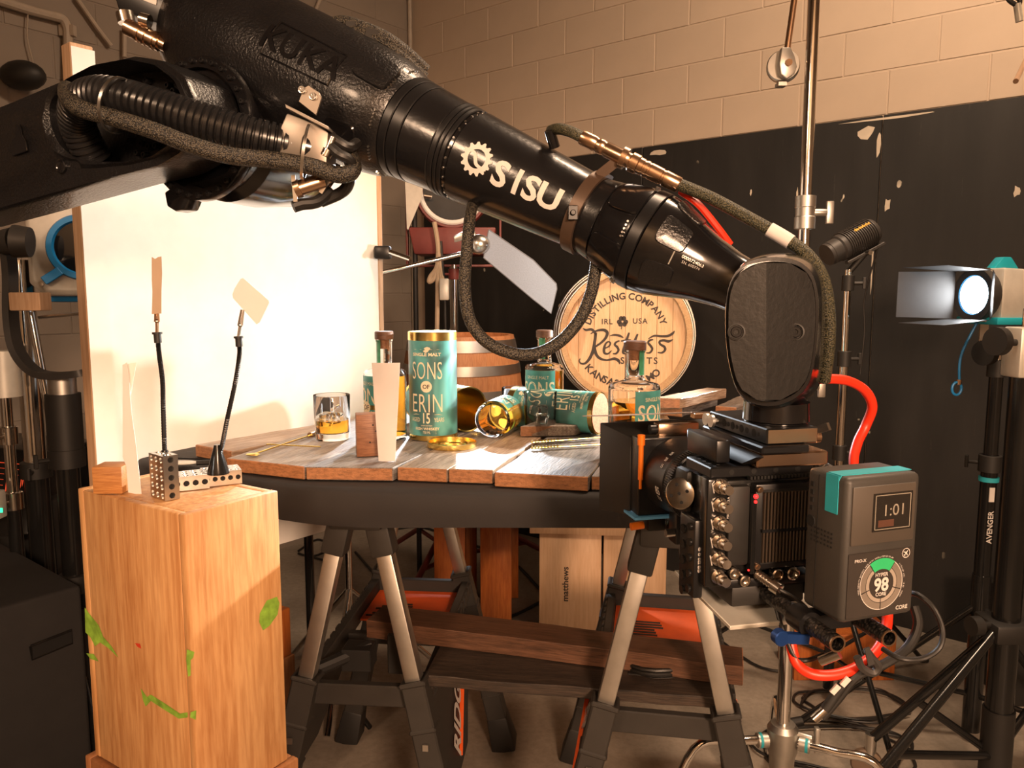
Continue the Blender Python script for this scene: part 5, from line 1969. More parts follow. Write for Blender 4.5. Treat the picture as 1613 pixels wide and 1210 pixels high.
# ------------------------------------------------------------------ cinema camera (local: x right, y towards the table, z up)
CO = V((0.3226, 0.97, 1.237))
cm = thing('cinema_camera', 'black cinema camera with matte box and lens mounted under the robot wrist', 'camera', mat=M.Translation(CO) @ M.Rotation(math.radians(12.2), 4, 'Z'))


def cb(nm, g, mat, p=cm, **k):
    return build(g, nm, mat, p, local=True, **k)


def hole_row(g, pts, r, d, nrm):
    for p in pts:
        g.cut().cyl(V(p) - V(nrm) * d, V(p) + V(nrm) * 0.0004, r, n=12)


body = cb('camera_body', G().box((0.004, 0.036, 0.066), (0.150, 0.070, 0.124)), K['blk_gloss'], bevel=0.004)
# rear panel with vents
rp_ = cb('rear_panel', G().box((0.026, -0.006, 0.068), (0.084, 0.014, 0.112)), K['robot_satin'], body, bevel=0.002)
cb('vent_recess', G().box((0.028, -0.0132, 0.068), (0.070, 0.001, 0.098)), K['dark'], rp_)
s0_ = None
for k in range(15):
    m = M.Translation(V((-0.005 + k * 0.00475, -0.0150, 0.068)))
    if s0_ is None:
        s0_ = cb('vent_slat', G().box((0, 0, 0), (0.0026, 0.005, 0.092)), plain('bronze_vent', (0.10, 0.075, 0.055), 0.35, 0.7), cm, bevel=0.0005, seg=1)
        s0_.matrix_basis = m
    else:
        place(s0_, cm, m)
cb('vent_bar', G().box((0.028, -0.0165, 0.064), (0.072, 0.003, 0.004)), K['robot_satin'], rp_)
g = G()
for x, z in ((-0.012, 0.118), (-0.012, 0.017)):
    g.cut().cyl((x, -0.012, z), (x, -0.0165, z), 0.0042, n=14)
    g.cyl((x, -0.0165, z), (x, -0.0175, z), 0.0022, n=8)
cb('panel_screw', g, K['gold_metal'], rp_, each=True)
# ribbed finger column and red lamps
cb('grip_column', G().box((-0.036, -0.004, 0.070), (0.030, 0.012, 0.105)), K['blk'], body, bevel=0.004)
cb('side_strip', G().box((-0.0185, -0.010, 0.060), (0.006, 0.012, 0.105)), K['blk_gloss'], body, bevel=0.001, seg=1)
redl = glow('red_tally', (1.0, 0.02, 0.02), 2.5)
cb('tally_lamp', G().ball((-0.0185, -0.017, 0.110), 0.0032, 10), redl)
cb('tally_lamp', G().ball((-0.0185, -0.017, 0.103), 0.0022, 10), redl)
cb('tally_lamp', G().ball((-0.022, -0.012, 0.012), 0.0014, 8), redl)
# connector column
col_ = cb('connector_column', G().box((-0.066, 0.004, 0.062), (0.028, 0.024, 0.142)), K['blk_gloss'], body, bevel=0.003)
bn0 = None
for k in range(6):
    m = M.Translation(V((-0.064, -0.008, 0.124 - k * 0.0235)))
    if bn0 is None:
        g = G().cyl((0, 0, 0), (0, -0.004, 0), 0.0095, n=16)
        g.cyl((0, -0.004, 0), (0, -0.013, 0), 0.0068, n=16)
        g.cyl((0, -0.013, 0), (0, -0.0155, 0), 0.0078, n=16)
        g.cyl((0, -0.0155, 0), (0, -0.026, 0), 0.0060, n=16)
        g.cyl((0.0, -0.006, 0.0065), (0.0, -0.006, 0.009), 0.002, n=8)
        g.cyl((0.0, -0.006, -0.0065), (0.0, -0.006, -0.009), 0.002, n=8)
        bn0 = cb('video_socket', g, K['nickel'])
        bn0.matrix_basis = m
    else:
        place(bn0, cm, m)
g = G()
for k in range(5):
    z = 0.128 - k * 0.0235
    g.beam((-0.0745, -0.0086, z), (-0.0715, -0.0086, z - 0.013), 0.0012, 0.0006, (0, 1, 0))
cb('socket_print', g, K['print'], col_)
for i, (x, z, r_) in enumerate(((-0.043, 0.010, 0.0075), (-0.028, -0.001, 0.0075), (0.018, 0.004, 0.0078), (0.040, 0.004, 0.009))):
    g = G().lathe([(r_, 0), (r_, 0.010), (r_ * 0.8, 0.011), (r_ * 0.7, 0.006), (0.0001, 0.006)], frame((x, -0.006, z), (0, -1, 0)), 18)
    lm = cb('round_socket', g, K['nickel'])
    if i == 2:
        cb('socket_face', G().lathe([(0.0001, 0.0085), (0.005, 0.0085), (0.005, 0.006)], frame((x, -0.006, z), (0, -1, 0)), 14), K['gold_metal'], lm)
g = G()
ax_ = V((0.42, -0.75, -0.30)).normalized()
p = V((-0.010, -0.010, 0.006))
pr = []
for i in range(11):
    pr += [(0.0068 if i % 2 else 0.0058, i * 0.0022), (0.0068 if i % 2 else 0.0058, i * 0.0022 + 0.0019)]
pr += [(0.0088, 0.025), (0.0088, 0.036), (0.006, 0.037), (0.0001, 0.037)]
cb('plug', G().lathe(pr, frame(p, ax_), 18), K['nickel'])
q = p + ax_ * 0.036
cb('plug_cable', G().tube(smooth_path([q, q + V((0.02, -0.012, -0.012)), q + V((0.040, -0.010, -0.035)), q + V((0.05, 0.02, -0.06))]), 0.0025, 8), K['blk_rubber'])
# top cage plate with holes
tp_ = cb('cage_plate', G().box((-0.001, 0.034, 0.139), (0.146, 0.072, 0.014)), K['robot_satin'], cm, bevel=0.0015, seg=1)
g = G()
hole_row(g, [(-0.045 + k * 0.031, -0.002, 0.139) for k in range(4)], 0.0038, 0.004, (0, -1, 0))
for k in range(8):
    g.cut().cyl((-0.064 + 0.008 * (k % 2), 0.006 + k * 0.0075, 0.142), (-0.064 + 0.008 * (k % 2), 0.006 + k * 0.0075, 0.1464), 0.0024, n=10)
cb('plate_hole', g, K['dark'], tp_, each=True)
g = G()
for k in range(18):
    g.cut().box((-0.020 + k * 0.0048, -0.004, 0.1315), (0.003, 0.008, 0.004))
cb('top_vent', g, K['dark'], tp_, each=True)
# dovetail sandwich up to the robot flange
cb('upper_plate', G().box((0.030, 0.030, 0.156), (0.10, 0.10, 0.018)), K['gold_metal'], cm, bevel=0.002, seg=1)
dv = cb('dovetail_plate', G().box((0.012, 0.050, 0.1715), (0.066, 0.165, 0.010)), K['robot_satin'], cm, bevel=0.002, seg=1)
g = G().hexa([V(p) for p in ((-0.036, -0.01, 0.150), (-0.020, -0.01, 0.150), (-0.020, 0.15, 0.150), (-0.036, 0.15, 0.150), (-0.028, -0.04, 0.166), (-0.020, -0.04, 0.166), (-0.020, 0.17, 0.166), (-0.028, 0.17, 0.166))])
cb('dovetail_jaw', g, K['robot_satin'], dv, bevel=0.002, seg=1)
cb('side_bar', G().box((-0.050, 0.055, 0.163), (0.020, 0.088, 0.030)), K['robot_satin'], cm, bevel=0.003)
m = axes((0.026, 0.055, 0.187), (1, 0, 0), (0, 1, 0), (0, 0, 1))
mpl = cb('mount_plate', G().box((0.026, 0.055, 0.187), (0.072, 0.155, 0.020)), K['robot_satin'], cm, bevel=0.0015, seg=1)
cb('lit_mount_face', G().box((0.026, -0.0228, 0.187), (0.068, 0.0008, 0.017)), K['gold_metal'], mpl)  # warm light on the black plate's rear face, put in as a bronze sheet
g = G()
for k, (y, r_) in enumerate(((0.000, 0.003), (0.012, 0.006), (0.030, 0.0045), (0.044, 0.006), (0.056, 0.0035), (0.068, 0.006), (0.080, 0.0035), (0.092, 0.006))):
    g.cut().cyl((-0.0104, y - 0.004, 0.187), (-0.004, y - 0.004, 0.187), r_ * 0.9, n=14)
cb('plate_hole', g, K['dark'], mpl, each=True)
for y in (0.106, 0.122):
    g = G().cyl((-0.010, y, 0.187), (-0.020, y, 0.187), 0.003, n=10)
    g.cyl((-0.018, y, 0.187), (-0.022, y, 0.187), 0.009, n=18)
    cb('thumb_screw', g, K['alu'], mpl)
cb('lock_lever', G().beam((0.064, 0.02, 0.178), (0.082, -0.015, 0.196), 0.006, 0.010), K['steel'], mpl)
cb('lever_knob', G().cyl((0.062, 0.0, 0.180), (0.078, 0.0, 0.180), 0.008, n=14), K['gold_metal'], mpl)
cb('handle_arm', G().cyl((0.070, 0.05, 0.150), (0.115, -0.04, 0.118), 0.010, n=14), K['rodc'])
# lens
LX, LZ = -0.008, 0.080
lm_ = axes((LX, 0.071, LZ), (1, 0, 0), (0, 0, -1), (0, 1, 0))
pr = [(0.030, 0), (0.044, 0.002), (0.044, 0.016), (0.050, 0.020), (0.050, 0.038), (0.052, 0.039), (0.052, 0.056), (0.0505, 0.057), (0.0505, 0.078), (0.0535, 0.079), (0.0535, 0.098), (0.052, 0.10), (0.0545, 0.103), (0.0565, 0.13), (0.060, 0.15), (0.0605, 0.164), (0.030, 0.164)]
lens = cb('lens_barrel', G().lathe(pr, lm_, 48), K['robot_satin'])
g = G()
for z0, rg_ in ((0.039, 0.0525), (0.079, 0.054)):
    g.cut()
    for k in range(90):
        a = 2 * math.pi * k / 90
        m = lm_ @ M.Rotation(a, 4, 'Z')
        g.box((rg_, 0, z0 + 0.009), (0.0026, 0.0019, 0.0165), m)
cb('gear_ring', g, K['blk'], lens, each=True)
g = G()
for (t_, yy, aa, h_) in (('85', 0.118, -12, 0.012), ('T1.5', 0.118, -25, 0.006), ('15', 0.115, 28, 0.006), ('20', 0.115, 40, 0.006), ('25', 0.115, 52, 0.006), ('4', 0.067, 5, 0.006), ('5.6', 0.067, -14, 0.006), ('8', 0.067, 22, 0.006), ('11', 0.029, 35, 0.005), ('C', 0.029, 50, 0.006)):
    rr_ = 0.0505 if yy < 0.1 else 0.0558
    put_text(g, t_, lambda x, y: lm_ @ V((-(rr_ + 0.0012) * math.cos(math.radians(aa) + y / rr_), -(rr_ + 0.0012) * math.sin(math.radians(aa) + y / rr_), yy - x)), h_, 0.9, 0.02)
cb('lens_lettering', g, K['print'], lens)
# lens motor with bright gear disc, side plate with small sockets
mo = cb('lens_motor', G().box((-0.074, 0.072, 0.100), (0.014, 0.040, 0.060)), K['blk'], bevel=0.008)
mm_ = frame((-0.082, 0.064, 0.097), (-0.80, -0.58, 0.15))
cb('motor_disc', G().lathe([(0.0001, 0), (0.0205, 0), (0.0215, 0.0015), (0.0215, 0.005), (0.019, 0.0065), (0.0001, 0.0065)], mm_, 40), K['nickel'], mo)
g = G()
for k in range(5):
    a = 2 * math.pi * k / 5 + 0.3
    r_ = 0.0 if k == 4 else 0.0125
    a = k * math.pi / 2 + 0.4
    g.cut().cyl(mm_ @ V((r_ * math.cos(a), r_ * math.sin(a), 0.006)), mm_ @ V((r_ * math.cos(a), r_ * math.sin(a), 0.0072)), 0.0024, n=10)
cb('disc_hole', g, K['dark'], mo, each=True)
sp2 = cb('side_plate', G().box((-0.080, 0.034, 0.022), (0.014, 0.046, 0.105)), K['robot_satin'], cm, bevel=0.003)
g = G()
for k in range(5):
    z = 0.064 - k * 0.021
    g.cut().cyl((-0.080, 0.022, z), (-0.0905, 0.022, z), 0.0052, n=12)
    g.cut().cyl((-0.080, 0.042, z - 0.009), (-0.0895, 0.042, z - 0.009), 0.0062, n=12)
cb('small_socket', g, K['blk_gloss'], sp2, each=True)
g = G()
flat_text(g, 'cameo', (-0.080, 0.0106, 0.022), (0, 0, 1), (-1, 0, 0), 0.0085, 1.1, 0.01)
flat_text(g, 'MADE IN U.S.A', (-0.0515, -0.0084, 0.095), (0, 0, 1), (-1, 0, 0), 0.0030, 1.0)
cb('side_lettering', g, K['print'], sp2)
# matte box
def frame_ring(cx_, cz_, w0, h0, y0, w1, h1, y1, t):
    g = G()
    A = lambda w_, h_, y: [V((cx_ - w_, y, cz_ - h_)), V((cx_ + w_, y, cz_ - h_)), V((cx_ + w_, y, cz_ + h_)), V((cx_ - w_, y, cz_ + h_))]
    rings = [A(w0 - t, h0 - t, y0), A(w0, h0, y0), A(w1, h1, y1), A(w1 - t, h1 - t, y1), A(w0 - t, h0 - t, y0)]
    return g.loft(rings, caps=False)


hood = cb('matte_box_hood', frame_ring(LX, 0.072, 0.070, 0.064, 0.268, 0.094, 0.076, 0.350, 0.004), K['blk'], cm, bevel=0.003)
g = frame_ring(LX, 0.078, 0.068, 0.062, 0.236, 0.068, 0.062, 0.268, 0.010)
tray = cb('filter_stage', g, K['robot_satin'], cm, bevel=0.002)
mtb = axes((LX, 0.236, LZ), (1, 0, 0), (0, 0, -1), (0, 1, 0))
g = G()
rings = []
n_ = 40
sq, ci = [], []
for k in range(n_):
    a = 2 * math.pi * k / n_
    c_, s__ = math.cos(a), math.sin(a)
    k_ = 1 / max(abs(c_), abs(s__))
    sq.append((c_ * k_ * 0.066, s__ * k_ * 0.060))
    ci.append((c_ * 0.057, s__ * 0.057))
g.loft([[V((LX + x, 0.240, 0.078 + z)) for x, z in sq], [V((LX + x, 0.235, 0.078 + z)) for x, z in sq], [V((LX + x, 0.235, LZ + z)) for x, z in ci], [V((LX + x, 0.240, LZ + z)) for x, z in ci], [V((LX + x, 0.240, 0.078 + z)) for x, z in sq]], caps=False)
cb('back_plate', g, K['robot_satin'], tray)
pn = cb('tray_pin', G().cyl((-0.073, 0.234, 0.075), (-0.073, 0.234, 0.130), 0.0042, n=12), K['orange'], label='orange anodised tray pin')
cb('pin_cap', G().cyl((-0.073, 0.234, 0.130), (-0.073, 0.234, 0.146), 0.0060, n=12), K['orange'], pn)
cb('pin_tip', G().cyl((-0.073, 0.234, 0.060), (-0.073, 0.234, 0.075), 0.0025, n=10), K['orange'], pn)
cb('hinge_block', G().box((-0.005, 0.256, 0.150), (0.070, 0.022, 0.022)), K['gold_metal'], tray, bevel=0.003)
cb('hinge_knob', G().cyl((-0.050, 0.256, 0.150), (-0.040, 0.256, 0.150), 0.008, n=12), K['robot_satin'], tray)
K['flag_clear'] = plain('thin_grey_flag', (0.46, 0.42, 0.40), 0.22, 0.4)
g = G().extr([V(p) for p in ((-0.105, 0.275, 0.1705), (-0.060, 0.258, 0.1735), (0.03, 0.250, 0.1748), (0.075, 0.262, 0.173), (0.075, 0.375, 0.1550), (-0.125, 0.375, 0.1550))], (0, 0, 0.0016))
cb('top_flag', g, K['flag_clear'], tray, label='thin flat flag seen edge on above the matte box')
cb('flag_bracket', G().box((0.050, 0.250, 0.171), (0.060, 0.018, 0.009)), K['gold_metal'], tray, bevel=0.001, seg=1)
cb('blue_tape', G().box((-0.045, 0.255, 0.0125), (0.075, 0.05, 0.004)), plain('light_blue_tape', (0.10, 0.33, 0.60), 0.5), tray)
# rods and undercarriage
for i, x in enumerate((0.0, 0.066)):
    g = G().lathe([(0.0078, 0.0), (0.0098, 0.0), (0.0098, 0.47), (0.0078, 0.47), (0.0078, 0.0)], frame((x + 0.008, -0.155, -0.024), (0, 1, 0)), 24)
    cb('carbon_rod', g, K['rodc'])
    cb('rod_end_ring', G().lathe([(0.0078, -0.001), (0.0099, -0.001), (0.0099, 0.0006), (0.0078, 0.0006), (0.0078, -0.001)], frame((x + 0.008, -0.155, -0.024), (0, 1, 0)), 24), K['gold_metal'])
g = G().lathe([(0.0098, 0), (0.0155, 0), (0.0155, 0.030), (0.0098, 0.030), (0.0098, 0)], frame((0.008, -0.105, -0.024), (0, 1, 0)), 20)
g.box((0.041, -0.090, -0.024), (0.050, 0.024, 0.018))
rcl = cb('rod_clamp', g, K['robot_satin'])
blu = plain('blue_anodised', (0.02, 0.07, 0.28), 0.3, 0.6)
g = G().cyl((-0.028, -0.105, -0.038), (-0.028, -0.093, -0.038), 0.0095, n=18)
g.beam((-0.028, -0.099, -0.038), (0.006, -0.104, -0.041), 0.010, 0.012)
cb('clamp_lever', g, blu, rcl, bevel=0.001, seg=1, label='blue anodised clamp lever')
cb('base_plate', G().box((0.012, 0.055, -0.006), (0.13, 0.13, 0.012)), K['robot_satin'], cm, bevel=0.002)
cb('under_mount', G().box((0.012, 0.045, -0.026), (0.105, 0.10, 0.028)), K['blk'], cm, bevel=0.004)
g = G().hexa([V(p) for p in ((-0.055, -0.03, -0.058), (0.10, -0.03, -0.058), (0.10, 0.14, -0.046), (-0.055, 0.14, -0.046), (-0.055, -0.03, -0.052), (0.10, -0.03, -0.052), (0.10, 0.14, -0.040), (-0.055, 0.14, -0.040))])
cb('bridge_plate', g, K['silver_paint'], cm, bevel=0.001, seg=1)
cb('lens_support', G().box((LX, 0.20, 0.006), (0.05, 0.03, 0.05)), K['robot_satin'], cm, bevel=0.003)
cb('support_screw', G().cyl((LX - 0.040, 0.19, 0.000), (LX - 0.026, 0.19, 0.0), 0.006, n=12), K['steel'])
kn = cb('front_rod_knob', G().cyl((-0.040, 0.300, -0.020), (-0.062, 0.300, -0.022), 0.0065, n=14), K['orange'], label='orange anodised knob')
cb('front_rod_clamp', G().box((-0.020, 0.300, -0.012), (0.03, 0.022, 0.034)), K['robot_satin'], cm, bevel=0.002)
# battery mount post
cb('battery_plate', G().box((0.070, -0.071, 0.060), (0.062, 0.010, 0.155)), K['blk'], cm, bevel=0.002)
cb('battery_bracket', G().box((0.080, -0.035, 0.02), (0.030, 0.075, 0.03)), K['robot_satin'], cm, bevel=0.002)

# ------------------------------------------------------------------ battery
bt_m = M.Translation(CO) @ M.Rotation(math.radians(12.2), 4, 'Z') @ M.Translation(V((0.064, -0.110, -0.006))) @ M.Rotation(math.radians(6), 4, 'Z')
bt_ = thing('camera_battery', 'dark grey camera battery with turquoise tape and small display', 'battery', mat=bt_m)
W_, D_, H_ = 0.104, 0.066, 0.168


def bb_(nm, g, mat, p=bt_, **k):
    return build(g, nm, mat, p, local=True, **k)


case = bb_('case', G().box((0, 0, H_ / 2), (W_, D_, H_)), K['battery'], bevel=0.007, seg=3)
yf = -D_ / 2
bb_('case_seam', G().box((0, 0.012, H_ / 2), (W_ + 0.0008, 0.0010, H_ - 0.010)), K['dark'], case)
g = G().box((-0.001, yf - 0.0005, H_ * 0.26), (W_ - 0.014, 0.003, H_ * 0.45))
g2 = bb_('label_plate', g, plain('dark_label', (0.040, 0.034, 0.030), 0.45), case, bevel=0.001, seg=1)
bb_('screen_bezel', G().box((-0.001, yf - 0.0008, H_ * 0.74), (W_ - 0.016, 0.003, H_ * 0.40)), plain('brown_grey_bezel', (0.075, 0.062, 0.050), 0.5), case, bevel=0.003)
scr = bb_('screen', G().box((0.010, yf - 0.0026, H_ * 0.755), (0.055, 0.001, 0.044)), plain('dark_screen_glass', (0.02, 0.018, 0.016), 0.08), case)
g = G()
o = V((0.010, yf - 0.0033, H_ * 0.755))
for (x0, z0, x1, z1) in ((-0.0245, -0.0195, 0.0245, -0.0195), (-0.0245, 0.0195, 0.0245, 0.0195), (-0.0245, -0.0195, -0.0245, 0.0195), (0.0245, -0.0195, 0.0245, 0.0195)):
    g.beam(o + V((x0, 0, z0)), o + V((x1, 0, z1)), 0.0009, 0.0003, (0, 1, 0))
flat_text(g, '1:01', o + V((0.002, 0, 0.002)), (1, 0, 0), (0, 0, 1), 0.013, 1.05)
bb_('screen_digits', g, plain('screen_segments', (0.30, 0.27, 0.22), 0.4), scr)
bb_('screen_bar', G().box(o + V((-0.009, 0, -0.013)), (0.022, 0.0003, 0.008)), plain('screen_brown', (0.10, 0.045, 0.03), 0.4), scr)
# dial emblem
oc = V((0.0, yf - 0.0026, H_ * 0.255))


def ring_seg(g, r0, r1, a0, a1, y=0.0, n=8):
    pts = []
    for k in range(n + 1):
        a = math.radians(a0 + (a1 - a0) * k / n)
        pts.append(oc + V((r0 * math.cos(a), y, r0 * math.sin(a))))
    for k in range(n + 1):
        a = math.radians(a0 + (a1 - a0) * (n - k) / n)
        pts.append(oc + V((r1 * math.cos(a), y, r1 * math.sin(a))))
    b = len(g.v)
    g.v += pts
    m_ = 2 * (n + 1)
    g.f += [(b + k, b + k + 1, b + m_ - 2 - k, b + m_ - 1 - k) for k in range(n)]


g, gi = G(), G()
for k in range(5):
    if k == 0:
        continue
    a = 90 + 72 * k
    ring_seg(g, 0.0222, 0.0295, a - 34.5, a + 34.5)
    ring_seg(gi, 0.0172, 0.0215, a - 34.5, a + 34.5)
dl = bb_('dial', g, plain('dial_grey', (0.20, 0.17, 0.14), 0.5), g2)
bb_('dial_inner', gi, plain('dial_light', (0.36, 0.31, 0.26), 0.5), g2)
g = G()
ring_seg(g, 0.0295, 0.0303, 0, 360, 0.0, 48)
g_ = G()
ring_seg(g_, 0.0178, 0.0305, 55, 125, -0.0003)
bb_('green_segment', g_, plain('green_print', (0.03, 0.50, 0.18), 0.5), g2, label='green segment of the dial')
flat_text(g, '98', oc + V((0, -0.0002, -0.0005)), (1, 0, 0), (0, 0, 1), 0.0150, 0.95, 0.03)
flat_text(g, 'HYPER', oc + V((0, -0.0002, 0.0112)), (1, 0, 0), (0, 0, 1), 0.0042, 1.0, 0.02)
flat_text(g, 'CORE', oc + V((0, -0.0002, -0.0118)), (1, 0, 0), (0, 0, 1), 0.0040, 1.0, 0.02)
flat_text(g, 'PRO-X', oc + V((-0.031, -0.0002, 0.0305)), (1, 0, 0), (0, 0, 1), 0.0034, 1.1, 0.02)
flat_text(g, 'CORE', oc + V((0.031, -0.0002, -0.031)), (1, 0, 0), (0, 0, 1), 0.0045, 1.0, 0.02)
for (txt, a0, a1) in (('HIGH DENSITY BATTERY PACK WITH INTELLICOM DISPLAY', 196, 62), ('LITHIUM ION', 42, 8), ('14.8V', -2, -14), ('98WH', -20, -34)):
    for i, ch in enumerate(txt):
        if ch == ' ':
            continue
        a = math.radians(a0 + (a1 - a0) * (i + .5) / len(txt))
        up = V((math.cos(a), 0, math.sin(a)))
        flat_text(g, ch, oc + up * 0.0325 + V((0, -0.0002, 0)), (up.z, 0, -up.x), up, 0.0019)
pc = oc + V((0.033, -0.0002, 0.033))
for k in range(20):
    a0, a1 = 2 * math.pi * k / 20, 2 * math.pi * (k + 1) / 20
    g.add([pc + V((0.0050 * math.cos(a0), 0, 0.0050 * math.sin(a0))), pc + V((0.0050 * math.cos(a1), 0, 0.0050 * math.sin(a1))), pc + V((0.0058 * math.cos(a1), 0, 0.0058 * math.sin(a1))), pc + V((0.0058 * math.cos(a0), 0, 0.0058 * math.sin(a0)))], [(0, 1, 2, 3)])
pl = [(0, 4), (0.6, 3), (0.6, 1), (3.6, -0.6), (3.6, -1.3), (0.6, -0.6), (0.4, -2.4), (1.4, -3.2), (1.4, -3.7), (0, -3.3), (-1.4, -3.7), (-1.4, -3.2), (-0.4, -2.4), (-0.6, -0.6), (-3.6, -1.3), (-3.6, -0.6), (-0.6, 1), (-0.6, 3)]
ca_, sa_ = math.cos(-0.7), math.sin(-0.7)
g.add([pc + V(((x * ca_ - z * sa_) * 0.0011, 0, (x * sa_ + z * ca_) * 0.0011)) for x, z in pl], [tuple(range(len(pl)))])
bb_('label_lettering', g, K['print'], g2)
# tape over the top and down the left side
g = G()
xl = -W_ / 2
g.box((0.0, -0.010, H_ + 0.0004), (W_ - 0.004, 0.020, 0.0008))
g.box((xl - 0.0004, -0.010, H_ - 0.022), (0.0008, 0.020, 0.044))
g.beam(V((xl + 0.003, -0.010, H_ + 0.0001)), V((xl - 0.0002, -0.010, H_ - 0.005)), 0.0012, 0.020, (0, 1, 0))
tp2 = bb_('tape', K and g, K['tape'], case, label='turquoise tape over the battery')
g = G()
for k in range(4):
    g.cut().box((xl - 0.0006, 0.022, H_ - 0.018 - k * 0.0095), (0.0012, 0.005, 0.0055))
g.cut().cyl((xl + 0.002, 0.022, H_ - 0.062), (xl - 0.0016, 0.022, H_ - 0.062), 0.0068, n=16)
bb_('button', g, K['dark'], case, each=True)
g = G()
for i in range(7):
    for j in range(4):
        g.box((xl - 0.0002, 0.020 - i * 0.0055, H_ * 0.50 + j * 0.0052), (0.0012, 0.0022, 0.0022))
tag(bb_('grip_dot', g, K['dark'], case), kind='stuff')

# ------------------------------------------------------------------ stands and lamps
def pole_stand(name, label, x, y, segs, legs=None, leg_mat='blk_gloss', cat='stand', hub=0.3, spread=0.45, a0=0.3, nleg=3, collars=(), lr=0.010, brace=True, group=None):
    r = thing(name, label, cat, (x, y, 0), group=group)
    for z0, z1, rr, mt in segs:
        build(G().cyl((x, y, z0), (x, y, z1), rr, n=20), 'pole', K[mt], r)
    for z, rr, mt, ka in collars:
        g = G().lathe([(rr * 0.55, -0.03), (rr, -0.028), (rr, 0.028), (rr * 0.9, 0.03), (rr * 0.55, 0.03)], M.Translation(V((x, y, z))), 20)
        c = build(g, 'collar', K[mt], r)
        kd = V((math.cos(ka), math.sin(ka), 0))
        g = G().cyl(V((x, y, z)) + kd * rr * 0.9, V((x, y, z)) + kd * (rr + 0.03), 0.007, n=10)
        g.beam(V((x, y, z - 0.022)) + kd * (rr + 0.034), V((x, y, z + 0.022)) + kd * (rr + 0.034), 0.010, 0.012, kd)
        build(g, 'locking_knob', K[mt], c, bevel=0.002, seg=1)
    for k in range(nleg):
        a = a0 + 2 * math.pi * k / nleg
        d = V((math.cos(a), math.sin(a), 0))
        ft = V((x, y, 0.012)) + d * spread
        lg = build(G().cyl(V((x, y, hub)) + d * 0.02, ft, lr, n=12), 'leg', K[leg_mat], r)
        build(G().cyl(ft - d * 0.02 + Z * 0.012, ft + d * 0.02, lr * 1.3, n=12), 'foot', K['blk'], lg)
        if brace:
            build(G().cyl(V((x, y, hub * 0.35)) + d * 0.02, V((x, y, hub)).lerp(ft, 0.55), lr * 0.75, n=10), 'brace', K[leg_mat], lg)
    return r


# near grip stand with its arm
cx0, cy0 = 0.785, 2.1
cs = thing('grip_stand', 'bright chrome grip stand rising behind the robot wrist', 'stand', (cx0, cy0, 0))
build(G().cyl((cx0, cy0, 0.34), (cx0, cy0, 1.55), 0.0195, n=24), 'pole', K['chrome'], cs)
build(G().cyl((cx0, cy0, 1.50), (cx0, cy0, 2.95), 0.0160, n=24), 'pole', K['chrome'], cs)
kz = at(1268, 335, Y=cy0).z
for z in (kz, 1.35):
    g = G().lathe([(0.017, -0.045), (0.027, -0.043), (0.027, -0.012), (0.025, -0.010), (0.025, 0.012), (0.027, 0.014), (0.027, 0.043), (0.017, 0.045)], M.Translation(V((cx0, cy0, z))), 24)
    c = build(g, 'collar', K['alu'], cs)
    g = G().cyl((cx0 + 0.02, cy0, z), (cx0 + 0.058, cy0, z), 0.010, n=12)
    g.box((cx0 + 0.066, cy0, z), (0.020, 0.012, 0.060))
    build(g, 'locking_knob', K['alu'], c, bevel=0.003)
hz = at(1230, 1165, Y=cy0).z
g = G().lathe([(0.0001, -0.09), (0.034, -0.09), (0.036, -0.05), (0.042, -0.03), (0.044, 0.035), (0.034, 0.05), (0.0001, 0.05)], M.Translation(V((cx0, cy0, hz))), 24)
build(g, 'leg_hub', K['alu'], cs)
g = G().cyl((cx0 + 0.03, cy0, hz + 0.02), (cx0 + 0.075, cy0 - 0.03, hz + 0.02), 0.010, n=12)
g.box((cx0 + 0.085, cy0 - 0.035, hz + 0.02), (0.014, 0.02, 0.075))
build(g, 'locking_knob', K['alu'], cs, bevel=0.003)
for k, (dx, dy) in enumerate(((-1, -0.06), (0.72, -0.35), (0.25, 0.95))):
    d = V((dx, dy, 0)).normalized()
    s_ = V((cx0, cy0, hz)) + d * 0.04
    path = smooth_path([s_, s_ + d * 0.10, s_ + d * 0.22 + Z * -0.02, s_ + d * 0.34 + Z * -(hz - 0.05), s_ + d * 0.50 + Z * -(hz - 0.02)], 6)
    lg = build(G().tube(path, 0.0125, 12), 'leg', K['chrome'], cs)
    build(G().cyl(s_ + d * 0.005, s_ + d * 0.035, 0.021, n=16), 'leg_collar', K['alu'], lg)
    build(G().cyl(s_ + d * 0.022, s_ + d * 0.030, 0.0215, n=16), 'teal_ring', K['tape'], lg)
ga = thing('grip_clamp', 'thin rod ending in a round grip head left of the chrome stand top', 'clamp', at(1236, 100, Y=2.15))
a, b = at(1254, -20, Y=2.15), at(1240, 78, Y=2.15)
build(G().cyl(a, b, 0.0085, n=14), 'rod', K['gold_metal'], ga)
c = at(1234, 103, Y=2.15)
m = frame(c, (-0.25, -1, 0.1))
build(G().lathe([(0.0001, -0.02), (0.040, -0.02), (0.043, -0.015), (0.043, -0.002), (0.040, 0.003), (0.0001, 0.003)], m, 32), 'grip_disc', K['alu'], ga)
g = G().extr([at(x, y, Y=2.12) for x, y in ((1232, 74), (1246, 74), (1252, 88), (1256, 104), (1252, 116), (1240, 124), (1230, 116), (1228, 100))], (0, 0.02, 0))
pl_ = build(g, 'ear_plate', K['alu'], ga, bevel=0.003)
build(G().cyl(at(1243, 98, Y=2.112), at(1243, 98, Y=2.125), 0.009, n=14), 'bolt', K['gold_metal'], pl_)
build(G().box(at(1230, 134, Y=2.15), (0.022, 0.03, 0.01)), 'jaw', K['alu'], ga)
build(G().cyl(at(1254, -20, Y=2.15), V((cx0, cy0, 2.9)), 0.0085, n=12), 'rod', K['gold_metal'], ga)

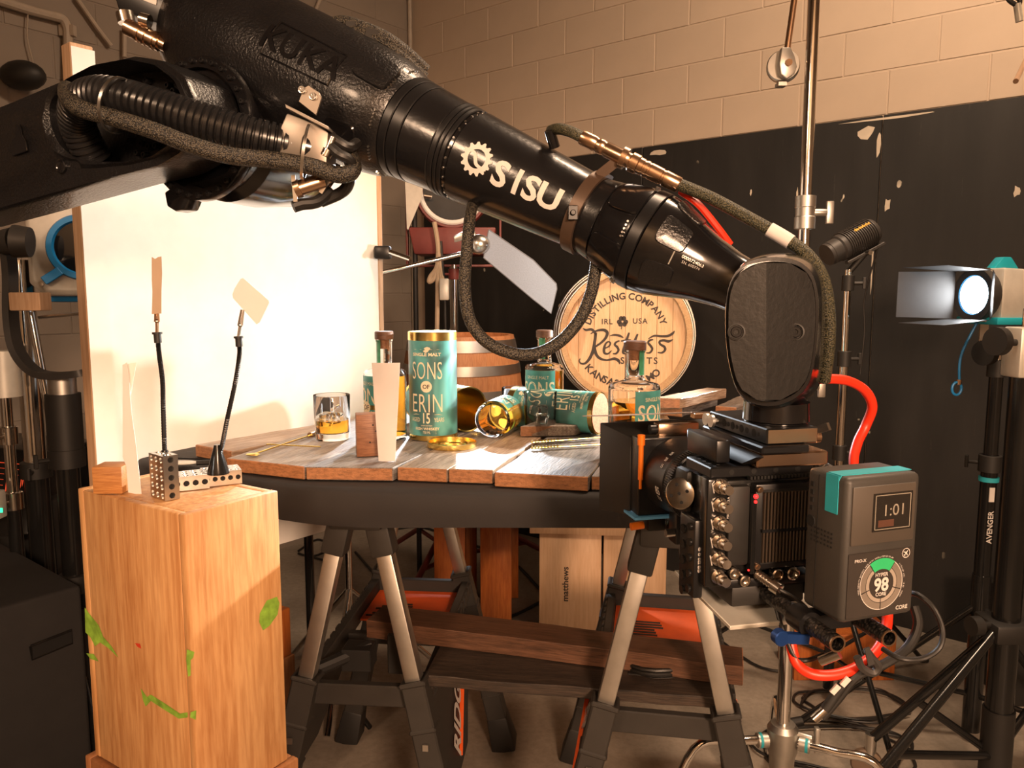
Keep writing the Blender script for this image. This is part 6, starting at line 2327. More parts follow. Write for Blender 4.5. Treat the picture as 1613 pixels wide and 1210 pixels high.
# focusing light on its stand
dx_, dy_ = at(1332, 420, Y=2.9).x + 0.012, 2.9
dz = at(1332, 425, Y=2.9).z
ds = pole_stand('light_stand', 'slim dark light stand under the small cylindrical spotlight', dx_, dy_, [(0.05, 0.95, 0.020, 'blk_gloss'), (0.92, 1.35, 0.017, 'chrome'), (1.33, dz, 0.013, 'chrome')], collars=[(1.0, 0.026, 'blk', 0.0), (1.36, 0.024, 'blk', 0.0), (dz - 0.05, 0.022, 'blk', -0.3)], hub=0.55, spread=0.62, a0=2.6)
dd = (at(1302, 402, Y=2.9) - at(1388, 356, Y=2.95)).normalized()
d0 = at(1302, 402, Y=2.9)
df = thing('spotlight', 'small black finned spotlight with yellow lettering above the chrome-and-black stand', 'spotlight', d0)
dm = frame(d0, -dd)
build(G().lathe([(0.030, 0.0), (0.042, 0.0), (0.042, 0.012), (0.044, 0.014), (0.044, 0.05), (0.050, 0.055), (0.052, 0.20), (0.046, 0.212), (0.0001, 0.214)], dm, 32), 'housing', K['blk_paint'], df)
build(G().lathe([(0.0001, 0.004), (0.036, 0.004), (0.036, 0.008)], dm, 28), 'front_lens', glow('spot_lens', (0.75, 0.9, 1.0), 0.8), df)
g = G()
for k in range(14):
    z = 0.075 + k * 0.009
    g.cut().lathe([(0.0522, z), (0.0552, z), (0.0552, z + 0.0035), (0.0522, z + 0.0035), (0.0522, z)], dm, 32)
build(g, 'cooling_fin', K['blk_paint'], df, each=True)
g = G()
sd = V((0, 0, -1)) - dd * V((0, 0, -1)).dot(dd)
sd.normalize()
vw = dd.cross(sd)
vw = vw if vw.y < 0 else -vw
bpz = d0 - dd * 0.13 + sd * 0.055 + vw * 0.03
g.beam(bpz - dd * 0.085, bpz + dd * 0.085, 0.012, 0.022, vw)
build(g, 'slide_bracket', K['blk_paint'], df, bevel=0.002, seg=1)
build(G().cyl(bpz + vw * 0.005, bpz + vw * 0.03, 0.009, n=12), 'bracket_knob', K['steel'], df)
build(G().cyl(bpz, V((dx_, dy_, dz - 0.01)), 0.012, n=12), 'spigot', K['blk'], df)
g = G()
tc0 = d0 - dd * 0.135 + (-sd) * 0.0 + vw * 0.0
upv = -sd
flat_text(g, 'dedolight', d0 - dd * 0.15 + (upv * 0.75 + vw * 0.66) * 0.0565, -dd, (upv * 0.66 - vw * 0.75), 0.013, 1.0, 0.02)
build(g, 'lettering', plain('yellow_lettering', (0.85, 0.45, 0.03), 0.4), df)
build(G().tube(smooth_path([bpz - dd * 0.06, at(1362, 470, Y=2.95), at(1362, 520, Y=2.95), at(1355, 590, Y=2.95)]), 0.003, 6), 'power_cord', K['blk_rubber'], df)

# fresnel lamp at right
fd = (ARRI_AIM - ARRI).normalized()
fs = thing('fresnel_light', 'burning fresnel lamp with open barn doors and turquoise trim at right', 'lamp', ARRI)
fr = fd.cross(Z).normalized()          # towards the wall or the camera
fr = fr if fr.y < 0 else -fr           # towards the camera side
fu = Z


def fp(f, s, u):
    return ARRI + fd * f + fr * s + fu * u


fm = frame(ARRI, fd)
build(G().lathe([(0.0001, -0.012), (0.062, -0.010), (0.062, -0.02)], fm, 36), 'lens', glow('burning_lens', (0.93, 0.97, 1.0), 40.0), fs)
build(G().lathe([(0.063, -0.03), (0.063, 0.004), (0.070, 0.006), (0.090, 0.008), (0.090, -0.02), (0.084, -0.03), (0.063, -0.03)], fm, 36), 'lens_ring', K['blk_paint'], fs)
build(G().lathe([(0.0625, 0.001), (0.066, 0.006), (0.069, 0.004), (0.069, -0.001), (0.0625, 0.001)], fm, 36), 'inner_ring', K['blue'], fs)
g = G().hexa([fp(-0.03, -0.085, -0.085), fp(-0.03, 0.085, -0.085), fp(-0.03, 0.085, 0.09), fp(-0.03, -0.085, 0.09), fp(-0.27, -0.075, -0.075), fp(-0.27, 0.075, -0.075), fp(-0.27, 0.075, 0.08), fp(-0.27, -0.075, 0.08)])
build(g, 'housing', K['silver_paint'], fs, bevel=0.012)
g = G().hexa([fp(-0.012, -0.092, -0.098), fp(-0.012, 0.092, -0.098), fp(-0.012, 0.092, -0.074), fp(-0.012, -0.092, -0.074), fp(-0.20, -0.09, -0.098), fp(-0.20, 0.09, -0.098), fp(-0.20, 0.09, -0.074), fp(-0.20, -0.09, -0.074)])
build(g, 'bottom_trim', K['cyan'], fs, bevel=0.004)
g = G().extr([fp(-0.05, -0.02, 0.088), fp(-0.085, -0.02, 0.128), fp(-0.115, -0.02, 0.128), fp(-0.15, -0.02, 0.086)], fr * 0.04)
build(g, 'top_handle', K['cyan'], fs, bevel=0.004)
g = G()
flat_text(g, 'ARRI', fp(-0.15, 0.0845, 0.02), -fd if (-fd).x > 0 else fd, Z, 0.020, 1.0, 0.02)
flat_text(g, '650', fp(-0.15, 0.0845, -0.015), -fd if (-fd).x > 0 else fd, Z, 0.020, 1.0, 0.02)
build(g, 'lettering', K['ink'], fs)


def flap(name, pts, mat):
    n = (pts[1] - pts[0]).cross(pts[2] - pts[1]).normalized()
    return build(G().extr(pts, n * 0.0015), name, mat, fs)


h_ = 0.082
flap('barn_door', [fp(0.01, -h_, h_), fp(0.01, h_, h_), fp(0.20, h_ * 1.35, h_ + 0.012), fp(0.20, -h_ * 1.35, h_ + 0.012)], K['blk_paint'])
flap('barn_door', [fp(0.01, -h_, -h_), fp(0.01, h_, -h_), fp(0.20, h_ * 1.35, -h_ - 0.016), fp(0.20, -h_ * 1.35, -h_ - 0.016)], K['blk_paint'])
flap('barn_door', [fp(0.01, -h_, -h_), fp(0.01, -h_, h_), fp(0.21, -h_ - 0.03, h_ * 0.95), fp(0.21, -h_ - 0.03, -h_ * 0.95)], K['blk_paint'])
flap('barn_door', [fp(0.01, h_, -h_), fp(0.01, h_, h_), fp(0.05, h_ + 0.055, h_ * 0.8), fp(0.05, h_ + 0.055, -h_ * 0.8)], K['blk_paint'])
g = G()
for s in (-0.05, 0.05):
    g.cut().cyl(fp(0.012, s, h_ + 0.003), fp(0.012, s + 0.02, h_ + 0.003), 0.004, n=8)
    g.cut().cyl(fp(0.012, s, -h_ - 0.003), fp(0.012, s + 0.02, -h_ - 0.003), 0.004, n=8)
    g.cut().cyl(fp(0.012, -h_ - 0.003, s), fp(0.012, -h_ - 0.003, s + 0.02), 0.004, n=8)
build(g, 'door_hinge', K['steel'], fs, each=True)
g = G().tube(smooth_path([fp(0.0, 0.02, -0.09), at(1514, 560, Y=2.60), at(1511, 602, Y=2.60)]), 0.0042, 8)
lc = build(g, 'safety_cord', K['blue'], fs)
c = at(1507, 612, Y=2.60)
build(G().tube([c + V((0.016 * math.cos(t * 0.4), 0, 0.022 * math.sin(t * 0.4))) for t in range(17)], 0.0042, 8), 'cord_loop', K['blue'], lc)
build(G().cyl(at(1511, 598, Y=2.60), at(1510, 606, Y=2.60), 0.008, n=10), 'cord_ferrule', K['gold_metal'], lc)
# yoke
g = G().beam(fp(-0.13, 0.096, 0.0), fp(-0.13, 0.096, -0.16), 0.006, 0.03, (1, 0, 0))
g.beam(fp(-0.13, -0.096, 0.0), fp(-0.13, -0.096, -0.16), 0.006, 0.03, (1, 0, 0))
g.beam(fp(-0.13, -0.098, -0.16), fp(-0.13, 0.098, -0.16), 0.03, 0.006, (0, 0, 1))
build(g, 'yoke', K['steel'], fs)
g = G().lathe([(0.0001, -0.012), (0.042, -0.012), (0.042, 0.012), (0.0001, 0.012)], frame(at(1552, 556, Y=2.56), (-1, -0.4, 0)), 24)
build(g, 'yoke_knob', K['blk'], fs)
sx_, sy_ = fp(-0.13, 0, 0).x - 0.035, 2.62
ls = pole_stand('light_stand', 'black stand with turquoise ring carrying the burning fresnel lamp', sx_, sy_, [(0.04, 0.62, 0.030, 'blk_gloss'), (0.60, 1.05, 0.026, 'blk_gloss'), (1.0, 1.36, 0.022, 'blk_gloss'), (1.34, 1.435, 0.013, 'chrome')], collars=[(1.02, 0.036, 'blk', 2.6), (1.35, 0.030, 'blk', 0.5)], hub=0.5, spread=0.6, a0=0.9, lr=0.013)
build(G().lathe([(0.0265, -0.008), (0.0315, -0.008), (0.0315, 0.008), (0.0265, 0.008), (0.0265, -0.008)], M.Translation(V((sx_, sy_, 0.965))), 20), 'turquoise_ring', K['tape'], ls)
g = G()
flat_text(g, 'AVENGER', (sx_ - 0.004, sy_ - 0.0312, 0.80), (0, 0, 1), (-1, 0, 0), 0.018, 1.0, 0.02)
build(g, 'lettering', K['print'], ls)
build(G().box((sx_ - 0.004, sy_ - 0.0290, 0.915), (0.018, 0.003, 0.05)), 'white_sticker', K['print'], ls)

# heavy rolling stand at the right edge
rx, ry = at(1598, 800, Y=2.3).x, 2.3
rs = thing('rolling_stand', 'heavy black rolling stand at the right edge with braced legs and casters', 'stand', (rx, ry, 0))
build(G().cyl((rx, ry, 0.05), (rx, ry, 1.50), 0.040, n=24), 'column', K['blk_gloss'], rs)
build(G().cyl((rx, ry, 1.48), (rx, ry, 1.56), 0.017, n=20), 'column', K['chrome'], rs)
g = G().box((rx - 0.006, ry, 1.43), (0.085, 0.09, 0.15))
build(g, 'crank_head', K['silver_paint'], rs, bevel=0.008)
g = G().cyl((rx - 0.04, ry - 0.02, 1.46), (rx - 0.11, ry - 0.04, 1.46), 0.010, n=12)
g.lathe([(0.0001, -0.012), (0.042, -0.012), (0.042, 0.012), (0.0001, 0.012)], frame((rx - 0.115, ry - 0.042, 1.465), (-1, -0.3, 0.0)), 24)
build(g, 'crank_knob', K['blk'], rs)
hb = at(1578, 1000, Y=2.25)
g = G().box((rx, ry, hb.z), (0.13, 0.13, 0.06))
build(g, 'leg_hub', K['blk'], rs, bevel=0.01)
g = G().cyl((rx - 0.06, ry - 0.02, hb.z + 0.02), (rx - 0.10, ry - 0.03, hb.z + 0.02), 0.010, n=12)
g.cyl((rx - 0.10, ry - 0.03, hb.z + 0.02), (rx - 0.13, ry - 0.035, hb.z + 0.02), 0.030, n=20)
build(g, 'locking_knob', K['blk'], rs)
legs = [(at(1372, 1165, z=0.14), True), (at(1300, 1320, z=0.10), False), (V((rx + 0.5, ry + 0.35, 0.12)), True)]
for i, (ft, cst) in enumerate(legs):
    hub_ = V((rx - 0.05, ry - 0.03, hb.z)) if i < 2 else V((rx + 0.05, ry + 0.03, hb.z))
    lg = build(G().cyl(hub_, ft, 0.016, n=16), 'leg', K['blk_gloss'], rs)
    low = V((rx, ry, 0.14))
    build(G().cyl(low, hub_.lerp(ft, 0.62), 0.013, n=14), 'brace', K['blk_gloss'], lg)
    d = (ft - hub_)
    d.z = 0
    d.normalize()
    c = V((ft.x, ft.y, 0.055)) + d * 0.01
    build(G().cyl(V((ft.x, ft.y, ft.z + 0.02)), V((ft.x, ft.y, 0.08)), 0.018, n=14), 'caster_stem', K['steel'], lg)
    build(G().lathe([(0.0001, -0.014), (0.045, -0.014), (0.05, -0.008), (0.05, 0.008), (0.045, 0.014), (0.0001, 0.014)], frame(c, d.cross(Z)), 24), 'caster_wheel', plain('brown_wheel', (0.16, 0.11, 0.075), 0.5), lg)
build(G().cyl((rx, ry, 0.03), (rx, ry, 0.30), 0.046, n=20), 'lower_sleeve', K['blk'], rs)
# black case standing behind the rolling stand
q = at(1590, 1010, Y=2.95)
bc_ = thing('equipment_case', 'dark equipment case half hidden behind the stands at lower right', 'case', (q.x + 0.12, 2.95, 0))
build(G().box((q.x + 0.12, 2.95, 0.22), (0.34, 0.22, 0.44)), 'body', K['blk'], bc_, bevel=0.01)
build(G().box((q.x - 0.055, 2.90, 0.30), (0.012, 0.08, 0.10)), 'latch', K['steel'], bc_, bevel=0.002)
g = G().cyl(at(1585, -20, Y=2.1), at(1602, 20, Y=2.1), 0.010, n=12)
hc = thing('hanging_connector', 'cable connector hanging into the top right corner', 'connector', at(1602, 20, Y=2.1))
build(G().tube(smooth_path([at(1560, 0, Y=2.1) + V((0, 0, 1.85)), at(1572, -180, Y=2.1), at(1580, -25, Y=2.1), at(1588, -2, Y=2.1), at(1600, 8, Y=2.1)]), 0.006, 8), 'cable', K['blk_rubber'], hc)
build(G().tube(smooth_path([at(1566, 0, Y=2.1) + V((0, 0, 1.85)), at(1586, -180, Y=2.1), at(1596, -25, Y=2.1), at(1606, 0, Y=2.1), at(1604, 10, Y=2.1)]), 0.006, 8), 'cable', K['blk_rubber'], hc)
build(G().cyl(at(1602, 6, Y=2.1), at(1606, 34, Y=2.1), 0.009, n=12), 'plug', K['silver_paint'], hc)
tag(build(G().cyl(at(1600, 128, Y=2.2), on_face(1662, -2, CORNER, WN), 0.007, n=12), 'wall_rod', K['gold_metal']), 'bright metal rod tip poking in at the right edge', 'rod')

# red-yoked fresnel at the back
RF = RED
ry_ = thing('fresnel_light', 'maroon fresnel lamp on a tall stand behind the robot tube', 'lamp', RF)
rdir = (V((0.0, 2.0, 1.2)) - RF)
rdir.z = 0.0
rdir = V((0.05, -1.0, -0.05)).normalized()
rm = frame(RF, rdir)
build(G().lathe([(0.15, -0.26), (0.19, -0.24), (0.20, -0.02), (0.19, 0.0), (0.155, 0.0), (0.15, -0.02)], rm, 40), 'housing', K['maroon'], ry_)
build(G().lathe([(0.0001, -0.012), (0.15, -0.010), (0.15, -0.02)], rm, 36), 'lens', plain('dim_lens_glass', (0.05, 0.055, 0.06), 0.1), ry_)
build(G().lathe([(0.152, 0.004), (0.168, 0.008), (0.176, 0.004), (0.176, -0.004), (0.152, 0.004)], rm, 48), 'rim', K['white'], ry_)
x_ = V((1, 0, 0))
g = G().hexa([RF + V(p) for p in ((-0.20, -0.02, -0.33), (0.20, -0.02, -0.33), (0.20, 0.22, -0.33), (-0.20, 0.22, -0.33), (-0.23, -0.02, -0.19), (0.23, -0.02, -0.19), (0.23, 0.22, -0.19), (-0.23, 0.22, -0.19))])
build(g, 'lower_box', K['maroon'], ry_, bevel=0.01)
g = G().beam(RF + V((-0.25, 0.1, 0.0)), RF + V((-0.25, 0.1, -0.38)), 0.012, 0.04, (0, 1, 0))
g.beam(RF + V((0.25, 0.1, 0.0)), RF + V((0.25, 0.1, -0.38)), 0.012, 0.04, (0, 1, 0))
g.beam(RF + V((-0.25, 0.1, -0.385)), RF + V((0.25, 0.1, -0.385)), 0.04, 0.014)
build(g, 'yoke', K['maroon'], ry_, bevel=0.003)
g = G().extr([at(x, y, Y=4.0) for x, y in ((637, 262), (668, 270), (665, 310), (643, 362), (641, 360))], (0, 0.004, 0))
build(g, 'barn_door', K['silver_paint'], ry_)
g = G().cyl(at(668, 308, Y=4.0), at(680, 310, Y=4.0), 0.01, n=10)
build(g, 'door_knob', K['steel'], ry_)
px_ = RF.x
rst = pole_stand('light_stand', 'tall red and chrome stand under the maroon lamp', px_, RF.y + 0.1, [(0.06, 0.95, 0.028, 'maroon'), (0.9, 1.18, 0.030, 'maroon'), (1.15, RF.z - 0.38, 0.024, 'chrome')], collars=[(1.2, 0.036, 'maroon', 3.6), (RF.z - 0.43, 0.032, 'maroon', 3.6)], leg_mat='maroon', hub=0.42, spread=0.72, a0=0.15, lr=0.016)
tag(build(G().cyl((px_ - 0.20, RF.y + 0.02, 0.0), (px_ - 0.20, RF.y + 0.02, 2.1), 0.014, n=12), 'black_pole', K['blk']), 'thin black pole standing beside the red stand', 'pole')
cl2 = thing('rope_coil', 'beige cord tied in loops beside the red stand', 'cord', at(688, 430, Y=3.95))
build(G().tube(smooth_path([at(x, y, Y=3.95) for x, y in ((684, 350), (690, 390), (688, 420), (678, 436), (676, 444), (684, 438), (690, 415), (694, 436), (698, 442), (694, 424), (690, 400), (689, 470), (688, 540))], 6), 0.012, 8), 'cord', K['rope'], cl2)
sw = thing('inline_switch', 'grey switch box on a black lead beside the red stand', 'switch', at(699, 455, Y=3.93))
build(G().box(at(700, 456, Y=3.93), (0.05, 0.04, 0.11)), 'switch_box', K['silver_paint'], sw, bevel=0.008)
build(G().tube(smooth_path([at(694, 380, Y=3.96), at(697, 420, Y=3.95), at(700, 456, Y=3.95), at(701, 500, Y=3.95), at(702, 545, Y=3.95)]), 0.009, 8), 'lead', K['blk_rubber'], sw)

# grey flag on its arm, small clamp at the board edge
gf = thing('flag_arm', 'grey felt flag held by a clamp on a long chrome rod', 'flag', at(770, 395, Y=2.98))
YFg = 2.98
pts = [(770, 362), (802, 384), (840, 410), (876, 447), (877, 455), (868, 494), (838, 470), (800, 438), (762, 406), (763, 398)]
fl_ = build(G().extr([at(x, y, Y=YFg) for x, y in pts], (0, 0.004, 0)), 'felt', K['grey_flag'], gf)
pe = [at(x, y, Y=YFg + 0.002) for x, y in pts + pts[:1]]
build(G().tube(pe, 0.0028, 6), 'edge_binding', plain('flag_edge', (0.16, 0.17, 0.20), 0.9), fl_)
build(G().cyl(at(570, 437, Y=2.92), at(752, 394, Y=YFg + 0.02), 0.0085, n=14), 'rod', K['chrome'], gf)
g = G().ball(at(755, 385, Y=YFg + 0.0), 0.042, 14, (1.0, 0.7, 0.9))
build(g, 'grip_head', K['steel'], gf)
g = G().extr([at(x, y, Y=YFg + 0.015) for x, y in ((714, 372), (730, 364), (748, 364), (752, 376), (742, 382), (730, 378), (716, 382))], (0, 0.012, 0))
build(g, 'grip_lever', K['steel'], gf, bevel=0.003)
bcl = thing('board_clamp', 'small metal clamp with a pin on the right edge of the white board', 'clamp', at(605, 398, Y=2.74))
build(G().box(at(603, 398, Y=2.74), (0.055, 0.05, 0.045)), 'body', K['robot_satin'], bcl, bevel=0.006)
build(G().cyl(at(614, 397, Y=2.72), at(646, 408, Y=2.70), 0.009, n=12), 'pin', K['chrome'], bcl)

# ------------------------------------------------------------------ left side: big lamp, stands, console, case
hl = at(130, 390, Y=2.55)
hf = thing('daylight_lamp', 'large silver and blue lamp head behind the left edge of the white board', 'lamp', hl)
hd = V((0.28, -0.96, 0)).normalized()
hx = V((hd.y, -hd.x, 0)) * -1
hx = hx if hx.x > 0 else -hx


def lp3(f, s, u):
    return hl + hd * f + hx * s + Z * u


oct_ = lambda f, w_, h_, c_: [lp3(f, a, b) for a, b in ((-w_ + c_, -h_), (w_ - c_, -h_), (w_, -h_ + c_), (w_, h_ - c_), (w_ - c_, h_), (-w_ + c_, h_), (-w_, h_ - c_), (-w_, -h_ + c_))]
build(G().loft([oct_(0.0, 0.150, 0.140, 0.035), oct_(-0.02, 0.165, 0.155, 0.04), oct_(-0.13, 0.170, 0.160, 0.04)]), 'front_frame', K['lamp_grey'], hf, bevel=0.004, seg=1)
build(G().loft([oct_(-0.131, 0.145, 0.16, 0.04), oct_(-0.30, 0.13, 0.15, 0.04)]), 'rear_housing', K['blk_paint'], hf, bevel=0.004, seg=1)
for s in (-1, 1):
    build(G().loft([oct_(-0.10, 0.155, 0.17, 0.04)[:0] or [lp3(-0.09, a, s * 0.155 + b) for a, b in ((-0.15, -0.022), (0.15, -0.022), (0.15, 0.022), (-0.15, 0.022))], [lp3(-0.26, a, s * 0.150 + b) for a, b in ((-0.14, -0.03), (0.14, -0.03), (0.14, 0.03), (-0.14, 0.03))]]), 'blue_bumper', K['blue'], hf, bevel=0.006)
hm = frame(hl + hd * 0.002, hd)
build(G().lathe([(0.082, -0.01), (0.105, -0.01), (0.107, 0.004), (0.102, 0.016), (0.086, 0.016), (0.082, 0.0), (0.082, -0.01)], hm, 44), 'blue_ring', K['blue'], hf)
build(G().lathe([(0.0001, 0.003), (0.083, 0.001), (0.083, -0.004)], hm, 36), 'dark_lens', plain('dark_lens_glass', (0.01, 0.012, 0.015), 0.05), hf)
g = G().beam(lp3(0.012, -0.065, -0.075), lp3(0.016, -0.115, -0.110), 0.028, 0.014, hd)
build(g, 'ring_latch', K['blue'], hf, bevel=0.002, seg=1)
g = G()
for s, u in ((-0.125, 0.11), (0.125, 0.11), (-0.125, -0.12), (0.125, -0.12)):
    g.cut().cyl(lp3(0.0, s, u), lp3(0.004, s, u), 0.007, n=12)
build(g, 'frame_screw', K['steel'], hf, each=True)
# U-shaped yoke
yp = smooth_path([at(10, 380, Y=2.40), at(16, 430, Y=2.38), at(17, 500, Y=2.36), at(26, 550, Y=2.34), at(50, 582, Y=2.32), at(80, 592, Y=2.30), at(128, 588, Y=2.28), at(150, 580, Y=2.32)], 6)
g = G()
rings = []
for i, p in enumerate(yp):
    t = (yp[min(i + 1, len(yp) - 1)] - yp[max(i - 1, 0)]).normalized()
    y = V((0, 1, 0))
    n = t.cross(y).normalized()
    rings.append([p - n * 0.010 - y * 0.025, p + n * 0.010 - y * 0.025, p + n * 0.010 + y * 0.025, p - n * 0.010 + y * 0.025])
build(g.loft(rings), 'yoke', K['blk_paint'], hf)
g = G().cyl(at(0, 382, Y=2.36), at(22, 380, Y=2.36), 0.035, 0.042, 18)
g.cyl(at(22, 380, Y=2.36), at(48, 382, Y=2.37), 0.05, 0.045, 18)
build(g, 'tilt_knob', K['blk_paint'], hf)
g = G().box(at(48, 475, Y=2.35), (0.095, 0.06, 0.055))
build(g, 'ballast_box', K['frame_wood'], hf, bevel=0.004)
build(G().cyl(at(62, 500, Y=2.34), at(128, 494, Y=2.2), 0.005, n=8), 'rod', K['steel'], hf)
# stand column under it
qx, qy = at(100, 640, Y=2.34).x, 2.34
pole_stand('light_stand', 'thick black stand column left of the white board timber edge', qx, qy, [(0.04, 0.62, 0.040, 'blk'), (0.6, 1.12, 0.034, 'blk_gloss'), (1.1, 1.30, 0.050, 'blk'), (1.28, 1.35, 0.040, 'alu')], collars=[(1.10, 0.052, 'blk', 4.0), (0.70, 0.046, 'blk', 4.0)], hub=0.4, spread=0.5, a0=1.2, lr=0.014)
q = at(50, 640, Y=2.7)
pole_stand('light_stand', 'chrome stand pole behind the black yoke at far left', q.x, 2.7, [(0.05, 0.95, 0.040, 'blk_gloss'), (0.9, 1.72, 0.036, 'chrome')], collars=[(0.98, 0.05, 'blk', 5.0)], hub=0.5, spread=0.6, a0=0.2, lr=0.014)
q = at(10, 640, Y=2.5)
pole_stand('light_stand', 'thin stand pole at the left picture edge', q.x, 2.5, [(0.04, 0.9, 0.022, 'blk_gloss'), (0.88, 1.28, 0.017, 'chrome'), (1.27, 1.42, 0.05, 'silver_paint')], collars=[(1.14, 0.028, 'nickel', 4.6), (0.92, 0.03, 'nickel', 4.6)], hub=0.4, spread=0.5, a0=2.5)
tag(build(G().cyl(at(48, 492, Y=2.5), at(104, 790, Y=2.5), 0.014, n=14), 'slanted_tube', K['chrome']), 'slanted dark chrome tube between the stands at left', 'tube')
# console with red displays
k0 = at(85, 712, Y=2.95)
cn = thing('control_console', 'black control console with red outlined displays at far left', 'console', (k0.x - 0.3, 2.95, 0))
p = lambda x, y, Y: at(x, y, Y=Y)
tl, tr, br2, bl = p(-60, 700, 2.9), p(72, 712, 2.9), p(45, 842, 2.72), p(-80, 850, 2.72)
dpt = V((0.10, 0.42, 0.0))
g = G().hexa([bl, br2, br2 + dpt, bl + dpt, tl, tr, tr + dpt * 0.6, tl + dpt * 0.6])
cb_ = build(g, 'housing', K['blk_gloss'], cn, bevel=0.005)
redp = glow('red_display_line', (1.0, 0.10, 0.03), 0.45)
g = G()
nn = (tr - tl).cross(bl - tl).normalized()
nn = nn if nn.y < 0 else -nn
ex, ez = (tr - tl), (bl - tl)
for u0, u1 in ((0.42, 0.58), (0.60, 0.75), (0.77, 0.93)):
    cr_ = [tl + ex * u + ez * v + nn * 0.003 for u, v in ((u0, 0.16), (u1, 0.16), (u1, 0.50), (u0, 0.50), (u0, 0.16))]
    g.cut().tube(cr_, 0.0022, 5)
    for v in (0.22, 0.28, 0.34, 0.4):
        g.tube([tl + ex * (u0 + 0.03) + ez * v + nn * 0.003, tl + ex * (u1 - 0.04) + ez * v + nn * 0.003], 0.0009, 4)
build(g, 'red_display', redp, cn, each=True)
g = G()
for u in (0.45, 0.62, 0.8):
    g.cut().ball(tl + ex * u + ez * 0.70 + nn * 0.006, 0.007, 8)
build(g, 'console_knob', K['steel'], cn, each=True)
g = G().box((k0.x - 0.3, 3.0, 0.42), (0.75, 0.4, 0.84))
build(g, 'pedestal', K['blk'], cn, bevel=0.01)
gl_ = thing('indicator_box', 'small dark box with a green light at the left edge', 'box', at(2, 800, Y=2.4))
build(G().box(at(-14, 795, Y=2.4), (0.07, 0.05, 0.09)), 'housing', K['silver_paint'], gl_, bevel=0.006)
build(G().box(at(1, 804, Y=2.37), (0.012, 0.004, 0.014)), 'green_lamp', glow('green_lamp', (0.05, 1.0, 0.45), 1.5), gl_)
# black flight case
kc = at(128, 922, z=0.75)
d1, d2 = V((-XL.x, -XL.y, 0)), V((WD.x, WD.y, 0))
KW, KD = 0.95, 0.75
cmx = axes(kc - Z * 0.75, -d1, d2, Z) if (-d1).cross(d2).z > 0 else axes(kc - Z * 0.75, d2, -d1, Z)
fk = thing('flight_case', 'large matt black case with a recessed handle at lower left', 'case', kc - Z * 0.75)
g = G().hexa([kc - Z * 0.74, kc + d1 * KW - Z * 0.74, kc + d1 * KW + d2 * KD - Z * 0.74, kc + d2 * KD - Z * 0.74, kc, kc + d1 * KW, kc + d1 * KW + d2 * KD, kc + d2 * KD])
build(g, 'body', plain('black_case_carpet', (0.020, 0.019, 0.019), 0.8, bscale=500, bstr=0.3), fk, bevel=0.012, seg=3)
fn_ = d1.cross(Z).normalized()
fn_ = fn_ if fn_.dot(V((0, -1, 0))) > 0 else -fn_
hpz = [on_face(x, y, kc, fn_, 0.002) for x, y in ((48, 1018), (112, 993), (113, 1012), (50, 1038))]
build(G().extr(hpz, fn_ * 0.004), 'handle_recess', K['dark'], fk)
build(G().tube(hpz + hpz[:1], 0.005, 6), 'handle_rim', K['blk_gloss'], fk)
g = G()
for k in range(4):
    cpos = kc + d1 * (0.08 if k % 2 else KW - 0.08) + d2 * (0.08 if k < 2 else KD - 0.08) - Z * 0.744
    g.cut().cyl(cpos, cpos - Z * 0.006, 0.03, n=12)
build(g, 'foot', K['blk_rubber'], fk, each=True)

# ------------------------------------------------------------------ cables
tag(build(G().tube(smooth_path([at(x, y, Y=q) for x, y, q in ((1276, 600, 1.05), (1300, 597, 1.05), (1335, 600, 1.06), (1362, 615, 1.07), (1374, 640, 1.08), (1364, 670, 1.09), (1350, 700, 1.08), (1345, 735, 1.06), (1360, 800, 1.02), (1392, 900, 1.0), (1398, 970, 0.98), (1388, 1015, 0.95), (1360, 1045, 0.93), (1320, 1062, 0.92), (1280, 1062, 0.92), (1255, 1045, 0.93), (1246, 1015, 0.94))], 7), 0.0068, 12), 'red_cable', K['red']), 'thick bright red cable curving from the wrist down behind the battery', 'cable')
for i, (pts, r_, lb) in enumerate((
        ([(1425, 945, 0.93), (1440, 935, 0.90), (1468, 955, 0.88), (1484, 990, 0.87), (1480, 1020, 0.86), (1455, 1037, 0.86), (1420, 1038, 0.86), (1390, 1022, 0.88)], 0.0032, 'thin black cable looping out to the right of the battery'),
        ([(1440, 955, 0.95), (1446, 985, 0.94), (1430, 1020, 0.93), (1395, 1045, 0.92), (1350, 1065, 0.92), (1320, 1100, 0.92), (1295, 1130, 0.92)], 0.0060, 'thick black cable bundle hanging below the battery'),
        ([(1218, 935, 0.97), (1226, 970, 0.95), (1236, 1000, 0.94), (1252, 1035, 0.93), (1272, 1040, 0.93), (1300, 1030, 0.92)], 0.0030, 'slim black lead with white tags under the camera'))):
    tag(build(G().tube(smooth_path([at(x, y, Y=q) for x, y, q in pts], 8), r_, 10), 'camera_cable', K['blk_rubber']), lb, 'cable')
ct_ = thing('cable_plug', 'silver cable plugs dangling below the battery rods', 'plug', at(1285, 1125, Y=0.92))
build(G().cyl(at(1328, 1078, Y=0.92), at(1300, 1118, Y=0.92), 0.0065, n=12), 'sleeve', K['blk'], ct_)
build(G().cyl(at(1300, 1118, Y=0.92), at(1282, 1134, Y=0.92), 0.0058, n=12), 'plug_body', K['nickel'], ct_)
for x, y in ((1316, 1086), (1332, 1074)):
    build(G().beam(at(x - 6, y + 6, Y=0.912), at(x + 5, y - 6, Y=0.912), 0.007, 0.003, (0, 1, 0)), 'white_tag', K['print'], ct_)
tag(build(G().cyl(at(1292, 1042, Y=0.91), at(1322, 1030, Y=0.90), 0.0062, n=14), 'cable_plug', K['nickel']), 'short silver cable plug under the left carbon rod', 'plug')
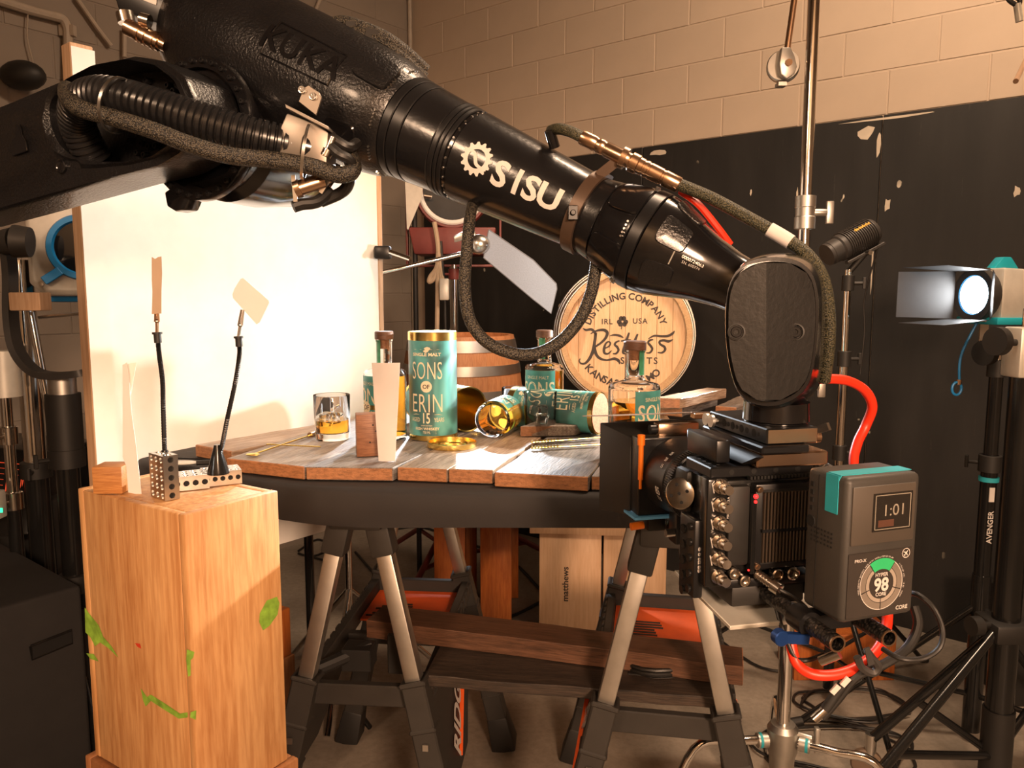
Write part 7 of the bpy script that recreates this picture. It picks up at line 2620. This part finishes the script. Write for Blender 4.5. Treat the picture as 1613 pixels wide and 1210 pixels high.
sp_t = thing('cable_strap', 'grey fabric strap tied around the cables below the battery', 'strap', at(1370, 1040, Y=0.90))
build(G().tube(smooth_path([at(x, y, Y=0.90) for x, y in ((1350, 1035), (1358, 1052), (1375, 1060), (1383, 1050), (1372, 1034), (1364, 1024))], 6), 0.005, 6), 'strap_loop', K['blk_paint'], sp_t)
build(G().extr([at(x, y, Y=0.895) for x, y in ((1362, 1022), (1370, 1020), (1378, 1046), (1368, 1050))], (0, 0.002, 0)), 'strap_end', K['blk_paint'], sp_t)
random.seed(11)
for i, (cx_, cy_, rad, lb) in enumerate(((1.35, 2.85, 0.22, 'loose black cable coil on the floor behind the stands at right'), (1.15, 2.55, 0.28, 'wide black cable loop on the floor under the battery'))):
    pts = []
    for k in range(34):
        a = k * 0.55
        rr_ = rad * (0.75 + 0.35 * random.random())
        pts.append(V((cx_ + rr_ * math.cos(a), cy_ + rr_ * 0.6 * math.sin(a), 0.006 + 0.0012 * k / 4)))
    tag(build(G().tube(smooth_path(pts, 4), 0.005, 6), 'floor_cable', K['blk_rubber']), lb, 'cable')
for pts, r_, lb in (
        ([(470, 868), (500, 850), (520, 862), (495, 876), (470, 872), (520, 885)], 0.007, 'coiled black cable on the floor left behind the sawhorse'),
        ([(600, 838), (660, 830), (720, 850), (800, 880), (852, 930)], 0.008, 'black cable crossing the floor behind the table'),
        ([(560, 870), (620, 930), (720, 965), (790, 975), (852, 948)], 0.008, 'long black cable running to the birch boxes'),
        ([(1060, 985), (1120, 1000), (1200, 1052), (1300, 1060)], 0.006, 'black cable on the floor right of the birch boxes')):
    tag(build(G().tube(smooth_path([at(x, y, z=0.009) for x, y in pts], 6), r_, 8), 'floor_cable', K['blk_rubber']), lb, 'cable')
# small silver tripod seen under the table
tr_ = thing('small_tripod', 'small chrome tripod feet seen under the table behind the left sawhorse', 'tripod', at(560, 945, z=0.1))
tp0 = at(548, 860, Y=3.0)
build(G().cyl(V((tp0.x, tp0.y, 0.2)), V((tp0.x, tp0.y, 1.0)), 0.014, n=12), 'pole', K['chrome'], tr_)
for k in range(3):
    a = 0.5 + 2.094 * k
    build(G().cyl(V((tp0.x, tp0.y, 0.42)), V((tp0.x + 0.38 * math.cos(a), tp0.y + 0.38 * math.sin(a), 0.012)), 0.011, n=12), 'leg', K['chrome'], tr_)
# orange block on the floor behind the camera, dark board
q = at(1320, 990, Y=3.2)
tag(build(G().box((q.x - 0.03, 3.15, 0.10), (0.42, 0.2, 0.20)), 'wood_block', K['orange_wood'], bevel=0.004), 'orange wooden block on the floor behind the battery rods', 'block')
# work light hidden tray items on the right sawhorse: coil
cc0 = V((0.37, 1.86, 0.645))
tag(build(G().tube([cc0 + V((0.075 * math.cos(k * 0.45), 0.05 * math.sin(k * 0.45), 0.0008 * k)) for k in range(44)], 0.006, 8), 'cable_coil', K['blk_rubber']), 'black cable coil lying in the right sawhorse tray', 'cable')
